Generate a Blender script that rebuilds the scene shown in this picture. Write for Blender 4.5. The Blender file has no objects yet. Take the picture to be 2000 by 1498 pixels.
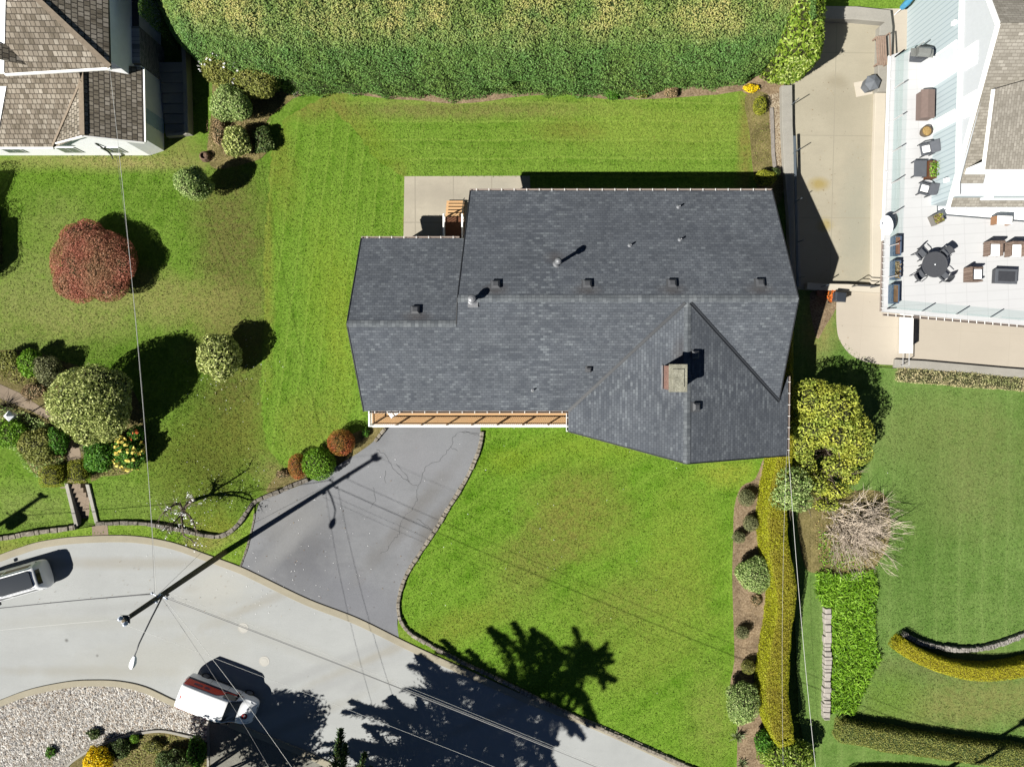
import bpy, bmesh, math, random
import numpy as np
from mathutils import Vector, Matrix
SC = bpy.context.scene
COL = SC.collection
# ------------------------------------------------------------------ camera
CAM_H = 45.0; FPX = 1360.0; TILT = -math.atan(49.0/FPX)
cam_d = bpy.data.cameras.new('camera'); cam = bpy.data.objects.new('camera', cam_d); COL.objects.link(cam)
cam.location = (0, 0, CAM_H); cam.rotation_euler = (TILT, 0, 0)
cam_d.sensor_width = 36; cam_d.sensor_fit = 'HORIZONTAL'; cam_d.lens = 36*FPX/2000.0
cam_d.clip_start = 0.5; cam_d.clip_end = 3000
SC.camera = cam
# ------------------------------------------------------------------ sun, sky, exposure
EL = math.radians(45.3); SDX, SDY = -.847, -.531
sun_vec = Vector((SDX*math.cos(EL), SDY*math.cos(EL), math.sin(EL)))
sun_d = bpy.data.lights.new('sun', 'SUN'); sun_d.energy = 5.0; sun_d.angle = math.radians(.53); sun_d.color = (1, .965, .895)
sun = bpy.data.objects.new('sun', sun_d); COL.objects.link(sun); sun.location = (-60, -40, 70)
sun.rotation_euler = sun_vec.to_track_quat('Z', 'Y').to_euler()
world = bpy.data.worlds.new('World'); SC.world = world; world.use_nodes = True
wn = world.node_tree; wn.nodes.clear()
sky = wn.nodes.new('ShaderNodeTexSky'); sky.sky_type = 'NISHITA'; sky.sun_disc = False
sky.sun_elevation = EL; sky.sun_rotation = math.atan2(SDX, SDY); sky.altitude = 6000; sky.air_density = .5; sky.dust_density = .1; sky.ozone_density = 1.0
bg = wn.nodes.new('ShaderNodeBackground'); bg.inputs[1].default_value = .05
wo = wn.nodes.new('ShaderNodeOutputWorld')
wn.links.new(sky.outputs[0], bg.inputs[0]); wn.links.new(bg.outputs[0], wo.inputs[0])
SC.view_settings.view_transform = 'Standard'; SC.view_settings.look = 'None'
SC.view_settings.exposure = 1.02; SC.view_settings.gamma = 1.0
SC.render.engine = 'CYCLES'
SC.cycles.max_bounces = 6; SC.cycles.diffuse_bounces = 2; SC.cycles.glossy_bounces = 3
SC.cycles.transmission_bounces = 5; SC.cycles.transparent_max_bounces = 8
# ------------------------------------------------------------------ placing helpers
ct, st = math.cos(TILT), math.sin(TILT)
def ray(px, py):
    u = (px-1000)/FPX; v = (749-py)/FPX
    return Vector((u, v*ct+st, v*st-ct))
def P(px, py, z=0.0):
    d = ray(px, py); t = (z-CAM_H)/d.z
    return Vector((d.x*t, d.y*t, z))
def S01(x): x = max(0., min(1., x)); return x*x*(3-2*x)
YW = P(230, 1018).y; YB = P(230, 900).y; YN0 = P(0, 640).y; YN1 = P(0, 800).y
XA = P(300, 900).x; XB = P(500, 900).x
def T(x, y):
    if y <= YW: return 0.0
    return 1.2*S01((y-YW)/(YB-YW))*(1-S01((y-YN1)/(YN0-YN1)))*(1-S01((x-XA)/(XB-XA)))
def G(px, py, dz=0.0):
    z = dz
    for i in range(14):
        p = P(px, py, z); z = T(p.x, p.y)+dz
    return P(px, py, z)
def PL(px, py, f):                       # pixel -> point on the surface z = f(x, y)
    z = 4.0
    for i in range(40):
        p = P(px, py, z); z = .5*z+.5*f(p.x, p.y)
    return P(px, py, z)
def smooth(pts, n=5, closed=False):      # Catmull-Rom
    out = []; N = len(pts)
    for i in range(N if closed else N-1):
        g = (lambda k: pts[k % N]) if closed else (lambda k: pts[max(0, min(N-1, k))])
        a, b, c, d = [np.array(g(i+k), float) for k in (-1, 0, 1, 2)]
        for j in range(n):
            t = j/n
            out.append(tuple(.5*((2*b)+(c-a)*t+(2*a-5*b+4*c-d)*t*t+(3*b-a-3*c+d)*t**3)))
    if not closed: out.append(tuple(pts[-1]))
    return out
# ------------------------------------------------------------------ objects
OFF = {}
def tag(o, label=None, cat=None, group=None, kind=None):
    if label: o['label'] = label
    if cat: o['category'] = cat
    if group: o['group'] = group
    if kind: o['kind'] = kind
    return o
def thing(name, label, cat, loc=(0, 0, 0), rz=0, group=None):
    o = bpy.data.objects.new(name, None); COL.objects.link(o)
    o.location = loc; o.rotation_euler = (0, 0, rz); o.empty_display_size = .3
    OFF[o.name] = Vector(loc)
    return tag(o, label, cat, group)
def woff(o):
    v = Vector((0, 0, 0))
    while o is not None:
        v = v + Vector(o.location); o = o.parent
    return v
def link(name, me, mats, parent=None):
    o = bpy.data.objects.new(name, me); COL.objects.link(o)
    for m in (mats if isinstance(mats, (list, tuple)) else [mats]): me.materials.append(m)
    if parent is not None: o.parent = parent
    return o
def dup(root, loc, rz=None, label=None, group=None, scale=None):
    r = root.copy(); COL.objects.link(r); r.location = loc
    if rz is not None: r.rotation_euler = (0, 0, rz)
    if scale: r.scale = scale
    if label: r['label'] = label
    if group: r['group'] = group
    for ch in list(root.children):
        c = ch.copy(); COL.objects.link(c); c.parent = r
        for g in list(ch.children):
            d = g.copy(); COL.objects.link(d); d.parent = c
    return r
class MB:
    def __init__(s): s.v = []; s.f = []; s.m = []; s.cm = 0
    def face(s, pts):
        b = len(s.v); s.v += [tuple(p) for p in pts]; s.f.append(tuple(range(b, b+len(pts)))); s.m.append(s.cm); return s
    def poly(s, vs, fs):
        b = len(s.v); s.v += [tuple(p) for p in vs]
        for f in fs: s.f.append(tuple(b+i for i in f)); s.m.append(s.cm)
        return s
    def box(s, x0, x1, y0, y1, z0, z1, M=None):
        vs = [Vector((x, y, z)) for z in (z0, z1) for x, y in ((x0, y0), (x1, y0), (x1, y1), (x0, y1))]
        if M is not None: vs = [M @ v for v in vs]
        return s.poly(vs, [(3, 2, 1, 0), (4, 5, 6, 7), (0, 1, 5, 4), (1, 2, 6, 5), (2, 3, 7, 6), (3, 0, 4, 7)])
    def prism(s, pts, z0, z1):
        n = len(pts); vs = [(p[0], p[1], z0) for p in pts]+[(p[0], p[1], z1) for p in pts]
        return s.poly(vs, [tuple(range(n-1, -1, -1)), tuple(range(n, 2*n))]+[(i, (i+1) % n, n+(i+1) % n, n+i) for i in range(n)])
    def slab(s, pts, t):                 # a sloping roof plane, t thick downwards
        n = len(pts); vs = [tuple(p) for p in pts]+[(p[0], p[1], p[2]-t) for p in pts]
        return s.poly(vs, [tuple(range(n)), tuple(range(2*n-1, n-1, -1))]+[(i, n+i, n+(i+1) % n, (i+1) % n) for i in range(n)])
    def bar(s, p, q, w, h=None):
        p, q = Vector(p), Vector(q); h = h or w; d = (q-p); L = d.length
        if L < 1e-6: return s
        M = Matrix.Translation(p) @ d.to_track_quat('X', 'Z').to_matrix().to_4x4()
        return s.box(0, L, -w/2, w/2, -h/2, h/2, M)
    def tube(s, pts, r, n=6):
        pts = [Vector(p) for p in pts]; R = r if isinstance(r, (list, tuple)) else [r]*len(pts); rings = []; vs = []
        for i, p in enumerate(pts):
            d = (pts[min(i+1, len(pts)-1)]-pts[max(i-1, 0)]).normalized()
            a = d.orthogonal().normalized() if i == 0 else (a-d*a.dot(d)).normalized()
            b = d.cross(a)
            vs += [p+(a*math.cos(k*2*math.pi/n)+b*math.sin(k*2*math.pi/n))*R[i] for k in range(n)]
        fs = [(i*n+k, i*n+(k+1) % n, (i+1)*n+(k+1) % n, (i+1)*n+k) for i in range(len(pts)-1) for k in range(n)]
        fs += [tuple(range(n-1, -1, -1)), tuple(range((len(pts)-1)*n, len(pts)*n))]
        return s.poly(vs, fs)
    def lathe(s, c, prof, n=20):         # prof: (r, z) from bottom to top
        vs = [(c[0]+r*math.cos(k*2*math.pi/n), c[1]+r*math.sin(k*2*math.pi/n), c[2]+z) for r, z in prof for k in range(n)]
        m = len(prof)
        fs = [(i*n+k, i*n+(k+1) % n, (i+1)*n+(k+1) % n, (i+1)*n+k) for i in range(m-1) for k in range(n)]
        fs += [tuple(range(n-1, -1, -1)), tuple(range((m-1)*n, m*n))]
        return s.poly(vs, fs)
    def ball(s, c, r, nu=10, nv=7):
        r = r if isinstance(r, (tuple, list)) else (r, r, r)
        vs = [(c[0]+r[0]*math.sin(math.pi*j/nv)*math.cos(2*math.pi*i/nu), c[1]+r[1]*math.sin(math.pi*j/nv)*math.sin(2*math.pi*i/nu), c[2]-r[2]*math.cos(math.pi*j/nv)) for j in range(nv+1) for i in range(nu)]
        return s.poly(vs, [(j*nu+i, j*nu+(i+1) % nu, (j+1)*nu+(i+1) % nu, (j+1)*nu+i) for j in range(nv) for i in range(nu)])
    def build(s, name, mats, parent=None, world=True, bevel=0, sm=False, seg=2, recalc=True, sub=0):
        me = bpy.data.meshes.new(name)
        o = woff(parent) if (world and parent is not None) else Vector((0, 0, 0))
        me.from_pydata([(v[0]-o.x, v[1]-o.y, v[2]-o.z) for v in s.v], [], s.f)
        me.polygons.foreach_set('material_index', s.m)
        if recalc:
            bm = bmesh.new(); bm.from_mesh(me); bmesh.ops.recalc_face_normals(bm, faces=bm.faces); bm.to_mesh(me); bm.free()
        if sm: me.polygons.foreach_set('use_smooth', [True]*len(me.polygons))
        ob = link(name, me, mats, parent)
        if bevel:
            b = ob.modifiers.new('bevel', 'BEVEL'); b.width = bevel; b.segments = seg; b.limit_method = 'ANGLE'; b.angle_limit = .6
        if sub:
            b = ob.modifiers.new('subsurf', 'SUBSURF'); b.levels = sub; b.render_levels = sub
        return ob
def split_build(m, name, mat, parent, world=True, **kw):   # every separate piece becomes a part of its own
    par = list(range(len(m.v)))
    def fd(i):
        while par[i] != i: par[i] = par[par[i]]; i = par[i]
        return i
    for f in m.f:
        for i in f[1:]: par[fd(i)] = fd(f[0])
    groups = {}
    for k, f in enumerate(m.f): groups.setdefault(fd(f[0]), []).append(k)
    out = []
    for ks in groups.values():
        n = MB()
        for k in ks:
            n.cm = m.m[k]; n.face([m.v[i] for i in m.f[k]])
        idx = {}; vs = []; fs = []
        for k in ks:
            fs.append(tuple(idx.setdefault(i, len(idx)) for i in m.f[k]))
        n = MB(); n.v = [m.v[i] for i in idx]; n.f = fs; n.m = [m.m[k] for k in ks]
        out.append(n.build(name, mat, parent, world, **kw))
    return out
# ------------------------------------------------------------------ materials
def lin(c): return tuple(((x/255)/12.92 if x/255 <= .04045 else ((x/255+.055)/1.055)**2.4) for x in c)
KA = 2.35
def A(r, g, b, k=None):                  # albedo of a sunlit flat surface that reads as this sRGB value
    return tuple(min(.85, x/(k or KA)) for x in lin((r, g, b)))
class NT:
    def __init__(s, name):
        s.m = bpy.data.materials.new(name); s.m.use_nodes = True; s.t = s.m.node_tree; s.t.nodes.clear()
        s.out = s.n('ShaderNodeOutputMaterial'); s.b = s.n('ShaderNodeBsdfPrincipled'); s.l(s.b.outputs[0], s.out.inputs[0])
        s.geo = s.n('ShaderNodeNewGeometry'); s.pos = s.geo.outputs['Position']
    def n(s, ty, **kw):
        x = s.t.nodes.new(ty)
        for k, v in kw.items(): setattr(x, k, v)
        return x
    def l(s, a, b): s.t.links.new(a, b)
    def setv(s, sock, v):
        if hasattr(v, 'is_output'): s.l(v, sock)
        elif isinstance(v, (tuple, list)) and len(v) == 3 and sock.type == 'RGBA': sock.default_value = (*v, 1)
        else: sock.default_value = v
    def noise(s, scale, detail=3, rough=.6, vec=None, dist=0):
        x = s.n('ShaderNodeTexNoise'); x.inputs['Scale'].default_value = scale; x.inputs['Detail'].default_value = detail
        x.inputs['Roughness'].default_value = rough; x.inputs['Distortion'].default_value = dist; s.l(vec or s.pos, x.inputs['Vector']); return x.outputs[0]
    def math(s, op, a, b=0.0, clamp=False):
        x = s.n('ShaderNodeMath', operation=op, use_clamp=clamp); s.setv(x.inputs[0], a); s.setv(x.inputs[1], b); return x.outputs[0]
    def rng(s, v, a, b, c=0., d=1.):
        x = s.n('ShaderNodeMapRange'); x.clamp = True; s.setv(x.inputs[0], v)
        for i, k in enumerate((a, b, c, d)): x.inputs[i+1].default_value = k
        return x.outputs[0]
    def mix(s, f, a, b, mode='MIX'):
        x = s.n('ShaderNodeMix', data_type='RGBA', blend_type=mode); s.setv(x.inputs[0], f); s.setv(x.inputs[6], a); s.setv(x.inputs[7], b); return x.outputs[2]
    def mapping(s, rot=0, scale=(1, 1, 1), loc=(0, 0, 0), vec=None):
        x = s.n('ShaderNodeMapping'); x.inputs['Rotation'].default_value = (0, 0, rot); x.inputs['Scale'].default_value = scale; x.inputs['Location'].default_value = loc
        s.l(vec or s.pos, x.inputs['Vector']); return x.outputs[0]
    def bump(s, h, strength=.4, dist=.02):
        x = s.n('ShaderNodeBump'); x.inputs['Strength'].default_value = strength; x.inputs['Distance'].default_value = dist; s.l(h, x.inputs['Height']); s.l(x.outputs[0], s.b.inputs['Normal'])
    def blob(s, c, r, rot=0, soft=.5, wob=.5, wscale=.5):   # soft patch with a wobbly outline, in world metres
        m = s.mapping(0, (1, 1, 0), (-c[0], -c[1], 0)); m = s.mapping(-rot, (1, 1, 0), (0, 0, 0), m)
        m = s.mapping(0, (1/r[0], 1/r[1], 0), (0, 0, 0), m)
        x = s.n('ShaderNodeVectorMath', operation='LENGTH'); s.l(m, x.inputs[0])
        v = s.math('ADD', x.outputs['Value'], s.math('MULTIPLY', s.math('SUBTRACT', s.noise(wscale, 4, .65), .5), wob*2))
        return s.rng(v, 1-soft, 1+soft, 1, 0)
    def fin(s, col, rough=.9, spec=.15, metal=0.):
        s.setv(s.b.inputs['Base Color'], col); s.setv(s.b.inputs['Roughness'], rough)
        s.b.inputs['Specular IOR Level'].default_value = spec; s.b.inputs['Metallic'].default_value = metal; return s.m
def plain(name, c, rough=.6, var=.12, scale=6, spec=.3, metal=0., bump=0., bscale=40):
    n = NT(name); f = n.rng(n.noise(scale, 4), .3, .7); k = tuple(x*(1-var) for x in c); k2 = tuple(min(.9, x*(1+var)) for x in c)
    if bump: n.bump(n.noise(bscale, 3), bump, .01)
    return n.fin(n.mix(f, k, k2), rough, spec, metal)
def speckle(name, cols, scale, rough=.9, patch=.35, pscale=.4, bump=.5, bd=.02, cells=False):
    n = NT(name)
    if cells:
        v = n.n('ShaderNodeTexVoronoi'); v.inputs['Scale'].default_value = scale; n.l(n.pos, v.inputs['Vector']); sep = n.n('ShaderNodeSeparateColor'); n.l(v.outputs['Color'], sep.inputs[0]); f = sep.outputs[0]; h = n.math('SUBTRACT', 1, v.outputs['Distance'])
    else: f = n.noise(scale, 5, .7); h = f; f = n.rng(f, .3, .7)
    r = n.n('ShaderNodeValToRGB'); e = r.color_ramp.elements; k = len(cols)
    while len(e) < k: e.new(.5)
    for i, c in enumerate(cols): e[i].position = i/(k-1); e[i].color = (*c, 1)
    n.l(f, r.inputs[0])
    p = n.rng(n.noise(pscale, 4), .3, .7, 1-patch, 1+patch)
    col = n.mix(1, r.outputs[0], p, 'MULTIPLY'); n.bump(h, bump, bd); return n.fin(col, rough, .1)
LEAF = 2.3
def leafmat(name, cols, trans=.25, patch=None, pscale=.8, rough=.55, top=None, spec=.2, k=1.0):
    bo = lambda c: tuple(min(.78, x*LEAF*k) for x in c)
    cols = [bo(c) for c in cols]; top = top and [bo(c) for c in top]; patch = patch and [bo(c) for c in patch]
    n = NT(name); a = n.n('ShaderNodeAttribute'); a.attribute_name = 'rnd'
    r = n.n('ShaderNodeValToRGB'); e = r.color_ramp.elements; k = len(cols)
    while len(e) < k: e.new(.5)
    for i, c in enumerate(cols): e[i].position = i/(k-1); e[i].color = (*c, 1)
    n.l(a.outputs['Fac'], r.inputs[0]); col = r.outputs[0]
    if top is not None:
        t = n.n('ShaderNodeAttribute'); t.attribute_name = 'top'; f = n.math('MULTIPLY', t.outputs['Fac'], n.rng(n.noise(.55, 5, .7), .32, .55)); col = n.mix(f, col, n.mix(n.rng(n.noise(5, 3), .35, .65), top[0], top[1]))
    if patch is not None: col = n.mix(n.rng(n.noise(pscale, 4, .65), .42, .62), col, n.mix(a.outputs['Fac'], patch[0], patch[1]))
    n.fin(col, rough, spec)
    if trans:
        tr = n.n('ShaderNodeBsdfTranslucent'); n.l(col, tr.inputs[0]); mx = n.n('ShaderNodeMixShader'); mx.inputs[0].default_value = trans
        n.l(n.b.outputs[0], mx.inputs[1]); n.l(tr.outputs[0], mx.inputs[2]); n.l(mx.outputs[0], n.out.inputs[0])
    return n.m
# ------------------------------------------------------------------ ground materials
def lawn(name, dk, md, lt, stripes=(), blobs=(), fine=1.0):
    dk, md, lt = [tuple(x*b for x, b in zip(c, (1.0, 1.06, 1.02))) for c in (dk, md, lt)]
    n = NT(name)
    big = n.rng(n.noise(.22, 4, .6), .35, .65); col = n.mix(big, n.mix(.5, dk, md), n.mix(.4, md, lt))
    m1 = n.rng(n.noise(1.3, 5, .7), .38, .64); col = n.mix(n.math('MULTIPLY', m1, .6), col, lt)
    m2 = n.rng(n.noise(3.1, 4, .7), .5, .7); col = n.mix(n.math('MULTIPLY', m2, .55), col, dk)
    for rot, per, wv, s in stripes:
        w = n.n('ShaderNodeTexWave'); w.inputs['Scale'].default_value = 1/per*.314; w.inputs['Distortion'].default_value = wv; w.inputs['Detail Scale'].default_value = .35; w.inputs['Detail'].default_value = 3
        n.l(n.mapping(rot), w.inputs['Vector']); f = n.math('MULTIPLY', n.rng(w.outputs[1], .15, .85), s); col = n.mix(f, col, n.mix(.6, md, lt))
        w = n.n('ShaderNodeTexWave'); w.inputs['Scale'].default_value = 1/per*.314*1.0; w.inputs['Distortion'].default_value = wv*1.6; w.inputs['Detail Scale'].default_value = .6; w.inputs['Detail'].default_value = 3
        n.l(n.mapping(rot, loc=(3, 1, 0)), w.inputs['Vector']); f = n.math('MULTIPLY', n.rng(w.outputs[1], .93, 1), s*1.25); col = n.mix(f, col, lt)
        # thin pale wheel lines
        ln = n.rng(n.noise(1, 3, .6, n.mapping(rot, (5, .14, 1))), .6, .72); col = n.mix(n.math('MULTIPLY', ln, s*.9), col, tuple(min(.8, x*1.25) for x in lt))
    for (px, py, rx, ry, rot, c, s) in blobs:
        q = P(px, py); f = n.math('MULTIPLY', n.blob((q.x, q.y), (rx/30.2, ry/30.2), math.radians(rot), .55, .75, .6), s)
        g = n.math('MULTIPLY', f, n.rng(n.noise(2.2, 5, .75), .28, .55, .35, 1)); col = n.mix(g, col, c)
    f1 = n.noise(7.5, 5, .9); col = n.mix(1, col, n.rng(f1, .3, .7, 1-.58*fine, 1+.62*fine), 'MULTIPLY')
    f2 = n.noise(19, 3, .8); col = n.mix(1, col, n.rng(f2, .3, .7, 1-.38*fine, 1+.42*fine), 'MULTIPLY')
    col = n.mix(n.math('MULTIPLY', n.rng(n.noise(4.5, 5, .85), .54, .68), .5*fine), col, tuple(min(.8, x*1.5) for x in lt))
    n.bump(n.math('ADD', f1, n.math('MULTIPLY', f2, .6)), .75, .05)
    return n.fin(col, .95, .05)
GD = A(72, 108, 18); GM = A(104, 146, 34); GL = A(138, 170, 62); DRY = A(156, 150, 92); BRN = A(116, 116, 66); SOILC = A(150, 122, 96)
M_front = lawn('front_lawn_grass', A(84, 126, 22), A(112, 156, 40), A(148, 180, 70), [(math.radians(58), 1.5, 2.5, .3)],
    [(1130, 1000, 85, 75, 0, A(150, 146, 74), .75), (1230, 1180, 110, 60, 20, A(152, 156, 76), .6), (1010, 1130, 60, 80, 0, A(150, 156, 78), .45), (1060, 1080, 70, 50, 30, A(146, 140, 76), .55), (1330, 1080, 60, 120, 0, A(156, 172, 70), .5), (1390, 1400, 45, 90, 0, A(160, 168, 86), .55),
     (900, 1220, 90, 30, 20, A(158, 160, 70), .5), (1180, 870, 130, 30, 5, A(152, 176, 60), .55), (1420, 925, 50, 25, 0, A(176, 186, 72), .7), (1000, 900, 50, 25, 0, A(150, 172, 50), .5), (1270, 1280, 120, 50, 30, A(154, 168, 74), .5)])
M_back = lawn('back_lawn_grass', A(82, 122, 24), A(110, 150, 44), A(150, 176, 76), [(math.radians(90), 1.15, 1.0, .6)],
    [(900, 215, 260, 16, 0, A(150, 140, 88), .7), (640, 215, 70, 40, -30, A(146, 136, 74), .8), (1300, 245, 200, 50, 0, A(164, 182, 80), .5), (1110, 255, 60, 18, 0, A(138, 142, 64), .7), (1456, 280, 14, 110, 0, A(150, 138, 76), .8), (780, 400, 14, 60, 0, A(150, 134, 76), .8), (700, 300, 90, 60, -40, A(136, 158, 50), .5)])
M_side = lawn('side_lawn_grass', A(82, 123, 24), A(109, 150, 42), A(146, 175, 72), [(math.radians(8), 1.1, 1.0, .6)],
    [(540, 300, 30, 110, 12, A(140, 148, 62), .7), (520, 500, 12, 220, 0, A(150, 154, 70), .7), (640, 560, 40, 120, 0, A(146, 172, 60), .5), (665, 660, 26, 140, 0, A(150, 168, 60), .5), (610, 840, 60, 60, -40, A(150, 160, 70), .6), (600, 200, 60, 30, 0, A(146, 136, 74), .7)])
M_left = lawn('neighbour_lawn_grass', A(74, 114, 20), A(100, 140, 34), A(140, 166, 72), [(math.radians(30), 1.5, 4, .3), (math.radians(100), 1.3, 5, .2)],
    [(450, 470, 62, 160, 4, A(126, 122, 70), .9), (455, 640, 75, 70, 0, A(138, 140, 76), .9), (330, 580, 130, 42, -8, A(160, 158, 92), .85), (150, 610, 170, 60, 8, A(160, 164, 96), .85), (60, 560, 90, 60, 0, A(156, 164, 96), .7), (460, 790, 55, 110, 0, A(126, 128, 66), .95), (420, 860, 110, 60, 20, A(132, 142, 60), .8), (120, 450, 60, 60, 0, A(150, 160, 90), .6),
     (380, 960, 120, 60, 10, A(116, 124, 54), .7), (60, 985, 90, 45, 0, A(140, 158, 84), .8), (260, 985, 70, 45, 0, A(130, 156, 72), .7), (200, 318, 190, 16, 0, A(176, 166, 108), .9), (340, 285, 50, 26, 0, A(150, 152, 84), .8), (40, 720, 90, 50, 0, A(150, 160, 96), .6), (560, 940, 60, 30, -30, A(156, 150, 92), .8), (420, 1030, 60, 26, 0, A(150, 150, 60), .6), (110, 340, 110, 24, 0, A(112, 152, 44), .5)])
M_right = lawn('right_neighbour_grass', A(90, 124, 50), A(114, 150, 70), A(146, 170, 96), [(math.radians(0), 1.5, 1.2, .4)],
    [(1800, 840, 120, 60, 10, A(146, 158, 92), .6), (1930, 920, 90, 110, 0, A(140, 152, 90), .6), (1830, 960, 70, 90, 20, A(150, 160, 98), .5), (1900, 1370, 200, 46, 5, A(160, 160, 96), .8), (1860, 1300, 150, 26, 0, A(140, 142, 92), .7), (1740, 1370, 60, 50, 0, A(120, 158, 60), .7), (1600, 640, 34, 60, 0, A(168, 160, 98), .85), (1640, 700, 40, 20, 30, A(96, 142, 50), .5), (1590, 1250, 20, 150, 0, A(116, 146, 76), .5), (1790, 1060, 60, 200, 0, A(96, 136, 56), .5)], .75)
M_verge = lawn('verge_grass', A(98, 136, 26), A(128, 164, 46), A(160, 180, 84), [], [(400, 1060, 50, 16, 15, A(166, 160, 90), .8), (30, 1078, 60, 22, 0, A(156, 158, 84), .8), (880, 1300, 90, 16, 25, A(150, 160, 80), .7)])
def paved(name, c, var=.1, crackc=None, joints=None, rough=.9, stains=(), fine=.12):
    n = NT(name); col = n.mix(n.rng(n.noise(.35, 5, .65), .3, .7), tuple(x*(1-var) for x in c), tuple(x*(1+var) for x in c))
    col = n.mix(n.math('MULTIPLY', n.rng(n.noise(1, 5, .7, n.mapping(.4, (.5, 2.2, 1))), .5, .75), .5), col, tuple(x*(1-var*1.6) for x in c))
    for (px, py, rx, ry, rot, k, s) in stains:
        q = P(px, py); col = n.mix(n.math('MULTIPLY', n.blob((q.x, q.y), (rx/30.2, ry/30.2), math.radians(rot), .6, .8, .8), s), col, k)
    f = n.noise(30, 4, .75); col = n.mix(1, col, n.rng(f, .25, .75, 1-fine, 1+fine), 'MULTIPLY')
    if joints:
        b = n.n('ShaderNodeTexBrick'); b.offset = 0; b.inputs['Scale'].default_value = 1; b.inputs['Brick Width'].default_value = joints[0]; b.inputs['Row Height'].default_value = joints[1]; b.inputs['Mortar Size'].default_value = joints[2]
        b.inputs['Mortar Smooth'].default_value = .1
        n.l(n.mapping(joints[3], loc=(joints[4], joints[5], 0)), b.inputs['Vector']); col = n.mix(b.outputs['Fac'], col, tuple(x*joints[6] for x in c))
    n.bump(f, .35, .01); return n.fin(col, rough, .2)
M_road = paved('road_asphalt', A(203, 206, 205), .06, fine=.2, stains=[(250, 1100, 240, 10, 0, A(186, 182, 170), .6), (520, 1172, 140, 9, 24, A(186, 182, 170), .6), (760, 1270, 160, 9, 24, A(184, 180, 168), .6), (1000, 1380, 160, 9, 24, A(184, 180, 168), .5), (180, 1310, 160, 9, 0, A(186, 184, 174), .6), (560, 1420, 160, 9, 24, A(184, 182, 172), .5), (330, 1180, 200, 9, 4, A(190, 192, 190), .6), (640, 1300, 200, 9, 22, A(188, 190, 190), .6), (610, 1350, 200, 9, 22, A(190, 192, 192), .6), (130, 1250, 3, 3, 0, A(130, 130, 128), .9), (190, 1280, 2.5, 2.5, 0, A(120, 120, 118), .9), (375, 1150, 16, 6, 10, A(188, 188, 184), .7), (700, 1340, 30, 12, 22, A(192, 194, 194), .8), (300, 1290, 160, 40, 10, A(200, 200, 192), .6), (520, 1240, 200, 14, -22, A(196, 197, 192), .6), (180, 1215, 220, 12, 0, A(198, 199, 193), .6), (420, 1150, 60, 40, 0, A(214, 213, 204), .6)])
M_kerb = paved('kerb_concrete', A(196, 188, 166), .12, fine=.2)
M_drive = paved('driveway_asphalt', A(156, 158, 162), .14, fine=.22, stains=[(590, 1080, 70, 60, 40, A(124, 125, 130), .8), (560, 1000, 60, 60, 0, A(162, 161, 158), .5), (840, 900, 60, 40, 0, A(164, 165, 170), .7), (700, 940, 60, 40, 0, A(162, 164, 169), .6), (690, 1170, 90, 46, -20, A(138, 140, 148), .6), (880, 860, 40, 50, 0, A(160, 163, 168), .6), (800, 1010, 14, 130, -40, A(136, 134, 132), .6), (560, 1060, 16, 80, -45, A(168, 169, 170), .7), (850, 1030, 16, 60, -35, A(128, 124, 118), .7)])
M_crack = plain('crack_fill', A(112, 113, 116), .9, .2, 5)
M_patio = paved('patio_concrete', A(212, 203, 184), .12, joints=(2.45, 9, .035, 0, -1.15, .3, .75), stains=[(860, 380, 50, 20, 0, A(188, 180, 164), .7), (960, 365, 40, 20, 0, A(196, 190, 174), .7)])
M_cdrive = paved('concrete_driveway', A(206, 198, 176), .07, joints=(4.7, 5.2, .025, 0.01, 3.1, 1.2, .82), stains=[(1600, 360, 16, 10, 0, A(190, 168, 96), .8), (1612, 440, 12, 12, 0, A(190, 172, 100), .7), (1635, 160, 20, 12, 0, A(172, 162, 138), .6), (1635, 200, 50, 30, 0, A(190, 182, 160), .6), (1672, 430, 26, 100, 0, A(190, 188, 170), .8)])
M_plaza = paved('pale_concrete', A(226, 215, 198), .04, joints=(3.2, 3.2, .015, .05, 0, 0, .93), fine=.06)
M_wallc = paved('wall_concrete', A(196, 192, 182), .12, fine=.2)
M_pale = paved('pale_wall_concrete', A(246, 236, 218), .05)
M_path = paved('path_paving', A(176, 158, 138), .12, joints=(.6, .6, .02, .5, 0, 0, .8))
M_soil = speckle('garden_soil', [A(112, 92, 72), A(164, 142, 114), A(200, 180, 150)], 9, patch=.3, pscale=1.2)
M_soil2 = speckle('leafy_soil', [A(90, 84, 50), A(142, 132, 84), A(176, 160, 118)], 12, patch=.35, pscale=1.0)
M_base = lawn('ground_grass', A(84, 116, 36), A(108, 140, 52), A(138, 156, 80), [], [])
M_gravel = speckle('gravel_stone', [A(130, 124, 116), A(206, 200, 192), A(232, 226, 218), A(255, 252, 248)], 7.5, patch=.15, pscale=.5, bump=.9, bd=.12, cells=True)
M_gravel2 = speckle('fine_gravel', [A(130, 126, 118), A(178, 174, 166), A(206, 200, 192)], 14, patch=.2, pscale=.6, bump=.8, bd=.05, cells=True)
M_gravel3 = speckle('tan_gravel', [A(150, 128, 106), A(196, 178, 150), A(220, 206, 182)], 16, patch=.25, pscale=.6, bump=.8, bd=.05, cells=True)
M_aggr = speckle('exposed_aggregate', [A(110, 110, 104), A(160, 158, 148), A(190, 188, 176)], 22, patch=.15, pscale=.6, bump=.4, bd=.02)
M_stone = speckle('stone_block', [A(110, 104, 96), A(168, 160, 146), A(204, 196, 180)], 7, patch=.3, pscale=2, bump=.6, bd=.02)
M_stoned = speckle('dark_stone_block', [A(96, 90, 84), A(146, 140, 130), A(180, 172, 160)], 8, patch=.3, pscale=2, bump=.6, bd=.02)
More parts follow.
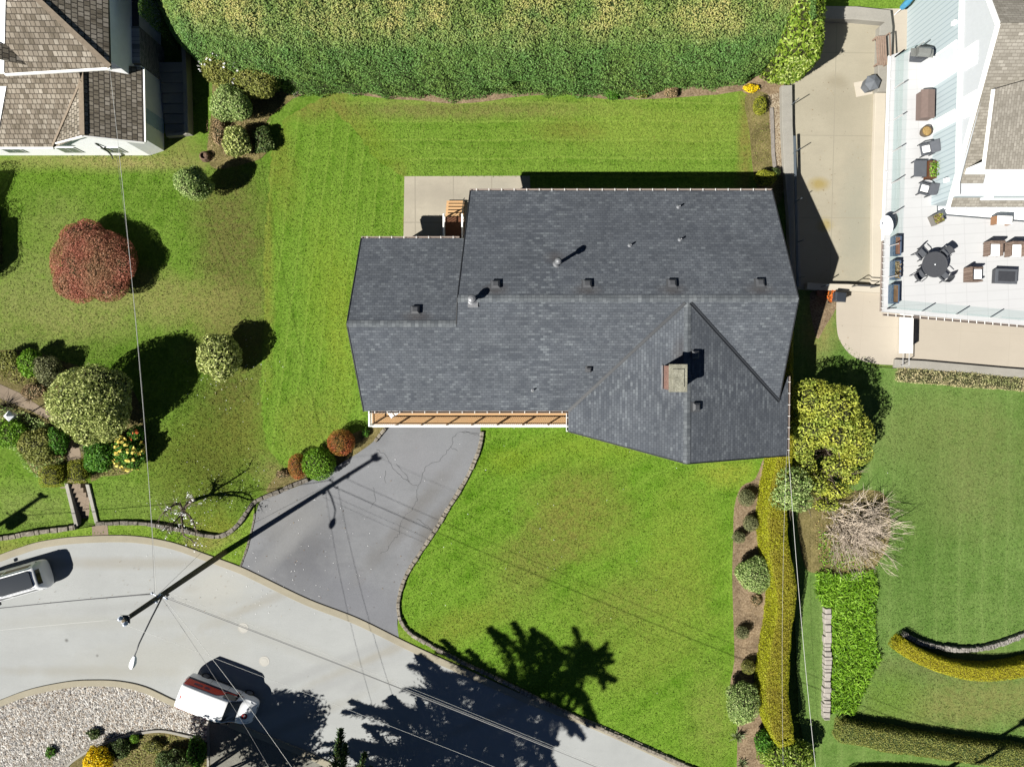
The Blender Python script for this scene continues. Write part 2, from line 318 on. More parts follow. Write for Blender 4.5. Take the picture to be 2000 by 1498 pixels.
# ------------------------------------------------------------------ sheets of ground
rr_ = random.Random(99)
def ragged(pts, a=5.0, step=9.0):
    out = []
    for i in range(len(pts)):
        p, q = pts[i], pts[(i+1) % len(pts)]; n = max(1, int(math.hypot(q[0]-p[0], q[1]-p[1])/step))
        for k in range(n): out.append((p[0]+(q[0]-p[0])*k/n+rr_.uniform(-a, a), p[1]+(q[1]-p[1])*k/n+rr_.uniform(-a, a)))
    return out
def sheet(name, pts, z, mat, drape=False, sm=0, kind='structure', label=None, cat=None, step=.8, extra=None):
    if sm: pts = smooth(pts, sm, True)
    W = [P(x, y, 0) if not drape else G(x, y) for x, y in pts]
    bm = bmesh.new(); f = bm.faces.new([bm.verts.new((p.x, p.y, 0)) for p in W]); f.normal_update()
    if f.normal.z < 0: f.normal_flip()
    bmesh.ops.triangulate(bm, faces=[f])
    if drape:
        xs = [p.x for p in W]; ys = [p.y for p in W]
        for ax, lo, hi in ((0, max(min(xs), -42), min(max(xs), XB+1)), (1, max(min(ys), YW-.5), min(max(ys), YN0+1))):
            t = lo+step*.5
            while t < hi:
                co = [0, 0, 0]; co[ax] = t; no = [0, 0, 0]; no[ax] = 1
                bmesh.ops.bisect_plane(bm, geom=list(bm.verts)+list(bm.edges)+list(bm.faces), plane_co=co, plane_no=no); t += step
    for v in bm.verts: v.co.z = z+(T(v.co.x, v.co.y) if drape else 0)
    me = bpy.data.meshes.new(name); bm.to_mesh(me); bm.free()
    o = link(name, me, [mat]); return tag(o, label, cat, None, kind)
def ribbon_mb(m, pts, w, z0, z1, drape=False, caps=True):   # box swept along a pixel path
    W = [(G(x, y) if drape else P(x, y)) for x, y in pts]; n = len(W); vs = []
    for i, p in enumerate(W):
        d = W[min(i+1, n-1)]-W[max(i-1, 0)]; d.z = 0; d.normalize(); s = Vector((-d.y, d.x, 0))*w/2
        for q in (p+s, p-s):
            vs += [(q.x, q.y, p.z+z0), (q.x, q.y, p.z+z1)]
    fs = []
    for i in range(n-1):
        a, b = i*4, i*4+4
        fs += [(a+1, b+1, b+3, a+3), (a, b, b+1, a+1), (a+2, a+3, b+3, b+2)]
    fs += [(0, 1, 3, 2), ((n-1)*4, (n-1)*4+2, (n-1)*4+3, (n-1)*4+1)]
    return m.poly(vs, fs)
def stone_wall(name, label, pts, w, h, mat, drape=False, seed=1, L=.45, cat='stone wall', kind=None, sm=6):
    r = random.Random(seed); W = [(G(x, y) if drape else P(x, y)) for x, y in smooth(pts, sm)]
    m = MB(); i = 0; acc = 0; cur = W[0]; k = 0
    while k < len(W)-1:
        ln = r.uniform(.6, 1.4)*L; a = cur; rem = ln
        while k < len(W)-1 and (W[k+1]-cur).length < rem:
            rem -= (W[k+1]-cur).length; cur = W[k+1]; k += 1
        if k < len(W)-1: cur = cur+(W[k+1]-cur).normalized()*rem
        d = cur-a; dl = d.length
        if dl < .05: break
        ang = math.atan2(d.y, d.x)+r.uniform(-.05, .05); hh = h*r.uniform(.82, 1.15); ww = w*r.uniform(.82, 1.15)
        M = Matrix.Translation((a+cur)/2) @ Matrix.Rotation(ang, 4, 'Z') @ Matrix.Rotation(r.uniform(-.05, .05), 4, 'X')
        m.box(-dl/2+.012, dl/2-.012, -ww/2, ww/2, -.15, hh, M)
    o = m.build(name, mat, bevel=min(.04, h*.3)); return tag(o, label, cat, None, kind)
# base ground: fine grid near the picture, wide margin to the horizon
xs = [-900, -300, -120, -70]+list(np.arange(-50, 50.1, 1.0))+[70, 120, 300, 900]
ys = [-900, -300, -120, -60]+list(np.arange(-40, 40.1, 1.0))+[60, 120, 300, 900]
gm = MB(); nx = len(xs)
STX = P(160, 980).x
gm.poly([(x, y, T(x, y)-.02*(T(x, y) > 0)-.06-(.62 if abs(x-STX) < 1.3 and YW-.3 < y < YB+.3 else 0)) for y in ys for x in xs], [(j*nx+i, j*nx+i+1, (j+1)*nx+i+1, (j+1)*nx+i) for j in range(len(ys)-1) for i in range(nx-1)])
tag(gm.build('ground', M_base), kind='structure')
LW = [(-140, 1050), (0, 1050), (60, 1040), (120, 1033), (151, 1028)]
LW2 = [(190, 1022), (240, 1020), (290, 1022), (340, 1031), (390, 1042), (425, 1047), (452, 1037), (474, 1015), (490, 988), (506, 975), (540, 962), (575, 946), (604, 936)]
left_bound = [(-160, 240), (330, 240), (470, 150), (660, 185), (580, 240), (550, 300), (540, 400), (530, 520), (532, 640), (526, 760), (534, 856), (560, 900), (610, 930)]
sheet('lawn', left_bound+[(540, 962), (506, 975), (490, 990), (474, 1017), (452, 1039), (425, 1049), (390, 1044), (340, 1033), (290, 1024), (240, 1022), (190, 1024), (172, 1020), (172, 940), (130, 940), (151, 1030), (120, 1035), (60, 1042), (0, 1052), (-160, 1056)], .0, M_left, drape=True)
sheet('lawn', ragged([(640, 185), (560, 228), (532, 290), (523, 400), (513, 520), (516, 640), (508, 760), (517, 860), (545, 905), (600, 936), (760, 840), (800, 700), (800, 400), (800, 300), (700, 260), (690, 200)], 3.5, 7), .006, M_side, drape=True)
sheet('lawn', ragged([(640, 170), (1480, 150), (1480, 420), (1000, 520), (790, 520), (790, 345), (740, 320), (690, 250), (650, 215)], 3.5, 9), .010, M_back)
sheet('lawn', [(900, 780), (1400, 720), (1500, 900), (1470, 1150), (1450, 1560), (1380, 1530), (1330, 1494), (1250, 1459), (1150, 1414), (1060, 1372), (980, 1332), (900, 1294), (840, 1262), (803, 1239), (786, 1217), (779, 1190), (782, 1155), (820, 1080), (880, 985), (925, 905), (938, 870)], .008, M_front)
sheet('lawn', [(1500, 560), (1700, 560), (1700, 715), (2160, 760), (2160, 1600), (1600, 1600), (1560, 1400), (1540, 900)], .007, M_right)
sheet('lawn', [(1560, -90), (2160, -90), (2160, 60), (1560, 60)], .007, M_back)
# road, kerbs, verge
UPK = smooth([(-160, 1140), (-60, 1112), (0, 1090), (33, 1078), (83, 1063), (153, 1054), (253, 1052), (332, 1064), (399, 1087), (465, 1111), (500, 1127), (600, 1175), (696, 1212), (788, 1257), (848, 1285), (940, 1326), (1040, 1370), (1160, 1416), (1340, 1497), (1480, 1560), (1620, 1630)], 6)
LOK = smooth([(-160, 1424), (-60, 1396), (0, 1373), (60, 1351), (133, 1336), (183, 1333), (233, 1335), (283, 1346), (342, 1373), (420, 1402), (499, 1433), (600, 1473), (720, 1530), (860, 1600)], 6)
sheet('road', UPK+[(1620, 1800), (860, 1800)]+LOK[::-1], .004, M_road)
mk = MB(); ribbon_mb(mk, UPK, .46, -.05, .09); tag(mk.build('kerb', M_kerb, bevel=.03), kind='structure')
mk = MB(); ribbon_mb(mk, LOK, .42, -.05, .09); tag(mk.build('kerb', M_kerb, bevel=.03), kind='structure')
LWs = smooth(LW+LW2, 4)
sheet('verge', [(x, y+5) for x, y in LWs if x < 500]+[(497, 1020), (489, 1060), (470, 1104)]+[p for p in UPK[::-1] if p[0] < 466], .012, M_verge)
sheet('verge', [(775, 1249)]+[p for p in UPK if p[0] > 780 and p[0] < 1400]+[(1380, 1505), (1330, 1490), (1250, 1455), (1150, 1410), (1060, 1368), (980, 1328), (900, 1290), (840, 1258), (803, 1236), (784, 1216), (778, 1195)], .014, M_verge)
# driveway with cracks
DR = [(938, 835), (938, 870), (925, 905), (905, 945), (880, 985), (850, 1035), (820, 1080), (795, 1120), (782, 1155), (778, 1190), (776, 1220), (780, 1249)]
DL = [(470, 1108), (488, 1060), (497, 1020), (500, 1002), (512, 975), (545, 962), (604, 938), (660, 905), (700, 880), (735, 858), (752, 837), (756, 770), (938, 770)]
drv = sheet('driveway', smooth(DR, 4)+[p for p in UPK[::-1] if 475 < p[0] < 770]+smooth(DL, 3), .018, M_drive)
rc = random.Random(5)
def crack(paths, z, w):
    m = MB()
    for pts in paths:
        q = []
        for x, y in smooth(pts, 4): q.append((x+rc.uniform(-2.2, 2.2), y+rc.uniform(-2.2, 2.2)))
        W = [P(x, y) for x, y in q]
        for i in range(len(W)-1):
            d = (W[i+1]-W[i]); s = Vector((-d.y, d.x, 0)).normalized()
            a, b = [w*rc.uniform(.5, 1.2)/2 for _ in range(2)]
            m.face([(W[i].x+s.x*a, W[i].y+s.y*a, z), (W[i+1].x+s.x*b, W[i+1].y+s.y*b, z), (W[i+1].x-s.x*b, W[i+1].y-s.y*b, z), (W[i].x-s.x*a, W[i].y-s.y*a, z)])
    return m
cm = crack([[(938, 845), (902, 843), (886, 855), (881, 873), (866, 888), (855, 902), (834, 910), (824, 930), (817, 953), (814, 975), (804, 995), (785, 1015), (780, 1041), (768, 1054), (758, 1071), (745, 1079)], [(735, 879), (755, 891), (765, 913), (781, 928), (798, 940), (816, 950)], [(902, 843), (925, 848), (938, 850)], [(729, 953), (734, 975), (722, 992)], [(752, 920), (754, 945)], [(798, 940), (790, 925), (772, 905)], [(814, 1012), (830, 1025), (846, 1036)], [(881, 873), (893, 880)]], .0225, .032)
co = cm.build('crack', M_crack, None, recalc=False); co.parent = drv
# stone edging along the driveway and front lawn
stone_wall('stone_edging', 'long low stone edging curving from the balcony along the driveway and the front lawn', [(942, 842)]+DR[1:10]+[(786, 1217), (803, 1236), (840, 1258), (900, 1290), (980, 1328), (1060, 1368), (1150, 1410), (1250, 1455), (1330, 1490), (1380, 1512), (1480, 1560)], .25, .2, M_stone, seed=3, L=.4, cat='edging')
stone_wall('stone_wall', 'grey stone garden wall between the verge and the sloping lawn left of the steps', LW, .3, .3, M_stone, True, 4, .5)
stone_wall('stone_wall', 'curving grey stone garden wall from the steps round to the dark asphalt driveway', LW2, .27, .26, M_stoned, True, 6, .5)
stone_wall('stone_edging', 'thin dark stone strip between the verge and the left edge of the driveway', [(470, 1106), (484, 1066), (495, 1022), (498, 1002)], .14, .06, M_stoned, False, 7, .5, cat='edging')
stone_wall('stone_edging', 'short stone edging at the corner of the driveway below the balcony', [(733, 862), (742, 850), (754, 836)], .2, .25, M_stone, False, 8, .4, cat='edging')
# soil beds
sheet('garden_bed', [(560, 192), (600, 184), (640, 181), (700, 186), (760, 194), (820, 197), (880, 203), (940, 200), (1000, 191), (1060, 186), (1100, 184), (1180, 194), (1250, 195), (1340, 190), (1400, 186), (1466, 190), (1470, 330), (1500, 360), (1530, 360), (1500, 140), (560, 140)], .016, M_soil, sm=3)
sheet('garden_bed', [(1455, 190), (1500, 185), (1503, 250), (1530, 345), (1520, 400), (1485, 380), (1470, 330), (1464, 260)], .020, M_soil2, sm=3)
sheet('garden_bed', [(1492, 895), (1485, 960), (1488, 1040), (1500, 1120), (1490, 1250), (1480, 1320), (1500, 1480), (1470, 1560), (1440, 1560), (1440, 1400), (1426, 1340), (1434, 1290), (1432, 1200), (1430, 1120), (1432, 1050), (1434, 990), (1448, 950), (1475, 935)], .013, M_soil, sm=3)
sheet('garden_bed', [(752, 830), (738, 855), (700, 884), (660, 908), (604, 940), (540, 963), (520, 958), (540, 930), (580, 905), (610, 890), (650, 866), (700, 842)], .030, M_soil2, sm=2)
sheet('garden_bed', [(425, 150), (520, 170), (575, 185), (545, 215), (520, 240), (520, 300), (480, 320), (420, 330), (405, 300), (410, 250), (415, 210)], .022, M_soil2, sm=3)
sheet('garden_bed', [(-160, 680), (0, 684), (60, 684), (110, 702), (170, 720), (260, 760), (282, 830), (286, 890), (250, 925), (200, 930), (178, 940), (172, 900), (130, 900), (120, 942), (90, 940), (60, 915), (40, 880), (0, 862), (-160, 870)], .02, M_soil2, drape=True, sm=2)
sheet('garden_bed', [(1590, 955), (1640, 960), (1720, 960), (1738, 1010), (1735, 1060), (1710, 1105), (1690, 1120), (1600, 1120), (1570, 1100), (1558, 1000)], .016, M_soil2, sm=4)
sheet('garden_bed', [(1582, 572), (1632, 575), (1634, 600), (1610, 640), (1594, 660)], .017, M_soil, sm=3)
# paths and patios
sheet('path', [(-160, 744), (0, 750), (45, 770), (85, 798), (110, 806), (100, 822), (60, 802), (0, 778), (-160, 768)], .032, M_path, drape=True)
sheet('path', [(110, 806), (150, 850), (158, 885), (160, 915), (168, 942), (132, 942), (132, 900), (130, 865), (100, 822)], .034, M_path, drape=True)
sheet('path', [(180, 1028), (210, 1024), (213, 1053), (181, 1052)], .022, M_path)
sheet('patio', [(790, 345), (1035, 344), (1040, 480), (788, 480)], .024, M_patio)
sheet('concrete_driveway', [(1546, 20), (1768, 20), (1768, 600), (1690, 600), (1690, 566), (1540, 566)], .020, M_cdrive)
sheet('patio', smooth([(1635, 568), (1633, 600), (1634, 640), (1640, 665), (1658, 690), (1685, 705), (1720, 712)], 5)+[(1744, 713), (1764, 560)], .026, M_plaza)
sheet('patio', [(1742, 560), (2200, 560), (2200, 745), (1980, 722), (1742, 705)], .030, M_plaza)
sheet('path', [(1715, 18), (1800, 18), (1800, 140), (1738, 110), (1735, 90)], .024, M_plaza)
# lower left gravel, verge bed and shared drive
EDG = [(405, 1445), (366, 1436), (312, 1426), (249, 1436), (199, 1453), (160, 1473), (131, 1497), (110, 1540)]
GB = [p for p in LOK if p[0] < 410]
gr = sheet('gravel', GB+[(408, 1448)]+[(x, y-2) for x, y in EDG]+[(-160, 1560)], .010, M_gravel, kind='stuff', label='pale crushed stone gravel filling the bed below the road kerb', cat='gravel')
sheet('fine_gravel', [(360, 1428), (300, 1414), (240, 1424), (190, 1442), (140, 1466), (60, 1480), (20, 1510), (110, 1540), (131, 1497), (199, 1453), (249, 1437), (312, 1427), (366, 1437)], .016, M_gravel2, kind='stuff', label='fine grey gravel strip beside the curved concrete edging', cat='gravel', sm=2)
sheet('garden_bed', EDG+[(110, 1640), (420, 1640), (408, 1446)], .014, M_soil2)
mk = MB(); ribbon_mb(mk, smooth(EDG, 5), .17, -.05, .12); tag(mk.build('concrete_edging', M_wallc, bevel=.02), 'curved concrete edging between the gravel and the dark planted bed', 'edging')
sheet('driveway', [(407, 1404), (500, 1438), (600, 1478), (720, 1534), (860, 1604), (407, 1640)], .013, M_aggr)
mk = MB(); ribbon_mb(mk, [(407, 1412), (407, 1450), (407, 1640)], .16, -.05, .06); tag(mk.build('concrete_edging', M_wallc, bevel=.02), 'straight concrete strip beside the dark speckled driveway under the van', 'edging')
sheet('gravel_strip', [(1500, 186), (1528, 182), (1528, 345), (1512, 335), (1504, 260)], .026, M_gravel3, kind='stuff', label='tan gravel strip between the timber edging and the concrete retaining wall', cat='gravel')
# individual white stones lying on the gravel bed: a single mass
def in_poly(x, y, poly):
    c = False; j = len(poly)-1
    for i in range(len(poly)):
        if (poly[i][1] > y) != (poly[j][1] > y) and x < (poly[j][0]-poly[i][0])*(y-poly[i][1])/(poly[j][1]-poly[i][1])+poly[i][0]: c = not c
        j = i
    return c
gp = GB+[(404, 1440)]+[(x, y-6) for x, y in EDG]+[(-40, 1540)]
r = random.Random(11); m = MB()
ico = [(0, 0, 1), (.9, 0, .1), (.28, .86, .1), (-.73, .53, .1), (-.73, -.53, .1), (.28, -.86, .1)]
n_st = 0
while n_st < 9000:
    x, y = r.uniform(-30, 408), r.uniform(1335, 1520)
    if not in_poly(x, y, gp): continue
    if y > 1400+r.uniform(0, 90) and r.random() < .6: continue
    q = P(x, y); s = r.choice((.05, .06, .08, .1))*r.uniform(.7, 1.2); a = r.uniform(0, 6.28); m.cm = r.randrange(4); e = r.uniform(.6, 1.0)
    vs = [(q.x+s*(vx*math.cos(a)-vy*e*math.sin(a)), q.y+s*(vx*math.sin(a)+vy*e*math.cos(a)), .012+s*vz*.75*r.uniform(.6, 1.1)) for vx, vy, vz in ico]
    m.poly(vs, [(0, 1, 2), (0, 2, 3), (0, 3, 4), (0, 4, 5), (0, 5, 1)]); n_st += 1
tag(m.build('gravel_stones', [plain('stone_'+k, c, .85, .1, 9) for k, c in (('white', A(255, 252, 246, 2.0)), ('cream', A(244, 236, 224, 2.1)), ('grey', A(206, 202, 198)), ('tan', A(222, 206, 188)))], recalc=False), 'loose pale broken stones scattered over the gravel bed by the road', 'gravel', kind='stuff')
# ------------------------------------------------------------------ shingle materials
def shingle(name, cols, along_x, bw, rh, mort, mortc, patch=.18, slope=1.0, squash=1.0, bumpd=.02, off=.5):
    n = NT(name)
    if along_x == 'yz':
        sx = n.n('ShaderNodeSeparateXYZ'); cx = n.n('ShaderNodeCombineXYZ'); n.l(n.pos, sx.inputs[0]); n.l(sx.outputs[1], cx.inputs[0]); n.l(sx.outputs[2], cx.inputs[1]); v = cx.outputs[0]
    else: v = n.mapping(0, (1, slope, 1)) if along_x else n.mapping(math.radians(90), (slope, 1, 1))
    outs = []
    for k, (w, o) in enumerate(((bw, 0), (bw*1.21, .37))):
        b = n.n('ShaderNodeTexBrick'); b.inputs['Scale'].default_value = 1; b.inputs['Brick Width'].default_value = w; b.inputs['Row Height'].default_value = rh; b.inputs['Mortar Size'].default_value = mort
        b.offset = off if k == 0 else .41; b.inputs['Mortar Smooth'].default_value = .2; b.inputs['Bias'].default_value = -.1
        b.inputs['Color1'].default_value = (0, 0, 0, 1); b.inputs['Color2'].default_value = (1, 1, 1, 1); b.inputs['Mortar'].default_value = (.5, .5, .5, 1)
        n.l(n.mapping(0, (1, 1, 1), (o, 0, 0), v), b.inputs['Vector']); outs.append(b)
    f = n.math('ADD', n.math('MULTIPLY', outs[0].outputs['Color'], .55), n.math('MULTIPLY', outs[1].outputs['Color'], .45))
    r = n.n('ShaderNodeValToRGB'); e = r.color_ramp.elements
    while len(e) < len(cols): e.new(.5)
    for i, c in enumerate(cols): e[i].position = .08+.84*i/(len(cols)-1); e[i].color = (*c, 1)
    n.l(f, r.inputs[0]); col = r.outputs[0]
    col = n.mix(1, col, n.rng(n.noise(.5, 4, .6), .3, .7, 1-patch, 1+patch), 'MULTIPLY')
    col = n.mix(n.math('MULTIPLY', outs[0].outputs['Fac'], .8), col, mortc)  # joint colour; on shingles it also paints the shadow lines of the courses
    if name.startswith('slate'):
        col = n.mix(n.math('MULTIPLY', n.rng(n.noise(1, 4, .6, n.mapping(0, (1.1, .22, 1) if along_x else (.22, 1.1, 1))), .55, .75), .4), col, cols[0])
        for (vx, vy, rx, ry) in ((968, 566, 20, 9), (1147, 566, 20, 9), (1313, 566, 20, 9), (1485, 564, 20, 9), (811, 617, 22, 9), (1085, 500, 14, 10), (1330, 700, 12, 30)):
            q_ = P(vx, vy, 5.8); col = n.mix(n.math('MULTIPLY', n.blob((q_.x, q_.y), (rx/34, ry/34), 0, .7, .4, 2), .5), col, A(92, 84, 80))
    g = n.noise(45, 3, .7); col = n.mix(1, col, n.rng(g, .25, .75, .8, 1.2), 'MULTIPLY')
    # each course: a saw-tooth butt edge
    n.bump(n.math('ADD', n.math('MULTIPLY', outs[0].outputs['Fac'], -1), n.math('MULTIPLY', g, .25)), .6, bumpd)
    return n.fin(col, .9, .2)
RC = [A(98, 104, 113), A(111, 117, 125), A(120, 126, 134), A(142, 149, 155)]
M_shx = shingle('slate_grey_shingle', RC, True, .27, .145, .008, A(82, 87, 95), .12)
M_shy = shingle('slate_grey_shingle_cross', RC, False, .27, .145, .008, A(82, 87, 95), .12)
CC = [A(132, 122, 106), A(166, 154, 138), A(184, 174, 158), A(212, 202, 186)]
M_shk = shingle('cedar_shake', CC, True, .26, .27, .02, A(70, 62, 52), .2, 1.08, bumpd=.05)
M_shk2 = shingle('cedar_shake_cross', [A(140, 130, 114), A(176, 166, 148), A(194, 184, 168), A(222, 212, 196)], False, .26, .29, .026, A(40, 36, 32), .2, 1.2, bumpd=.06)  # colour lightened because the east slopes catch little sun
BC = [A(168, 162, 150), A(184, 178, 166), A(196, 190, 178), A(214, 208, 196)]
M_shb = shingle('taupe_shingle', BC, True, .3, .145, .012, A(156, 148, 136), .08)
M_shb2 = shingle('taupe_shingle_cross', BC, False, .3, .145, .012, A(156, 148, 136), .08)
M_white = plain('white_paint', (.78, .78, .76), .5, .03)
M_whitew = plain('white_stucco', (.74, .75, .76), .8, .04, 3, .2, bump=.2, bscale=60)
M_cream = plain('cream_wall', (.5, .46, .38), .8, .05)
M_gut = plain('white_gutter', (.62, .58, .55), .45, .06)
M_gutb = plain('gutter_brown', A(196, 180, 170), .5, .1)
M_metal = plain('galvanised_metal', (.42, .43, .45), .35, .1, 8, .5, .7)
M_flue = plain('weathered_flue_metal', (.17, .175, .185), .45, .12, 8, .5, .3)
M_dmetal = plain('dark_metal', (.05, .052, .058), .45, .1, 8, .5)
M_lead = plain('valley_metal', A(66, 70, 76), .5, .1, 2, .5)
M_vent = plain('roof_vent_plastic', A(104, 106, 110), .5, .08)
M_ventd = plain('vent_dark', A(40, 42, 48), .6, .08)
M_deckb = NT('tan_deck_boards'); _b = M_deckb
_w = _b.n('ShaderNodeTexBrick'); _w.inputs['Scale'].default_value = 1; _w.inputs['Brick Width'].default_value = 9; _w.inputs['Row Height'].default_value = .14; _w.inputs['Mortar Size'].default_value = .006; _b.l(_b.mapping(0), _w.inputs['Vector'])
M_deckb = _b.fin(_b.mix(_w.outputs['Fac'], _b.mix(_b.noise(2, 4), A(250, 196, 140), A(255, 214, 160)), A(200, 150, 100)), .75, .2)
M_wood = plain('brown_deck_wood', A(122, 78, 50), .7, .15, 5)
M_brick = shingle('red_brick', [A(150, 100, 88), A(186, 130, 112), A(206, 158, 140)], 'yz', .22, .075, .012, A(200, 190, 176), .1)
M_conc_cap = speckle('lichen_concrete', [A(132, 130, 114), A(176, 174, 156), A(206, 204, 188)], 14, patch=.25, pscale=3)
M_glassd = plain('dark_glass', (.012, .016, .022), .08, .05, 1, .6)
M_pgrass = plain('pane_glass', (.10, .13, .14), .1, .05, 1, .6)
# ------------------------------------------------------------------ the grey-roofed house
HE = 3.8; PT = .327; PW = .312
Ys = P(1000, 803, HE).y; Yn = P(1200, 373, HE).y; Yn2 = P(800, 466, HE).y
Xl = P(1110, 820, HE).x; Xr = P(1538, 850, HE).x
fS = lambda x, y: HE+(y-Ys)*PT
fN = lambda x, y: HE+(Yn-y)*PT
fN2 = lambda x, y: HE+(Yn2-y)*PT
Yr = (Ys+Yn)/2; Zr = fS(0, Yr); Yr2 = (Ys+Yn2)/2; Zr2 = fS(0, Yr2)
Xm = (Xl+Xr)/2; Zw = HE+(Xr-Xm)*PW; Yv = Ys+(Zw-HE)/PT
fE = lambda x, y: HE+(Xr-x)*PW
fW = lambda x, y: HE+(x-Xl)*PW
def onx(px, Y, Z):                       # x of the pixel column px at height Z, row Y
    return (px-1000)/FPX*(Y*st+(CAM_H-Z)*ct)
h0 = thing('bungalow', 'large grey shingled house with a brick chimney at the centre of the picture', 'house', (3, -1, 0))
rW = Vector((onx(893, Yr, Zr), Yr, Zr)); rE = Vector((onx(1560, Yr, Zr), Yr, Zr))
NW = P(918, 373, HE); NE = P(1508, 373, HE); SW = P(710, 803, HE); NW2 = P(705, 466, HE)
r2W = Vector((onx(677, Yr2, Zr2), Yr2, Zr2)); r2E = Vector((onx(891, Yr2, Zr2), Yr2, Zr2))
V = Vector((Xm, Yv, Zw)); K = Vector((Xr-.62, Ys+.62*PW/PT, HE+.62*PW)); VL = Vector((Xl, Ys, HE))
F = Vector((Xm+.03, P(1350, 906, Zw).y, Zw)); FR = Vector((Xr, P(1537, 890, HE).y, HE)); FL = Vector((Xl, P(1110, 843, HE).y, HE))
GN = Vector((Xr, P(1537, 735, HE).y, HE))
m = MB(); TH = .2
m.cm = 0; m.slab([SW, VL, V, K, rE, rW, r2E, r2W], TH)
m.slab([rW, rE, NE, NW], TH)
w2e = Vector((onx(897, Yn2, HE), Yn2, HE)); m.slab([r2W, r2E+Vector((.3, 0, 0)), w2e+Vector((.35, 0, 0)), NW2], TH)
m.cm = 1; m.slab([V+Vector((0, 0, .004)), VL+Vector((.0, 0, .004)), FL, F], TH); m.slab([V+Vector((0, 0, .004)), F, FR, GN, K+Vector((0, 0, .004))], TH)
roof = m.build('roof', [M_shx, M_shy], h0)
# ridge caps
m = MB()
def cap(a, b, w, mi):
    m.cm = mi; d = (b-a); s = Vector((-d.y, d.x, 0)).normalized()*w; dz = Vector((0, 0, .03))
    for sg in (-1, 1): m.face([a+dz, b+dz, b+s*sg+dz-Vector((0, 0, w*PT)), a+s*sg+dz-Vector((0, 0, w*PT))])
cap(rW, rE, .2, 0); cap(r2W, r2E, .18, 0); cap(V+Vector((0, .1, 0)), F, .2, 1)
RCC = [A(110, 116, 122), A(130, 136, 141), A(152, 158, 162)]
M_capx = shingle('ridge_shingle', RCC, False, .34, .22, .008, A(100, 104, 110), .1); M_capy = shingle('ridge_shingle_cross', RCC, True, .34, .22, .008, A(100, 104, 110), .1)
m.build('ridge_cap', [M_capx, M_capy], roof, recalc=False)
m = MB()                                  # valley flashing
for a, b in ((V+Vector((-.15, .02, .01)), VL), (V+Vector((.15, .02, .01)), K)):
    a = a+Vector((0, 0, .02)); b = b+Vector((0, 0, .02)); d = b-a; s = Vector((-d.y, d.x, 0)).normalized()*.075
    m.face([a+s, b+s, b-s, a-s]); m.bar(a+s+Vector((0, 0, .02)), b+s+Vector((0, 0, .02)), .03, .05); m.bar(a-s+Vector((0, 0, .02)), b-s+Vector((0, 0, .02)), .03, .05)
m.build('valley_flashing', M_lead, roof)
m = MB()                                  # dark metal drip edge along the rakes
for a, b in ((rW, NW), (r2W, NW2), (r2W, SW), (rE, NE), (rE, K), (F, FR), (F, FL), (rW, r2E)):
    z = Vector((0, 0, -.09)); m.bar(a+z, b+z, .05, .24)
split_build(m, 'rake_trim', plain('rake_trim', A(60, 62, 66), .5), roof)
# walls
m = MB(); i = .55
def gable(x0, x1, y0, y1, ax, zr):
    pass
xw0, xw1 = P(925, 400, 3).x+.3, P(1500, 400, 3).x-.1
m.cm = 0
m.poly([(x, y, z) for x in (xw0, xw1) for y, z in ((Ys+i, 0), (Ys+i, fS(0, Ys+i)-.25), (Yr, Zr-.26), (Yn-i, fN(0, Yn-i)-.25), (Yn-i, 0))], [(0, 1, 2, 3, 4), (9, 8, 7, 6, 5), (0, 5, 6, 1), (3, 8, 9, 4), (4, 9, 5, 0)])
xw2 = NW2.x+.35
m.poly([(x, y, z) for x in (xw2, xw0-.002) for y, z in ((Ys+i+.003, 0), (Ys+i+.003, fS(0, Ys+i)-.253), (Yr2, Zr2-.263), (Yn2-i, fN2(0, Yn2-i)-.25), (Yn2-i, 0))], [(0, 1, 2, 3, 4), (9, 8, 7, 6, 5), (0, 5, 6, 1), (3, 8, 9, 4), (4, 9, 5, 0)])
yw = FL.y+.6
m.poly([(x, y, z) for y in (yw, Ys+i-.003) for x, z in ((Xl+i, 0), (Xl+i, HE+i*PW-.25), (Xm, Zw-.26), (Xr-i, HE+i*PW-.25), (Xr-i, 0))], [(0, 1, 2, 3, 4), (9, 8, 7, 6, 5), (0, 5, 6, 1), (3, 8, 9, 4), (4, 9, 5, 0)])
m.build('wall', M_cream, h0)
m = MB(); gx = P(850, 800).x; m.box(gx-2.6, gx+2.6, Ys+i-.05, Ys+i-.01, .03, 2.3)
for k in range(1, 4): m.box(gx-2.6, gx+2.6, Ys+i-.062, Ys+i-.052, .03+k*.57-.01, .03+k*.57+.01)
m.build('garage_door', M_white, h0)
for wx, wy0 in ((P(1225, 850, 2).x, yw-.04), (P(1430, 880, 2).x, yw-.04)):
    m = MB(); m.box(wx-.8, wx+.8, wy0-.02, wy0+.03, 1.1, 2.5); fr = m.build('window', M_white, h0)
    m = MB(); m.box(wx-.72, wx+.72, wy0-.035, wy0-.022, 1.18, 2.42); m.build('pane', M_pgrass, fr)
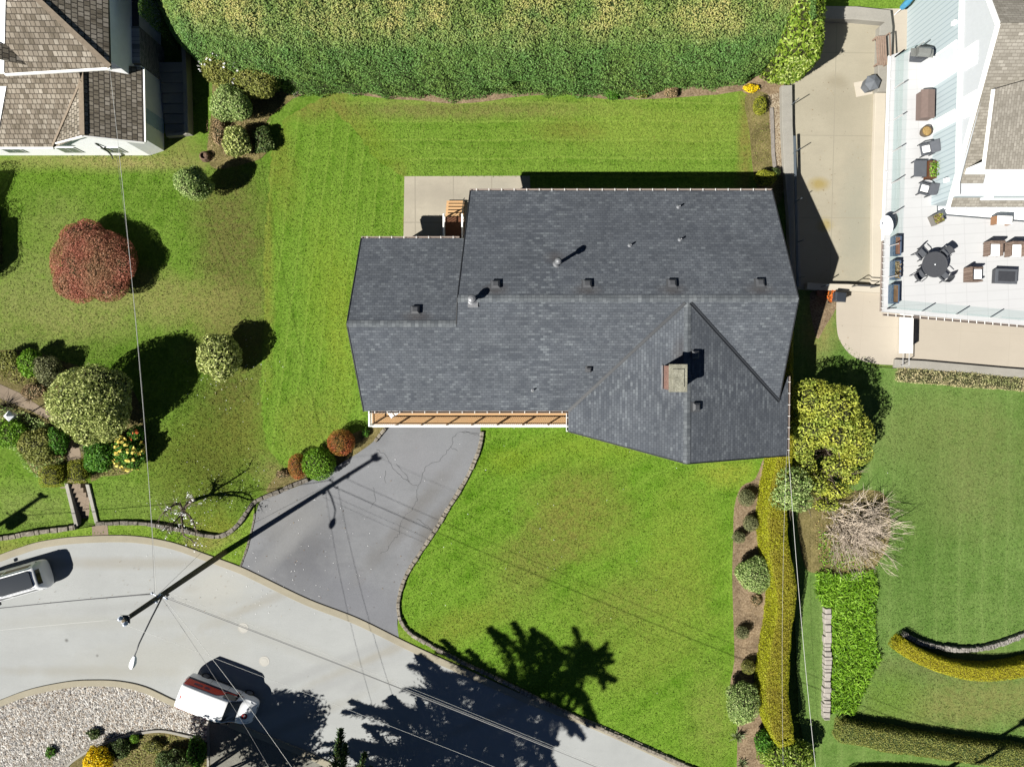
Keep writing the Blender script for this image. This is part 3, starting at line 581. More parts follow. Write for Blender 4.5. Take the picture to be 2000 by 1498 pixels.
# gutters with hangers
def gutter(p, q, out, name='gutter', hang=.75, parent=None, mats=None, w=.1, tick=.026):
    p, q = Vector(p), Vector(q); d = (q-p).normalized(); o = Vector(out).normalized(); mm = MB(); z = Vector((0, 0, 1))
    a, b = p+o*.02-z*.02, q+o*.02-z*.02
    mm.cm = 0
    def pl(s0, s1, t0, t1):
        vs = [a+o*s0+z*t0, b+o*s0+z*t0, b+o*s1+z*t0, a+o*s1+z*t0, a+o*s0+z*t1, b+o*s0+z*t1, b+o*s1+z*t1, a+o*s1+z*t1]
        mm.poly(vs, [(3, 2, 1, 0), (4, 5, 6, 7), (0, 1, 5, 4), (1, 2, 6, 5), (2, 3, 7, 6), (3, 0, 4, 7)])
    pl(w-.02, w, -.1, .025); pl(0, w, -.115, -.1)
    L = (q-p).length; k = int(L/hang); mm.cm = 1
    for j in range(k+1):
        c = a+d*(L*(j+.5)/(k+1)); mm.bar(c-o*.02+z*.035, c+o*(w+.01)+z*.035, tick, .025)
    mm.cm = 0; return mm.build(name, mats or [M_gutb, M_white], parent or h0)
gutter(NW, NE, (0, 1, 0)); gutter(NW2, w2e, (0, 1, 0)); gutter(SW+Vector((.3, 0, 0)), VL, (0, -1, 0)); gutter(VL-Vector((0, .1, 0)), FL, (-1, 0, 0), mats=[M_white, M_white]); gutter(GN, FR, (1, 0, 0), mats=[M_gutb, M_white])
# roof vents
def boxvent(px, py, f, sx, label=None):
    q = PL(px, py, lambda x, y: f(x, y)+.14); z = f(q.x, q.y); mm = MB()
    nx_, ny_ = -(f(q.x+.1, q.y)-z)/.1, -(f(q.x, q.y+.1)-z)/.1
    nrm = Vector((nx_, ny_, 1)).normalized(); M = Matrix.Translation((q.x, q.y, z)) @ nrm.to_track_quat('Z', 'Y').to_matrix().to_4x4()
    s = sx; mm.box(-s*1.25, s*1.25, -s*1.25, s*1.25, 0, .015, M); mm.box(-s*.8, s*.8, -s*.8, s*.8, .0, .12, M)
    b = [M @ Vector(v) for v in ((-s, -s, .12), (s, -s, .12), (s, s, .12), (-s, s, .12), (-s, -s, .17), (s, -s, .17), (s, s, .17), (-s, s, .17), (-s*.55, -s*.55, .25), (s*.55, -s*.55, .25), (s*.55, s*.55, .25), (-s*.55, s*.55, .25))]
    mm.poly(b, [(3, 2, 1, 0), (0, 1, 5, 4), (1, 2, 6, 5), (2, 3, 7, 6), (3, 0, 4, 7), (4, 5, 9, 8), (5, 6, 10, 9), (6, 7, 11, 10), (7, 4, 8, 11), (8, 9, 10, 11)])
    mm.build('roof_vent', M_vent, roof)
for px, py in ((968, 557), (1147, 556), (1313, 555), (1485, 554)): boxvent(px, py, fN, .24)
boxvent(811, 607, fN2, .24); boxvent(1357, 693, fE, .22); boxvent(1359, 795, fE, .23); boxvent(1150, 721, fS, .15)
def stack(px, py, f, r, h, kind):
    q = P(px, py, f(0, 0)); q = PL(px, py, f); z = f(q.x, q.y); mm = MB(); c = (q.x, q.y, z-.1)
    if kind == 'pipe': mm.lathe(c, [(r*2.6, .1), (r*1.3, .18), (r, .2), (r, h), (r*.8, h), (r*.8, h-.05)], 12)
    elif kind == 'turbine':
        mm.lathe(c, [(.3, .08), (.2, .14), (.13, .2), (.12, .62), (.2, .66), (.24, .78), (.2, .9), (.08, .96)], 14)
        mm.box(q.x-.27, q.x+.3, q.y-.42, q.y-.1, z-.04, z-.015)
    else:
        mm.lathe(c, [(.24, .06), (.14, .2), (.1, .24), (.1, h), (.17, h+.02), (.17, h+.22), (.19, h+.24), (.12, h+.34), (.02, h+.37)], 14)
    mm.build('flue_pipe' if kind != 'pipe' else 'vent_pipe', M_flue if kind != 'pipe' else M_metal, roof, sm=False)
for px, py in ((1230, 480), (1328, 469), (1325, 405)): stack(px, py, fN, .05, .42, 'pipe')
stack(1041, 762, fS, .05, .35, 'pipe'); stack(923, 586, fS, .12, .9, 'turbine'); stack(1087, 517, fN, .1, 1.35, 'flue')
# chimney
q = PL(1312, 737, fW); cx, cy = q.x, q.y; m = MB()
m.box(cx-.42, cx+.42, cy-.66, cy+.66, 4.3, 7.0); ch = m.build('chimney', M_brick, roof)
m = MB(); m.box(cx-.5, cx+.5, cy-.76, cy+.76, 7.0, 7.14); m.box(cx-.32, cx+.32, cy-.5, cy+.5, 7.14, 7.2); m.build('chimney_cap', M_conc_cap, ch, bevel=.02)
m = MB(); zc = fW(cx-.55, cy); m.box(cx-.56, cx-.5, cy-.7, cy+.7, zc-.1, zc+.12); m.build('flashing', M_metal, ch)
# front balcony
DZ = 2.75; b0 = P(727, 806, DZ); b1 = P(1110, 806, DZ); yb = P(900, 829, DZ).y; x0, x1 = b0.x, Xl+.35; y1 = Ys+.5
bal = MB().box(x0, x1, yb, y1, DZ-.25, DZ).build('balcony', M_deckb, h0)
m = MB(); rl = DZ+.95
m.box(x0-.02, x1, yb-.035, yb+.035, rl, rl+.05); m.box(x0-.035, x0+.035, yb+.04, y1, rl, rl+.05)
m.box(x0, x1, yb-.02, yb+.02, DZ+.1, DZ+.15); m.box(x0-.02, x0+.02, yb+.065, y1, DZ+.1, DZ+.15)
n_ = int((x1-x0)/.125)
for k in range(1, n_): m.box(x0+k*.125-.008, x0+k*.125+.008, yb-.008, yb+.008, DZ+.15, rl)
for k in range(1, 10): m.box(x0-.012, x0+.012, yb+k*.125-.012, yb+k*.125+.012, DZ+.15, rl)
m.build('balustrade', M_white, bal)
m = MB()
for k in range(9):
    xx = x0+(x1-x0)*k/8; m.box(xx-.045, xx+.045, yb-.033, yb+.033, DZ, rl-.003)
split_build(m, 'post', M_white, bal)
m = MB()
for k in range(4):
    xx = x0+.1+(x1-x0-.3)*k/3; m.box(xx-.07, xx+.07, yb+.1, yb+.24, 0, DZ-.25)
split_build(m, 'support_post', M_white, bal)
gutter(Vector((x0, yb-.1, DZ-.02)), Vector((x1, yb-.1, DZ-.02)), (0, -1, 0), 'balcony_gutter', .5, bal, [M_white, M_white], w=.05, tick=.025)
gutter(Vector((x0-.08, yb, DZ-.02)), Vector((x0-.08, y1-.6, DZ-.02)), (-1, 0, 0), 'balcony_gutter', .5, bal, [M_white, M_white], w=.05, tick=.025)
# white chair on the balcony
q = P(768, 812, DZ+.5)
ck = thing('patio_chair', 'white slatted chair standing on the tan front balcony', 'chair', (q.x, q.y+.2, DZ), math.radians(35))
def lchair(root, ms, mf, w=.5, d=.48, hs=.43, hb=.85, slats=5):
    mm = MB()
    for k in range(slats): mm.box(-w/2, w/2, -d/2+k*d/slats+.01, -d/2+(k+1)*d/slats-.015, hs-.03, hs)
    mm.build('seat', ms, root, False)
    mm = MB()
    for k in range(slats): xx = -w/2+.04+k*(w-.08)/(slats-1); mm.bar((xx, d/2, hs), (xx, d/2+.14, hb), .05, .02)
    mm.bar((-w/2, d/2+.14, hb), (w/2, d/2+.14, hb), .05, .03); mm.build('backrest', ms, root, False)
    for sx in (-1, 1):
        for sy in (-1, 1): MB().bar((sx*(w/2-.03), sy*(d/2-.02), 0), (sx*(w/2-.03), sy*(d/2-.04), hs-.02), .04, .04).build('leg', mf, root, False)
        mm = MB(); mm.bar((sx*w/2, -d/2, hs+.2), (sx*w/2, d/2+.06, hs+.2), .05, .03); mm.bar((sx*w/2, -d/2+.03, hs-.02), (sx*w/2, -d/2+.03, hs+.2), .035); mm.build('armrest', mf, root, False)
lchair(ck, M_white, M_white)
# back porch of wood with white rails
pz = 1.25; a = P(868, 455, pz); b = P(906, 424, pz); yb0 = P(880, 470, pz).y-.6
pch = MB().box(a.x, b.x, yb0, b.y, pz-.16, pz).build('porch_deck', M_wood, h0)
m = MB()
for xx in (a.x+.03, b.x-.05):
    m.box(xx-.04, xx+.04, yb0, b.y, pz+.9, pz+.95); m.box(xx-.02, xx+.02, yb0, b.y, pz+.1, pz+.14)
    for k in range(14):
        yy = yb0+(b.y-yb0)*(k+.5)/14; m.box(xx-.012, xx+.012, yy-.012, yy+.012, pz+.14, pz+.9)
    m.box(xx-.045, xx+.045, b.y-.09, b.y-.001, 0, pz+.899)
m.build('railing', M_white, pch)
m = MB()
for k in range(5): m.box(a.x+.05, b.x-.05, b.y+k*.24, b.y+(k+1)*.24+.02, pz-.2*(k+1)-.05, pz-.2*(k+1))
m.build('porch_step', M_deckb, pch)
m = MB(); m.tube([(b.x-.05, b.y+.02, pz+.9), (b.x-.03, b.y+1.15, .95), (b.x+.02, b.y+1.25, .9)], .03); m.tube([(b.x-.03, b.y+1.15, 0), (b.x-.03, b.y+1.15, .95)], .03); m.build('handrail', M_dmetal, pch)
m = MB(); m.box(a.x+.06, b.x-.06, yb0, b.y-.05, 0, pz-.17); m.build('skirting', M_wood, pch)
# ------------------------------------------------------------------ white house with cedar shake roofs (top left)
hl = thing('cottage', 'white walled house with weathered brown shake roofs in the top left corner', 'house', (-26, 14, 0))
Yw = P(50, 304, 0).y; Xw = P(319, 200, 0).x
ZE = 3.0; Ye = P(50, 287, ZE).y; Xe = P(280, 270, ZE).x; Zg = 4.5; Xg = P(161, 262, Zg).x
Yg = P(161, 264, Zg).y; ZU = 5.9; Yu = P(110, 131, ZU).y; Xu = P(214, 100, ZU).x
m = MB(); t = .14
fs = lambda y: ZE+(y-Ye)*.46
Yv2 = Ye+(Zg-ZE)/.46
xv = P(103, 283, ZE).x; ytop = Yu+.9
XL = -46.0
rA, rB, rC_, rD = P(-8, 287, ZE), PL(8, 150, lambda x, y: ZE+(y-Ye)*.46), P(9, 130, ZU), P(16, 0, 7.8)
m.cm = 0; m.slab([(rA.x, Ye, ZE), (xv, Ye, ZE), (Xg, Yv2, Zg), (Xg, ytop, fs(ytop)), (rB.x, ytop, fs(ytop))], t)
m.cm = 1; m.slab([(xv, Ye, ZE+.004), (xv+.15, Yg, ZE+.05), (Xg, Yg, Zg), (Xg, Yv2, Zg+.004)], t)
m.slab([(Xg, Yg, Zg), (Xe, P(275, 277, ZE).y, ZE), (Xe, P(277, 132, ZE).y, ZE), (Xg, ytop, Zg)], t)
# upper hip roof
HZ = 7.9; hp = P(58, -15, HZ)
m.cm = 0; m.slab([(Xu, Yu, ZU), (hp.x, hp.y, HZ), (rD.x+.02, hp.y, HZ), (rC_.x, Yu-.35, ZU)], t)
m.cm = 1; m.slab([(Xu, Yu, ZU), (Xu-.1, Yu+14, ZU), (hp.x, Yu+14, HZ), (hp.x, hp.y, HZ)], t)
kS = (HZ-ZU)/(hp.y-Yu); g0 = P(65, 132, ZU); g1 = P(11, 83, 6.9); zS = lambda y: ZU+(y-Yu)*kS; g1.z = zS(g1.y); mE = (g1.z-ZU)/(g0.x-g1.x)
xw_ = rC_.x-.02; m.slab([(g0.x, Yu+.03, ZU+.02), (g1.x, g1.y, g1.z+.02), (xw_, g1.y, ZU+(g0.x-xw_)*mE+.02), (xw_, Yu+.03, ZU+(g0.x-xw_)*mE+.02)], .1)
rl_ = m.build('roof', [M_shk, M_shk2], hl)
m = MB()
def hipcap(a, b, w=.14): m.bar(Vector(a)+Vector((0, 0, .02)), Vector(b)+Vector((0, 0, .02)), w*2, .06)
hipcap((Xu, Yu, ZU), (hp.x, hp.y, HZ)); hipcap((Xg, Yg, Zg), (Xg, ytop, Zg)); hipcap((g0.x, Yu+.05, ZU+.05), (g1.x, g1.y, g1.z+.06), .07); hipcap((xv, Ye, ZE+.03), (Xg, Yv2, Zg+.03), .06)
m.build('ridge_cap', plain('weathered_ridge', A(176, 160, 140), .9, .15), rl_)
m = MB()
for k in range(2): pass
yy = P(100, 132, ZU).y
m.bar((rC_.x, Yu-.42, ZU-.06), (Xu+.02, Yu-.08, ZU-.06), .1, .16); m.bar((rA.x, Ye-.06, ZE-.1), (xv, Ye-.06, ZE-.1), .1, .16)
m.bar((xv+.15, Yg-.05, ZE-.02), (Xg, Yg-.05, Zg-.1), .06, .18); m.bar((Xg, Yg-.05, Zg-.1), (Xe, P(275, 277, ZE).y-.05, ZE-.1), .06, .18)
m.bar((Xe+.07, P(275, 277, ZE).y, ZE-.1), (Xe+.07, P(277, 132, ZE).y, ZE-.1), .1, .12)
split_build(m, 'fascia', M_white, rl_)
m = MB()                                  # white slabs filling the blank wedge beyond the rake, at the very edge
m.slab([(rA.x-.02, Ye-.1, ZE+.05), (rB.x-.02, Yu-.5, fs(Yu-.5)+.05), (XL, Yu-.5, fs(Yu-.5)+.05), (XL, Ye-.1, ZE+.05)], .3); m.slab([(rC_.x-.02, Yu-.3, ZU+.05), (rD.x-.02, hp.y, HZ+.05), (rD.x-.02, hp.y+8, HZ+.05), (XL, hp.y+8, HZ+.05), (XL, Yu-.3, ZU+.05)], .3)
m.build('flat_slab', M_white, hl)
# walls
m = MB(); gW = Xg-(Xe-Xg)+.3
m.box(XL, Xw-.9, Yw, Yu-.2, 0, ZE-.2)
m.box(Xw-.902, Xw, Yw+.3, P(319, 135, 0).y, 0, ZE-.35)
m.poly([(x, y, z) for y in (Yw-.001, Yw+.3) for x, z in ((xv+.3, ZE-.21), (Xw-.6, ZE-.21), (Xw-.6, ZE-.3), (Xg, Zg-.35))], [(0, 1, 2, 3), (7, 6, 5, 4), (0, 4, 5, 1), (3, 7, 4, 0), (2, 6, 7, 3)])
m.poly([(Xw-.9, Yw, 0), (Xw, Yw+.3, 0), (Xw, Yw+.3, ZE-.35), (Xw-.9, Yw, ZE-.21)], [(0, 1, 2, 3)])
m.box(XL, Xu-.35, Yu+.62, Yu+16, ZE-.3, ZU-.15)
m.box(Xw-.903, -22.3, P(319, 134, 0).y, Yu+16, 0, 2.8)
m.build('wall', M_whitew, hl)
def lwin(x0_, x1_, y_, z0_, z1_):
    mm = MB(); mm.box(x0_, x1_, y_-.05, y_-.003, z0_, z1_); fr = mm.build('window', M_white, hl)
    mm = MB(); mm.box(x0_+.06, (x0_+x1_)/2-.03, y_-.06, y_-.052, z0_+.06, z1_-.06); mm.box((x0_+x1_)/2+.03, x1_-.06, y_-.06, y_-.052, z0_+.06, z1_-.06); mm.build('pane', M_pgrass, fr)
for px in (23, 134, 220):
    q = P(px, 291, 1.3); lwin(q.x-.6, q.x+.6, Yw, .7, 1.8)
m = MB(); m.box(Xw+.003, Xw+.06, P(319, 262, 0).y, P(319, 236, 0).y, .1, 2.2); m.build('door', plain('pale_blue_door', (.35, .45, .55), .5), hl)
m = MB(); q = P(222, 303, .6); m.tube([P(186, 277, 2.6)-Vector((0, .1, 0)), P(210, 292, 1.4)-Vector((0, .12, 0)), P(218, 300, .9)-Vector((0, .12, 0)), P(220, 306, .3)-Vector((0, .12, 0))], .05); m.build('drain_pipe', M_dmetal, hl)
# two grey brick chimneys
M_gbrick = shingle('grey_brick', [A(150, 148, 150), A(206, 204, 206), A(236, 234, 232)], 'yz', .24, .085, .012, A(120, 118, 116), .1)
y0_, y1_ = P(282, 124, 2.95).y, P(282, 52, 2.95).y
MB().box(-23.4, -22.12, y0_, y1_, 0, 2.95).build('chimney_breast', M_gbrick, hl)
y0_, y1_ = P(218, 50, 5.2).y, P(218, -10, 5.2).y
MB().box(-23.8, -22.85, y0_, y1_, 2.9, 5.3).build('chimney_breast', M_gbrick, hl)
MB().box(-24.2, -22.2, P(319, 134, 0).y+.02, Yu+16, 2.81, 2.88).build('flat_slab', plain('dark_roofing', A(90, 92, 96), .9), hl)
# sunken steps and low wall beside it
m = MB()
xa, xb = P(322, 200, 0).x, P(372, 200, 0).x; ya, yb_ = P(340, 262, 0).y, P(340, 130, 0).y
for k in range(7):
    yk = ya+(yb_-ya)*k/7; m.box(xa, xb-.005, yk, yk+(yb_-ya)/7-.01, 0, .05+.1*k)
tag(m.build('steps', M_wallc, bevel=.01), 'dark shaded concrete steps beside the white house wall', 'steps')
m = MB(); ribbon_mb(m, [(374, 266), (373, 210), (371, 150), (368, 90)], .26, 0, .75); ribbon_mb(m, [(330, 268), (352, 266), (371, 263)], .2, 0, .4)
tag(m.build('concrete_wall', M_wallc, bevel=.02), 'low concrete wall along the shaded steps of the white house', 'wall')
# ------------------------------------------------------------------ pale house with deck (right)
hr = thing('deck_house', 'pale blue and white house with taupe roof beside the tiled terrace', 'house', (28, 10, 0))
DK = 3.0; Xh = P(1822, 250, DK).x; ZB = 5.35; Xt = P(1870, 250, ZB).x
M_blue = NT('blue_siding'); _w = M_blue.n('ShaderNodeTexWave'); _w.bands_direction = 'Y'; _w.inputs['Scale'].default_value = 1.05; M_blue.l(M_blue.pos, _w.inputs['Vector'])
M_blue = M_blue.fin(M_blue.mix(M_blue.rng(_w.outputs[1], .05, .15), (.25, .30, .325), (.335, .39, .41)), .6, .2)
Yrg = P(1953, 48, 8.8).y; yse = P(1858, 406, 4.7).y; ZRG = 8.9
sl = (ZRG-4.75)/(Yrg-yse); fr_ = lambda y: ZRG-abs(y-Yrg)*sl
yN = 2*Yrg-yse
m = MB(); ys0 = yse+.5
m.box(Xh, 48, ys0, yN-.5, 0, ZB); m.build('wall', M_blue, hr)
m = MB(); m.box(Xh-.1, Xh+.02, ys0, yN-.5, ZB+.002, ZB+.28); m.build('trim_band', M_white, hr)
m = MB(); m.poly([(x, y, z) for x in (Xh+.003, 48) for y, z in ((ys0, ZB+.001), (yN-.5, ZB+.001), (yN-.5, fr_(yN-.5)-.05), (Yrg, ZRG-.25), (ys0, max(ZB+.01, fr_(ys0)-.25)))], [(0, 1, 2, 3, 4), (9, 8, 7, 6, 5), (0, 5, 6, 1), (1, 6, 7, 2)])
m.build('gable_wall', plain('pale_stucco', (.40, .42, .44), .8, .03), hr)
# terrace deck
dp = [(1725, 609), (1729, 470), (1734, 330), (1742, 108), (1786, 92), (1830, 92), (1830, 420), (2260, 455), (2260, 660)]
m = MB(); pts = [P(x, y, DK) for x, y in dp]; m.prism([(p.x, p.y) for p in pts], DK-.28, DK)
M_tile = paved('white_terrace_tile', A(247, 248, 250), .03, joints=(1.25, .58, .02, -.06, 0, 0, .88), fine=.03, rough=.6)
terr = m.build('terrace', M_tile, hr)
m = MB(); q0, q1 = P(1737, 600, 0), P(1745, 110, 0); m.box(q0.x+.6, 48, P(1737, 604, DK).y+2.4, q1.y-1, 0, DK-.29); m.build('lower_wall', M_whitew, hr)
# roofs
m = MB(); z = Vector((0, 0, 0))
rk = lambda px, py: PL(px, py, lambda x, y: fr_(y))
R1 = rk(1953, 50); R1.y = Yrg; R1.z = ZRG; R2 = rk(1856, 404)
vA = rk(1941, 178)
m.cm = 0
xi = rk(1912, 395).x; yi0 = rk(1905, 392).y; yi1 = rk(1938, 280).y; xi1 = rk(1938, 280).x
m.slab([R1, R2, (xi+.0, R2.y, R2.z), (xi, yi0, fr_(yi0)), (xi1, yi1, fr_(yi1)), (xi1, Yrg, ZRG)], .16)
m.slab([(xi1, Yrg, ZRG), (xi1, yi1, fr_(yi1)), (48, yi1, fr_(yi1)), (48, Yrg, ZRG)], .16)
m.slab([(xi, R2.y, R2.z), (48, R2.y, R2.z), (48, yi0, fr_(yi0)), (xi, yi0, fr_(yi0))], .16)
m.slab([R1, (48, Yrg, ZRG), (48, yN, fr_(yN)), (R2.x, yN, fr_(yN))], .16)
m.cm = 1                                  # dormer roof
d0, d1 = P(1940, 176, 7.9), P(1940, 330, 7.5); Xd = d0.x
m.slab([(Xd, d1.y, 7.35), (48, d1.y, 7.35), (48, d0.y, 8.2), (Xd+6, d0.y+1.6, 8.6), (Xd, d0.y, 8.0)], .14)
rr = m.build('roof', [M_shb, M_shb2], hr)
m = MB(); m.bar(R1-Vector((.06, 0, .1)), R2-Vector((.06, 0, .1)), .1, .24); m.bar(R1-Vector((.06, 0, .1)), (R2.x-.06, yN, fr_(yN)-.1), .1, .24); m.bar((Xd-.04, d1.y, 7.3), (Xd-.04, d0.y, 7.95), .1, .16); m.bar((Xd, d1.y-.05, 7.28), (48, d1.y-.05, 7.28), .1, .16)
split_build(m, 'fascia', M_white, rr)
gutter(R2+Vector((0, -.02, 0)), Vector((48, R2.y-.02, R2.z)), (0, -1, 0), 'gutter', .6, rr, [M_white, M_white], w=.15)
# inset roof balcony
m = MB(); fz = fr_(yi0)-.25
m.box(xi+.25, 48, yi0+.003, d1.y+1.2, fz-.2, fz); m.build('roof_balcony_floor', M_tile, hr)
m = MB(); m.box(xi+.1, xi+.6, yi0, d1.y+.3, fz-.1, fz+.55); m.box(xi+.6, 48, yi0+.0, yi0+.14, fz-.1, fz+.2); m.box(Xd+.1, 48, d1.y+.2, d1.y+.5, fz, 7.2); m.build('roof_balcony_parapet', M_white, hr)
M_rail = NT('clear_rail_glass'); _g = M_rail
_tr = _g.n('ShaderNodeBsdfTransparent'); _tr.inputs[0].default_value = (.93, .97, .965, 1); _gl = _g.n('ShaderNodeBsdfGlossy'); _gl.inputs['Roughness'].default_value = .02
_mx = _g.n('ShaderNodeMixShader'); _mx.inputs[0].default_value = .05; _g.l(_tr.outputs[0], _mx.inputs[1]); _g.l(_gl.outputs[0], _mx.inputs[2]); _g.l(_mx.outputs[0], _g.out.inputs[0]); M_rail = _g.m
M_alu = plain('rail_aluminium', (.5, .5, .5), .4, .05, 4, .5, .3)
def glass_rail(parent, a, b, z, n, h=1.0):
    a, b = Vector((a.x, a.y, z)), Vector((b.x, b.y, z)); d = (b-a).normalized(); L = (b-a).length; up = Vector((0, 0, 1))
    mg = MB(); mt = MB()
    for k in range(n):
        p, q = a+d*(L*k/n+.06), a+d*(L*(k+1)/n-.06); s = Vector((-d.y, d.x, 0))*.006
        vs = [p+s+up*.08, q+s+up*.08, q-s+up*.08, p-s+up*.08, p+s+up*(h-.04), q+s+up*(h-.04), q-s+up*(h-.04), p-s+up*(h-.04)]
        mg.poly(vs, [(3, 2, 1, 0), (4, 5, 6, 7), (0, 1, 5, 4), (1, 2, 6, 5), (2, 3, 7, 6), (3, 0, 4, 7)])
    for k in range(n+1): mt.bar(a+d*(L*k/n), a+d*(L*k/n)+up*h, .05)
    split_build(mt, 'rail_post', M_alu, parent); split_build(mg, 'glass_panel', M_rail, parent)
cA, cB, cC, cD = P(1733, 603, DK), P(1748, 112, DK), P(1786, 97, DK), P(2200, 644, DK)
glass_rail(hr, cA, cB, DK, 8); glass_rail(hr, cA, cD, DK, 7); glass_rail(hr, cB, cC, DK, 1)
e0 = P(1727, 611, DK); e1 = P(2200, 651, DK); gutter(e0-Vector((0, 0, .05)), e1-Vector((0, 0, .05)), (0, -1, 0), 'gutter', .5, terr, [M_gutb, M_white], w=.14)
e0 = P(1726, 608, DK); e1 = P(1730, 470, DK); gutter(e0-Vector((0, 0, .05)), e1-Vector((0, 0, .05)), (-1, 0, 0), 'gutter', .4, terr, [M_gutb, M_white], w=.14)
e2 = P(1743, 108, DK); gutter(e1-Vector((0, 0, .05)), e2-Vector((0, 0, .05)), (-1, 0, 0), 'gutter', 3, terr, [M_white, M_white], w=.16)
# doors and windows of the pale house
def rdoor(py0, py1, z0_, z1_, nm='window'):
    y0_, y1_ = P(1822, py0, DK).y, P(1822, py1, DK).y; y0_, y1_ = min(y0_, y1_), max(y0_, y1_)
    mm = MB(); mm.box(Xh-.07, Xh-.003, y0_, y1_, z0_, z1_); fr = mm.build(nm, M_white, hr)
    mm = MB(); mm.box(Xh-.08, Xh-.072, y0_+.14, y1_-.14, z0_+.14, z1_-.14); mm.build('pane', plain('bright_pane', (.5, .56, .55), .15, .05, 1, .6), fr)
rdoor(262, 238, DK+.02, DK+2.1, 'patio_door'); rdoor(170, 110, DK+.02, DK+2.1, 'patio_door')
for py0 in (95, 190):
    y0_ = P(1905, py0, 6.4).y; mm = MB(); mm.box(Xh-.05, Xh+.0, y0_-1.0, y0_+.2, 5.85, 6.9); fr = mm.build('window', M_white, hr)
    mm = MB(); mm.box(Xh-.06, Xh-.052, y0_-.9, y0_+.1, 5.95, 6.8); mm.build('pane', plain('upper_pane', (.6, .62, .64), .2, .04, 1, .5), fr)
for px, py, zz in ((1833, 45, 5.0), (1857, 352, 4.6)):
    q = P(px, py, zz); mm = MB(); mm.box(Xh-.2, Xh-.003, q.y-.12, q.y+.12, zz-.18, zz+.12); mm.build('wall_lamp', M_white, hr, bevel=.03)
# ------------------------------------------------------------------ walls and rails round the concrete driveway
rw = thing('retaining_wall', 'grey concrete retaining wall with metal rail beside the concrete driveway', 'retaining wall', P(1538, 370, 0))
m = MB(); ribbon_mb(m, [(1532, 172), (1533, 250), (1537, 330), (1545, 420), (1550, 562)], .66, -.05, .42); m.build('wall', M_wallc, rw, bevel=.02)
M_railp = plain('blue_grey_rail', A(120, 132, 142), .5, .05, 3, .4, .2)
m = MB(); pa = P(1543, 268, .42); pb = P(1549, 560, .42)
m.bar((pa.x+.2, pa.y, .62), (pb.x+.2, pb.y, .62), .14, .07); m.build('handrail', M_railp, rw)
for py in (205, 300, 395, 475, 545):
    q = P(1540+(py-200)*.03, py, .42); m = MB(); m.bar((q.x+.2, q.y, .42), (q.x+.2, q.y, 1.55), .04); m.build('post', M_railp, rw)
m = MB(); ribbon_mb(m, [(1506, 212), (1508, 260), (1509, 300), (1513, 336)], .2, 0, .12); tag(m.build('timber_edging', plain('grey_timber', A(176, 168, 160), .9, .2)), 'weathered timber edging beside the tan gravel strip', 'edging')
m = MB(); ribbon_mb(m, [(1570, 560), (1600, 562), (1650, 563), (1700, 566), (1722, 567)], .42, -.05, .5); tag(m.build('concrete_wall', M_pale, bevel=.02), 'pale concrete wall closing the lower end of the concrete driveway', 'wall')
m = MB(); ribbon_mb(m, [(1600, 33), (1664, 34), (1725, 40), (1722, 60), (1720, 110), (1719, 150), (1718, 186)], .8, -.05, .55); tag(m.build('concrete_wall', M_wallc, bevel=.03), 'grey concrete wall bending round the top corner of the concrete driveway', 'wall')
m = MB(); ribbon_mb(m, [(1716, 182), (1712, 300), (1710, 420), (1708, 556)], .66, -.05, .3); tag(m.build('concrete_kerb', M_pale, bevel=.02), 'pale concrete upstand running along the terrace edge of the concrete driveway', 'kerb')
# black handrail at the driveway end
hb = thing('handrail', 'bent black metal handrail at the corner of the driveway under the terrace', 'handrail', P(1690, 560, .5))
m = MB(); q = [P(1664, 560, .5), P(1700, 562, .5), P(1715, 556, .5)]
for k in (0, 1): m.tube([q[k], q[k]+Vector((0, 0, 1))], .03)
split_build(m, 'post', M_dmetal, hb); m = MB(); m.tube([q[0]+Vector((0, 0, 1)), q[1]+Vector((0, 0, 1)), q[2]+Vector((.3, .3, .5))], .03); m.tube([q[0]+Vector((0, 0, .6)), q[1]+Vector((0, 0, .6))], .025); m.build('rail', M_dmetal, hb)
hb2 = thing('handrail', 'single black metal rail post on the pale driveway end wall', 'handrail', P(1612, 562, .5))
m = MB(); q = P(1604, 560, .5); m.bar(q, q+Vector((0, 0, 1.1)), .05); m.build('post', M_railp, hb2)
# grey cistern wall and white panel south of the terrace
sw = MB(); ribbon_mb(sw, [(1744, 710), (1800, 713), (1880, 720), (1960, 727), (2200, 745)], .55, 0, .24); tag(sw.build('concrete_wall', M_wallc, bevel=.02), 'grey concrete wall along the foot of the pale paved yard', 'wall')
wp = thing('white_partition', 'narrow white board partition standing on the pale paving below the terrace', 'partition', P(1756, 640, 0))
m = MB(); a, b = P(1757, 610, 0), P(1755, 690, 0); m.box(a.x-.05, a.x+.05, b.y, a.y+.6, .1, 1.5); m.build('panel', M_white, wp, bevel=.01)
m = MB(); m.bar((a.x, b.y-.8, 0), (a.x, b.y-.8, 1.2), .04); m.bar((a.x, b.y-.8, 1.18), (a.x, b.y, 1.18), .04); m.bar((a.x, b.y-.8, .5), (a.x, b.y, .5), .03); m.build('rail', M_alu, wp)
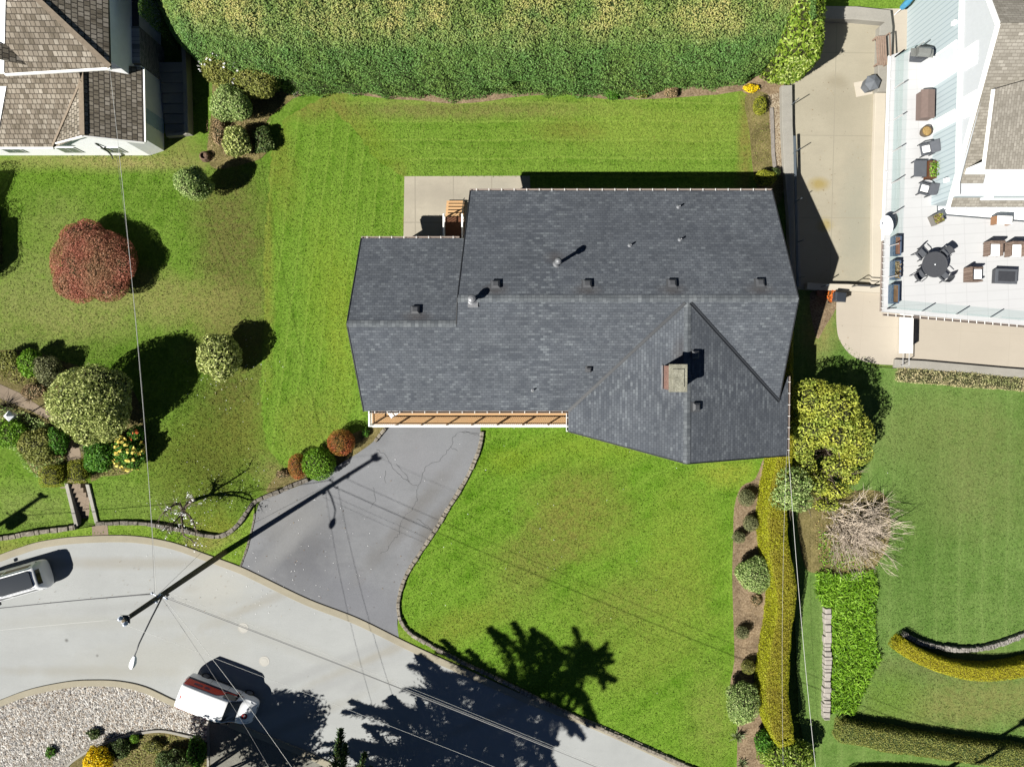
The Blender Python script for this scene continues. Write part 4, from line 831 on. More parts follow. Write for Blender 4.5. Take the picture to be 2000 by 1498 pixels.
# ------------------------------------------------------------------ garden steps on the left
stp = thing('garden_steps', 'concrete garden steps with side walls climbing from the verge to the path', 'steps', G(165, 985))
m = MB(); sa, sb = G(162, 1028), G(150, 944); n_ = 9
for k in range(n_):
    ya, yb2 = sa.y+(sb.y-sa.y)*k/n_, sa.y+(sb.y-sa.y)*(k+1)/n_
    xl = P(150+(131-150)*k/n_, 1000).x+.05; xr = P(189+(173-189)*k/n_, 1000).x-.05
    zz = T(STX, yb2)-.42+.04*k; m.box(xl, xr, ya, yb2-.005*(k % 2), zz-.5, zz)
m.build('tread', M_path, stp, bevel=.01)
for a_, b_ in (((132, 943), (152, 1026)), ((173, 945), (191, 1020))):
    m = MB(); ribbon_mb(m, [(a_[0]+(b_[0]-a_[0])*k/8, a_[1]+(b_[1]-a_[1])*k/8) for k in range(9)], .24, -.7, .16, drape=True); m.build('side_wall', M_wallc, stp, bevel=.02)
# ------------------------------------------------------------------ utility poles
M_pole = NT('weathered_pole_wood'); _f = M_pole.noise(3, 5, .7, M_pole.mapping(0, (6, 6, .4))); M_pole.bump(_f, .5, .02)
M_pole = M_pole.fin(M_pole.mix(M_pole.rng(_f, .3, .7), A(104, 96, 80), A(176, 164, 142)), .9, .1)
M_ins = plain('grey_insulator', (.42, .47, .56), .25, .1, 3, .5)
M_lampw = plain('lamp_white', (.75, .77, .8), .35, .03)
PB = [P(440, 1078, 0), P(-185, 1141, 0), P(1702, 1590, 0)]
PH = 11.9
def pole(b, label, lamp=False, tank=False):
    t_ = thing('utility_pole', label, 'utility pole', b, 0, 'utility poles along the road')
    MB().tube([b-Vector((0, 0, .2)), b+Vector((0, 0, 4)), b+Vector((0, 0, PH))], [.19, .17, .115], 12).build('shaft', M_pole, t_, sm=True)
    for dx, dy in ((-.13, .12), (.1, -.14)):
        MB().lathe((b.x+dx, b.y+dy, PH-.15), [(.04, 0), (.05, .1), (.11, .14), (.06, .18), (.11, .22), (.06, .27), (.09, .3), (.03, .36)], 10).build('insulator', M_ins, t_)
    m = MB(); m.box(b.x-.22, b.x+.2, b.y-.2, b.y+.2, PH-.22, PH-.14); m.build('bracket', M_dmetal, t_)
    for zz, dx, dy in ((8.6, -.2, .14), (8.35, .2, -.1), (8.9, .16, .16), (8.0, -.16, -.16), (9.3, .17, 0)):
        m = MB(); m.bar((b.x, b.y, b.z+zz), (b.x+dx*1.6, b.y+dy*1.6, zz), .05); m.lathe((b.x+dx*1.6, b.y+dy*1.6, zz-.06), [(.03, 0), (.06, .04), (.04, .08), (.06, .12), (.03, .16)], 8); m.build('spool', M_ins, t_)
    if lamp:
        e = P(262, 1284, 9.5); ar = MB(); s0 = b+Vector((0, 0, 8.0)); mid = s0.lerp(e, .75)+Vector((0, 0, .25))
        a_ = ar.tube([s0, s0.lerp(mid, .5)+Vector((0, 0, .06)), mid, e+Vector((0, 0, .02))], [.045, .042, .038, .035], 8).build('lamp_arm', M_dmetal, t_, sm=True)
        m = MB(); d = (e-mid); d.z = 0; d.normalize(); M_ = Matrix.Translation(e) @ Matrix.Rotation(math.atan2(d.y, d.x), 4, 'Z')
        vs = []
        for x_, w_, z0_, z1_ in ((-.1, .06, -.04, .06), (.05, .12, -.1, .1), (.3, .16, -.12, .13), (.5, .13, -.1, .1), (.62, .06, -.05, .04)): vs += [(x_, -w_, z0_), (x_, w_, z0_), (x_, w_*.75, z1_), (x_, -w_*.75, z1_)]
        m.poly([M_ @ Vector(v) for v in vs], [(i*4+k, i*4+(k+1) % 4, (i+1)*4+(k+1) % 4, (i+1)*4+k) for i in range(4) for k in range(4)]+[(3, 2, 1, 0), (16, 17, 18, 19)])
        m.build('lamp_head', M_lampw, a_, bevel=.02)
        m = MB(); m.lathe((b.x+.05, b.y-.2, 7.6), [(.05, 0), (.06, .2), (.03, .3)], 8); m.build('splice_case', M_dmetal, t_)
    if tank:
        MB().lathe((b.x+.55, b.y-.12, 7.6), [(.3, 0), (.34, .05), (.34, 1.1), (.28, 1.18), (.08, 1.22)], 16).build('transformer', plain('transformer_grey', (.3, .32, .33), .5), t_, sm=False)
        m = MB(); m.box(b.x-.05, b.x+.3, b.y-.2, b.y+.0, 8.0, 8.4); m.build('bracket', M_dmetal, t_)
    return t_
pole(PB[0], 'dark wooden utility pole with lamp arm leaning across the road in view', True)
pole(PB[1], 'utility pole beyond the left edge whose shadow with a drum falls on the left lawn', False, True)
pole(PB[2], 'utility pole beyond the bottom edge that carries the cables on the right', False, False)
M_wl = plain('pale_cable', (.5, .5, .48), .5, .05); M_wd = plain('dark_cable', (.05, .05, .055), .6, .05); M_wm = plain('grey_cable', (.2, .2, .2), .5, .05)
def wire(label, a, b, sag, r, mat, n=24):
    a, b = Vector(a), Vector(b)
    pts = [a.lerp(b, k/n)-Vector((0, 0, 4*sag*(k/n)*(1-k/n))) for k in range(n+1)]
    o = MB().tube(pts, r, 5).build('overhead_cable', mat, sm=True); tag(o, label, 'cable', 'overhead cables'); return o
def at(k, z, dx=0, dy=0): return PB[k]+Vector((dx, dy, z))
wire('thin pale cable along the top of the poles across the left half of the road', at(0, PH+.1, -.13, .12), at(1, PH+.1), .35, .007, M_wl)
wire('thin pale topmost cable running from the pole top over the van', at(0, PH+.1, .1, -.14), at(2, PH+.1), .5, .007, M_wl)
wire('thick dark bundled cable reaching the left edge over the road', at(0, 8.6, -.3, .2), at(1, 8.6), .5, .024, M_wd)
wire('thin dark cable just above the thick bundle at the left of the pole', at(0, 8.9, -.2, .25), at(1, 8.9, 0, .2), .5, .008, M_wd)
wire('lower of the two dark main cables leaving the pole to the right', at(0, 8.35, .3, -.15), at(2, 8.35), .5, .019, M_wm)
wire('upper of the two dark main cables leaving the pole to the right', at(0, 8.9, .25, .25), at(2, 8.9, .1, .2), .5, .012, M_wm)
wire('faint thin cable in the middle of the lines at the bottom right of the road', at(0, 7.8, .2, -.25), at(2, 7.8, 0, -.3), .5, .007, M_wl)
wire('faint lowest telephone cable along the right half of the road', at(0, 7.4, .2, -.25), at(2, 7.4, 0, -.5), .5, .007, M_wl)
hA = P(214, 132, 6.0); hB = P(228, 302, 3.0)
wire('pale service cable crossing the left lawn to the white house roof', at(0, 8.6, -.1, .2), hA, .35, .011, M_wl)
wire('thin grey service cable just left of the pale one over the red bush', at(0, 8.5, -.25, .2), hB, .55, .008, M_wm)
s1 = P(612, 1560, 5.0); s2 = P(560, 1560, 5.0)
wire('pale service cable passing over the front of the white van', at(0, 8.5, .25, -.1), s1, .3, .010, M_wl)
wire('dark service cable passing over the roof of the white van', at(0, 8.0, -.1, -.3), s2, .3, .009, M_wm)
wire('short guy wire from the pole down to the grass verge', at(0, 8.4, -.1, .1), P(405, 1068, 0)+Vector((0, 0, .05)), 0, .009, M_wm)
sE = P(1540, 880, 4.0)
wire('white service cable running beside the long yellow hedge', sE, P(1604, 1600, 6.5), .35, .012, M_wl)
wire('faint thin cable running along the top of the long yellow hedge', sE+Vector((-.1, 0, 0)), P(1532, 1600, 5.0), .5, .005, M_wl)
# ------------------------------------------------------------------ vehicles
M_carw = NT('white_car_paint'); M_carw.b.inputs['Coat Weight'].default_value = .4; M_carw.b.inputs['Coat Roughness'].default_value = .05; M_carw = M_carw.fin((.74, .75, .76), .35, .4)
M_tyre = plain('tyre_rubber', (.02, .02, .022), .85, .1); M_rim = plain('rim_alloy', (.4, .4, .42), .3, .05, 3, .5, .8)
M_trim = plain('black_trim', (.02, .021, .023), .5, .05)
M_lred = plain('red_lens', (.35, .02, .02), .2, .05, 2, .5); M_lclear = plain('clear_lens', (.5, .52, .54), .12, .05, 2, .6)
def ring(s):
    x, wb, wm, ws, zs, wr, zr, zb = s
    h = [(0, zb), (wb*.92, zb), (wm, zb+.22), (wm, zs-.14), (ws, zs), (wr+.04, zr-.09), (wr-.08, zr-.005), (wr*.45, zr+.015), (0, zr+.02)]
    return [Vector((x, y, z)) for y, z in h]+[Vector((x, -y, z)) for y, z in h[-2:0:-1]]
def loft(st):
    R = [ring(s) for s in st]; n = len(R[0]); m = MB()
    m.poly([p for r_ in R for p in r_], [(i*n+k, i*n+(k+1) % n, (i+1)*n+(k+1) % n, (i+1)*n+k) for i in range(len(R)-1) for k in range(n)]+[tuple(range(n-1, -1, -1)), tuple(range((len(R)-1)*n, len(R)*n))])
    return m, R
def patch(R, i0, i1, k0, k1, off, fx0=0, fx1=1, fz0=0, fz1=1, sub=4):
    """surface patch of the loft between stations i0..i1 and ring points k0..k1, shrunk by fractions and lifted off the body"""
    m = MB(); ni, nk = (i1-i0)*sub, max(1, (k1-k0)*2)
    def pt(u, v):
        a = i0+(i1-i0)*(fx0+(fx1-fx0)*u); b = k0+(k1-k0)*(fz0+(fz1-fz0)*v)
        ia = min(int(a), len(R)-2); fa = a-ia; kb = min(int(b), len(R[0])-2); fb = b-kb
        return (R[ia][kb]*(1-fa)+R[ia+1][kb]*fa)*(1-fb)+(R[ia][kb+1]*(1-fa)+R[ia+1][kb+1]*fa)*fb
    g = [[pt(i/ni, k/nk) for k in range(nk+1)] for i in range(ni+1)]
    c = Vector((0, 0, .7)); vs = []
    for i in range(ni+1):
        for k in range(nk+1):
            du = g[min(i+1, ni)][k]-g[max(i-1, 0)][k]; dv = g[i][min(k+1, nk)]-g[i][max(k-1, 0)]
            nn = du.cross(dv).normalized()
            if nn.dot(g[i][k]-Vector((g[i][k].x*.8, 0, .7))) < 0: nn = -nn
            vs.append(g[i][k]+nn*off)
    m.poly(vs, [(i*(nk+1)+k, (i+1)*(nk+1)+k, (i+1)*(nk+1)+k+1, i*(nk+1)+k+1) for i in range(ni) for k in range(nk)]); return m
def both(o, parent):                     # mirrored part on the other side
    me = o.data.copy(); co = np.empty(len(me.vertices)*3); me.vertices.foreach_get('co', co); co = co.reshape(-1, 3); co[:, 1] *= -1; me.vertices.foreach_set('co', co.ravel()); me.flip_normals(); me.update()
    c = bpy.data.objects.new(o.name.split('.')[0], me); COL.objects.link(c); c.parent = parent; return c
def wheels(root, xs_, w, r_=.34):
    for x_ in xs_:
        for s in (1, -1):
            def lat(prof, n=24):
                m = MB(); vs = [(x_+a*math.cos(k*2*math.pi/n), s*b, r_+a*math.sin(k*2*math.pi/n)) for a, b in prof for k in range(n)]
                return m.poly(vs, [(i*n+k, i*n+(k+1) % n, (i+1)*n+(k+1) % n, (i+1)*n+k) for i in range(len(prof)-1) for k in range(n)]+[tuple(range(n)), tuple(range((len(prof)-1)*n, len(prof)*n))])
            t_ = lat([(r_*.6, w-.22), (r_*.95, w-.2), (r_, w-.15), (r_, w-.05), (r_*.95, w), (r_*.66, w+.0)]).build('wheel', M_tyre, root, False)
            lat([(r_*.66, w-.05), (r_*.62, w-.0), (r_*.2, w+.012)]).build('rim', M_rim, t_, False)
def mirror(root, x_, y_, z_):
    for s in (1, -1):
        MB().box(x_-.09, x_+.07, s*y_-.0 if s > 0 else s*y_-.2, s*y_+.2 if s > 0 else s*y_, z_-.08, z_+.09).build('wing_mirror', M_trim, root, False, bevel=.03)
# white SUV
sv = thing('parked_car', 'white car with a long black glass roof parked at the left edge of the road', 'car', P(40, 1131, .02), math.pi+math.radians(16))
ST = [(-2.38, .66, .72, .66, .86, .58, .92, .3), (-2.3, .82, .89, .83, 1.0, .68, 1.2, .25), (-2.12, .89, .94, .88, 1.03, .67, 1.56, .22), (-1.85, .91, .95, .88, 1.03, .66, 1.63, .2), (-1.0, .92, .95, .88, 1.01, .66, 1.65, .2), (0, .92, .95, .88, 1.0, .65, 1.66, .2), (.55, .92, .95, .88, .99, .63, 1.58, .2), (.95, .92, .95, .88, .98, .62, 1.36, .2), (1.35, .92, .95, .87, .97, .68, 1.04, .2), (1.9, .90, .93, .82, .92, .64, .97, .22), (2.25, .82, .86, .72, .84, .54, .88, .25), (2.38, .64, .7, .58, .7, .42, .74, .3)]
m, R = loft(ST); m.build('body', M_carw, sv, False, sm=True, sub=2)
m = MB(); pr = [(x_, s_) for x_, s_ in ((-1.93, .40), (-1.86, .5), (-1.72, .55), (.1, .55), (.42, .52), (.54, .42))]
m.prism([(x_, y_) for x_, y_ in pr]+[(x_, -y_) for x_, y_ in pr[::-1]], 1.52, 1.69); m.build('glass_roof', M_glassd, sv, False, bevel=.02)
for nm, i0, i1 in (('side_window', 3, 5), ('side_window', 5, 7)):
    o = patch(R, i0, i1, 4, 5, .004, .03, .95, .12, .8).build(nm, M_glassd, sv, False, recalc=False); both(o, sv)
patch(R, 6, 8, 5, 11, .006, .12, .93, .06, .94).build('windscreen', M_glassd, sv, False, recalc=False); patch(R, 1, 2, 6, 10, .006, .1, .8, .1, .9).build('rear_window', M_glassd, sv, False, recalc=False)
for s in (1, -1):
    MB().poly([(-2.3, s*.5, .93), (-2.33, s*.62, .9), (-2.16, s*.86, .96), (-2.0, s*.9, .99), (-2.02, s*.86, 1.06), (-2.2, s*.74, 1.02)], [(0, 1, 2, 3, 4, 5)]).slab([(-2.32, s*.55, .9), (-2.18, s*.88, .93), (-1.98, s*.925, .97), (-2.0, s*.90, 1.03), (-2.2, s*.8, 1.0)], .06).build('tail_light', M_trim, sv, False)
    MB().slab([(2.3, s*.5, .83), (2.2, s*.78, .82), (1.95, s*.86, .88), (2.0, s*.74, .93)], .08).build('headlight', M_lclear, sv, False)
m = MB()
for s in (1, -1): m.tube([(-1.85, s*.62, 1.63), (-1.7, s*.62, 1.69), (.3, s*.62, 1.69), (.42, s*.62, 1.62)], .025)
m.build('roof_rail', M_carw, sv, False)
wheels(sv, (-1.4, 1.42), .94); mirror(sv, .95, .92, 1.06)
# white delivery van
vn = thing('delivery_van', 'white delivery van with a red and navy side stripe parked by the gravel bed', 'van', P(440, 1356, .02), math.radians(-21.5))
VS = [(-2.42, .74, .80, .80, 1.05, .72, 1.80, .32), (-2.36, .86, .90, .89, 1.08, .77, 1.93, .26), (-2.1, .88, .92, .91, 1.08, .78, 1.96, .24), (-1.0, .88, .92, .91, 1.08, .78, 1.99, .24), (.3, .88, .92, .91, 1.08, .78, 1.97, .24), (.72, .88, .92, .91, 1.08, .76, 1.88, .24), (1.1, .88, .92, .90, 1.07, .74, 1.52, .24), (1.5, .88, .92, .88, 1.06, .74, 1.15, .24), (1.95, .86, .90, .82, .98, .66, 1.05, .26), (2.3, .76, .80, .68, .82, .5, .88, .3), (2.42, .58, .64, .52, .66, .36, .72, .34)]
m, R = loft(VS); m.build('body', M_carw, vn, False, sm=True, sub=2)
M_vred = plain('red_stripe', A(226, 66, 44, 1.5), .4, .06); M_vnavy = plain('navy_stripe', A(40, 36, 72, 2.0), .4, .05)
def sidept(x_, z_, off=.02):
    a = 0
    while a < len(VS)-2 and VS[a+1][0] < x_: a += 1
    f = (x_-VS[a][0])/(VS[a+1][0]-VS[a][0]); g = [VS[a][k]*(1-f)+VS[a+1][k]*f for k in range(8)]
    _, wb, wm, ws, zs, wr, zr, zb = g
    if z_ < zs-.14: y_ = wm
    elif z_ < zs: y_ = wm+(ws-wm)*(z_-zs+.14)/.14
    else: y_ = ws+(wr+.04-ws)*max(0, min(1, (z_-zs)/max(.12, zr-.09-zs)))
    return Vector((x_, y_+off, z_))
def sidestrip(x0_, x1_, lo, hi, off=.02, n=14):
    m = MB(); vs = []
    for k in range(n+1):
        x_ = x0_+(x1_-x0_)*k/n
        l, h_ = lo(x_), hi(x_); vs += [sidept(x_, l+(h_-l)*j/3, off) for j in range(4)]
    return m.poly(vs, [(k*4+j, (k+1)*4+j, (k+1)*4+j+1, k*4+j+1) for k in range(n) for j in range(3)])
o = sidestrip(-2.3, .62, lambda x: 1.24, lambda x: 1.78 if x < -.1 else 1.78-.54*(x+.1)/.72).build('red_stripe', M_vred, vn, False, recalc=False); both(o, vn)
o = sidestrip(.3, 1.42, lambda x: 1.10-.2*max(0, x-.9), lambda x: 1.22-.34*max(0, x-.8), .022).build('red_stripe', M_vred, vn, False, recalc=False); both(o, vn)
o = sidestrip(-2.3, 1.3, lambda x: 1.06-.12*max(0, x-.9), lambda x: 1.235-.11*max(0, x+.2), .024).build('navy_stripe', M_vnavy, vn, False, recalc=False); both(o, vn)
o = sidestrip(.28, 1.12, lambda x: 1.26, lambda x: 1.74-.55*max(0, x-.72), .026).build('side_window', M_glassd, vn, False, recalc=False); both(o, vn)
mw = MB(); x_ = -1.75                      # two unreadable dark words with a pale dot between
for w_ in (.1, .08, .1, .1, .09, .1, 0, .06, 0, .1, .1, .08, .1):
    if w_ == .06: x_ += .08; continue
    if w_ == 0: x_ += .02; continue
    vs = [sidept(xx, zz, .034) for xx in (x_, x_+w_*.75) for zz in (1.43, 1.6)]; mw.poly(vs, [(0, 2, 3, 1)]); x_ += w_
o = mw.build('lettering', plain('lettering_blue', A(90, 84, 120, 2.0), .5), vn, False, recalc=False); both(o, vn)
def disc(c, r_, n=20, z=0): return [(c[0]+r_*math.cos(k*2*math.pi/n), c[1]+r_*math.sin(k*2*math.pi/n), z) for k in range(n)]
hz = lambda x_: 1.15-.22*(x_-1.5)+.02
m = MB(); hc = (1.86, -.22)
def hd(r_, dz): return [(p[0], p[1], hz(p[0])+dz) for p in disc(hc, r_)]
m.cm = 0; m.face(hd(.2, .012)); m.cm = 1; m.face(hd(.15, .016))
m.cm = 2
for pts in ([(-.09, .06), (.02, .09), (.09, .05), (.03, .03)], [(-.07, 0), (.06, .02), (.05, -.02), (-.06, -.04)], [(-.02, -.05), (.07, -.06), (.0, -.1)]): m.face([(hc[0]+a_, hc[1]+b_, hz(hc[0]+a_)+.02) for a_, b_ in pts])
m.build('emblem', [M_vnavy, M_vred, M_lampw], vn, False, recalc=False)
m = MB(); m.cm = 0; p = [sidept(.95+.09*math.cos(k*.6283), .86+.09*math.sin(k*.6283), .022) for k in range(10)]; m.face(p); m.build('emblem', [M_vred], vn, False, recalc=False)
patch(R, 5, 7, 5, 11, .016, .0, .97, .06, .94).build('windscreen', M_glassd, vn, False, recalc=False)
for s in (1, -1):
    MB().slab([(2.28, s*.52, .84), (2.14, s*.76, .86), (1.85, s*.84, .95), (1.95, s*.68, 1.02)], .07).build('headlight', M_lclear, vn, False, bevel=.02)
    MB().box(-2.44, -2.36, s*.72-.06, s*.72+.06, .8, 1.25).build('tail_light', M_lred, vn, False, bevel=.01)
MB().box(-2.2, -2.12, -.12, .12, 1.955, 2.0).build('brake_light', M_lred, vn, False)
m = MB(); m.box(2.28, 2.4, -.42, .42, .5, .74); m.build('grille', M_trim, vn, False, bevel=.02)
m = MB(); m.bar((1.42, -.55, 1.22), (1.2, .1, 1.42), .03); m.bar((1.46, .05, 1.2), (1.22, .62, 1.38), .03); m.build('wiper', M_trim, vn, False)
wheels(vn, (-1.5, 1.5), .91, .33); mirror(vn, 1.1, .9, 1.2)
m = MB(); m.box(-1.2, .2, .905, .93, .3, .36); m.build('sill_trim', M_trim, vn, False)
M_seam = plain('panel_seam', (.12, .12, .13), .6)
for xs0 in (-.95, .26, 1.12):
    vs = [sidept(xs0+d_, z_, .012) for z_ in (.45, .8, 1.0) for d_ in (0, .018)]; o = MB().poly(vs, [(0, 1, 3, 2), (2, 3, 5, 4)]).build('door_seam', M_seam, vn, False, recalc=False); both(o, vn)
m = MB()
for k in range(5): m.box(-2.0+k*.5, -1.985+k*.5, -.6, .6, 1.962, 1.99 if k in (0, 4) else 2.012)
m.build('roof_rib', plain('van_roof_rib', (.62, .63, .65), .4), vn, False)
# manholes and marks on the road
M_man = plain('pale_manhole', A(222, 220, 212), .8, .05, 6)
for (px, py, lb) in ((475, 1226, 'round pale manhole cover nearer the driveway in the road'), (516, 1291, 'round pale manhole cover beside the shadow of the white van')):
    q = P(px, py, 0); m = MB(); m.lathe((q.x, q.y, -.02), [(.34, 0), (.34, .034), (.31, .036), (.3, .03), (.22, .03), (.21, .037), (.02, .037)], 24); tag(m.build('manhole_cover', M_man), lb, 'manhole cover', 'manhole covers in the road')
# ------------------------------------------------------------------ things on the terrace
M_wick = shingle('brown_wicker', [A(136, 116, 104), A(176, 152, 138), A(204, 182, 166)], True, .09, .03, .004, A(90, 74, 66), .1, bumpd=.01)
M_wickd = plain('dark_wicker', A(96, 98, 104), .6, .12, 20, bump=.3)
M_cush = plain('white_cushion', (.78, .78, .77), .9, .02)
M_greyp = plain('grey_fabric', A(112, 116, 124), .8, .08)
M_dark = plain('dark_resin', A(82, 84, 90), .5, .1)
M_brownb = plain('brown_resin_box', A(150, 130, 122), .6, .08)
def armchair(px, py, rz, label):
    q = P(px, py, DK+.5); t_ = thing('wicker_armchair', label, 'armchair', (q.x, q.y, DK), rz, 'wicker armchairs on the terrace')
    MB().box(-.4, .4, -.4, .3, .06, .3).build('seat_base', M_wick, t_, False)
    MB().box(-.43, .43, .3, .44, .05, .78).build('backrest', M_wick, t_, False, bevel=.03)
    for s in (1, -1): MB().box(s*.43-.1*(s > 0), s*.43+.1*(s < 0), -.42, .298, .05, .6).build('armrest', M_wick, t_, False, bevel=.03)
    MB().box(-.32, .32, -.43, .29, .302, .46).build('cushion', M_cush, t_, False, bevel=.04)
    for sx in (-1, 1):
        for sy in (-1, 1): MB().box(sx*.38-.03, sx*.38+.03, sy*.36-.03, sy*.36+.03, 0, .06).build('leg', M_dark, t_, False)
armchair(1944, 486, 0, 'brown wicker armchair with white cushion, the left one of the pair facing the coffee table')
armchair(1986, 487, 0, 'brown wicker armchair with white cushion cut by the right edge of the picture')
armchair(1905, 536, math.radians(90), 'brown wicker armchair with white cushion beside the left end of the coffee table')
q = P(1965, 540, DK+.4); ctb = thing('coffee_table', 'dark grey rectangular wicker coffee table among the armchairs', 'coffee table', (q.x, q.y, DK), math.radians(-2))
MB().box(-.62, .62, -.4, .4, .06, .4).build('base', M_wickd, ctb, False, bevel=.01); MB().box(-.66, .66, -.44, .44, .402, .45).build('tabletop', M_greyp, ctb, False, bevel=.02); MB().box(-.5, .5, -.3, .3, .452, .458).build('glass_top', M_dark, ctb, False)
# round dining table with four chairs
q = P(1826, 517, DK+.72); tc = Vector((q.x, q.y, DK))
dt = thing('dining_table', 'round dark grey table with four chairs on the tiled terrace', 'table', tc)
m = MB(); m.lathe((0, 0, 0), [(.74, .69), (.76, .71), (.76, .735), (.70, .74), (.68, .734), (.05, .734), (.05, .745), (.02, .745)], 40); m.build('tabletop', M_wickd, dt, False)
for k in range(4):
    a_ = math.radians(45+90*k+45); m = MB(); m.tube([(.55*math.cos(a_), .55*math.sin(a_), 0), (.5*math.cos(a_), .5*math.sin(a_), .69)], .03); m.build('leg', M_dark, dt, False)
m = MB(); m.lathe((0, 0, 0), [(.04, .745), (.03, .76)], 12); m.build('parasol_hole_cap', M_lampw, dt, False)
def dchair(root):
    MB().box(-.26, .26, -.25, .25, .4, .45).build('seat', M_greyp, root, False, bevel=.03)
    m = MB(); n_ = 8; vs = []
    for k in range(n_+1):
        a_ = math.pi*(.15+.7*k/n_); x_, y_ = .29*math.cos(a_), .2+.13*math.sin(a_)
        vs += [(x_, y_, .45), (x_*1.05, y_+.1, .86), (x_*.96, y_+.075, .86), (x_*.93, y_-.025, .45)]
    m.poly(vs, [(k*4+j, (k+1)*4+j, (k+1)*4+(j+1) % 4, k*4+(j+1) % 4) for k in range(n_) for j in range(4)]+[(0, 1, 2, 3), (n_*4+3, n_*4+2, n_*4+1, n_*4)]); m.build('backrest', M_wickd, root, False)
    for s in (1, -1):
        m = MB(); m.tube([(s*.3, .22, .64), (s*.31, -.1, .64), (s*.29, -.22, .6), (s*.27, -.23, .4)], .025); m.build('armrest', M_wickd, root, False)
        for y_ in (.22, -.22): MB().bar((s*.23, y_, .4), (s*.26, y_*1.25, 0), .035).build('leg', M_dark, root, False)
base = None
for a_, lb in ((135, 'upper left of the four chairs round the dark table'), (45, 'upper right of the four chairs round the dark table'), (-42, 'lower right of the four chairs round the dark table'), (-140, 'lower left of the four chairs round the dark table')):
    r_ = .92; lo = (tc.x+r_*math.cos(math.radians(a_)), tc.y+r_*math.sin(math.radians(a_)), DK); rz = math.radians(a_-90)
    if base is None: base = thing('dining_chair', lb, 'chair', lo, rz, 'chairs round the dining table'); dchair(base)
    else: dup(base, lo, rz, lb)
# lounge chairs by the wall
def lounge(px, py, rz, lb):
    q = P(px, py, DK+.4); t_ = thing('terrace_chair', lb, 'chair', (q.x, q.y, DK), rz, 'grey chairs along the house wall')
    m = MB(); m.box(-.33, .33, -.33, .3, .24, .36); m.build('seat', M_greyp, t_, False, bevel=.02)
    MB().box(-.2, .2, -.28, .16, .362, .44).build('cushion', M_cush, t_, False, bevel=.03)
    m = MB(); m.slab([(-.34, .2, .42), (.34, .2, .42), (.34, .5, .86), (-.34, .5, .86)], .06); m.build('backrest', M_greyp, t_, False)
    for s in (1, -1):
        m = MB(); m.box(s*.36-.03, s*.36+.03, -.3, .3, .52, .56); m.build('armrest', M_greyp, t_, False)
        for y_ in (-.28, .26): MB().box(s*.36-.025, s*.36+.025, y_-.025, y_+.025, 0, .519).build('leg', M_dark, t_, False)
lounge(1811, 291, math.radians(-78), 'grey chair with white cushion beside the round planter at the house wall')
lounge(1808, 369, math.radians(-105), 'grey chair with white cushion next to the dark side table and the green planter')
q = P(1797, 330, DK+.35); ot = thing('side_table', 'dark grey square side table between the two grey wall chairs', 'side table', (q.x, q.y, DK))
MB().box(-.38, .36, -.48, .48, .36, .42).build('tabletop', M_greyp, ot, False, bevel=.015)
for sx in (-1, 1):
    for sy in (-1, 1): MB().box(sx*.33-.03, sx*.33+.03, sy*.43-.03, sy*.43+.03, 0, .36).build('leg', M_dark, ot, False)
q = P(1808, 206, DK+.4); sb_ = thing('storage_box', 'brown resin storage box with a pitched lid by the house wall', 'storage box', (q.x, q.y, DK))
MB().box(-.36, .36, -.78, .78, 0, .56).build('box', M_brownb, sb_, False, bevel=.02); m = MB(); m.poly([(x_, y_, z_) for y_ in (-.82, .82) for x_, z_ in ((-.4, .565), (.4, .565), (.38, .66), (-.05, .72), (-.38, .64))], [(0, 1, 2, 3, 4), (9, 8, 7, 6, 5)]+[(k, 5+k, 5+(k+1) % 5, (k+1) % 5) for k in range(5)]); m.build('lid', M_brownb, sb_, False)
q = P(1799, 106, DK+.6); bb = thing('barbecue', 'grey barbecue grill in the top corner of the terrace', 'barbecue', (q.x, q.y, DK), math.radians(-4))
M_steel = plain('grey_steel', A(178, 180, 176), .35, .1, 6, .5, .4)
MB().box(-.4, .3, -.28, .25, .1, .8).build('cabinet', M_greyp, bb, False, bevel=.01)
m = MB(); m.poly([(x_, y_, z_) for x_ in (-.4, .3) for y_, z_ in ((-.28, .805), (.25, .805), (.25, .95), (.1, 1.1), (-.14, 1.1), (-.28, .95))], [(0, 1, 2, 3, 4, 5), (11, 10, 9, 8, 7, 6)]+[(k, 6+k, 6+(k+1) % 6, (k+1) % 6) for k in range(6)]); m.build('lid', M_steel, bb, False)
for s0, s1 in ((-.72, -.41), (.31, .6)): MB().box(s0, s1, -.26, .2, .78, .82).build('side_shelf', M_steel, bb, False, bevel=.01)
m = MB(); m.tube([(-.35, -.33, .9), (.25, -.33, .9)], .02); m.build('handle', M_dark, bb, False)
for k in range(6): MB().tube([(-.3+k*.1, -.28, .7), (-.3+k*.1, -.32, .7)], .025, 8).build('knob', M_dark, bb, False)
# satellite dish on the terrace edge
q = P(1733, 440, DK+.6); sd = thing('satellite_dish', 'white oval satellite dish fixed to the terrace edge above the driveway', 'satellite dish', (q.x, q.y, DK))
M_ = Matrix.Translation((0, 0, .6)) @ Matrix.Rotation(math.radians(-62), 4, 'Y') @ Matrix.Rotation(math.radians(12), 4, 'X')
m = MB(); n_ = 24; vs = [(0, 0, -.05)]
for r_, z_ in ((.2, -.03), (.4, .0), (.5, .05)): vs += [(r_*.8*math.cos(k*2*math.pi/n_), r_*1.15*math.sin(k*2*math.pi/n_), z_) for k in range(n_)]
fs_ = [(0, 1+k, 1+(k+1) % n_) for k in range(n_)]+[(1+j*n_+k, 1+(j+1)*n_+k, 1+(j+1)*n_+(k+1) % n_, 1+j*n_+(k+1) % n_) for j in range(2) for k in range(n_)]
m.poly([M_ @ Vector(v) for v in vs], fs_); o = m.build('dish', M_lampw, sd, False); sm_ = o.modifiers.new('solid', 'SOLIDIFY'); sm_.thickness = .02
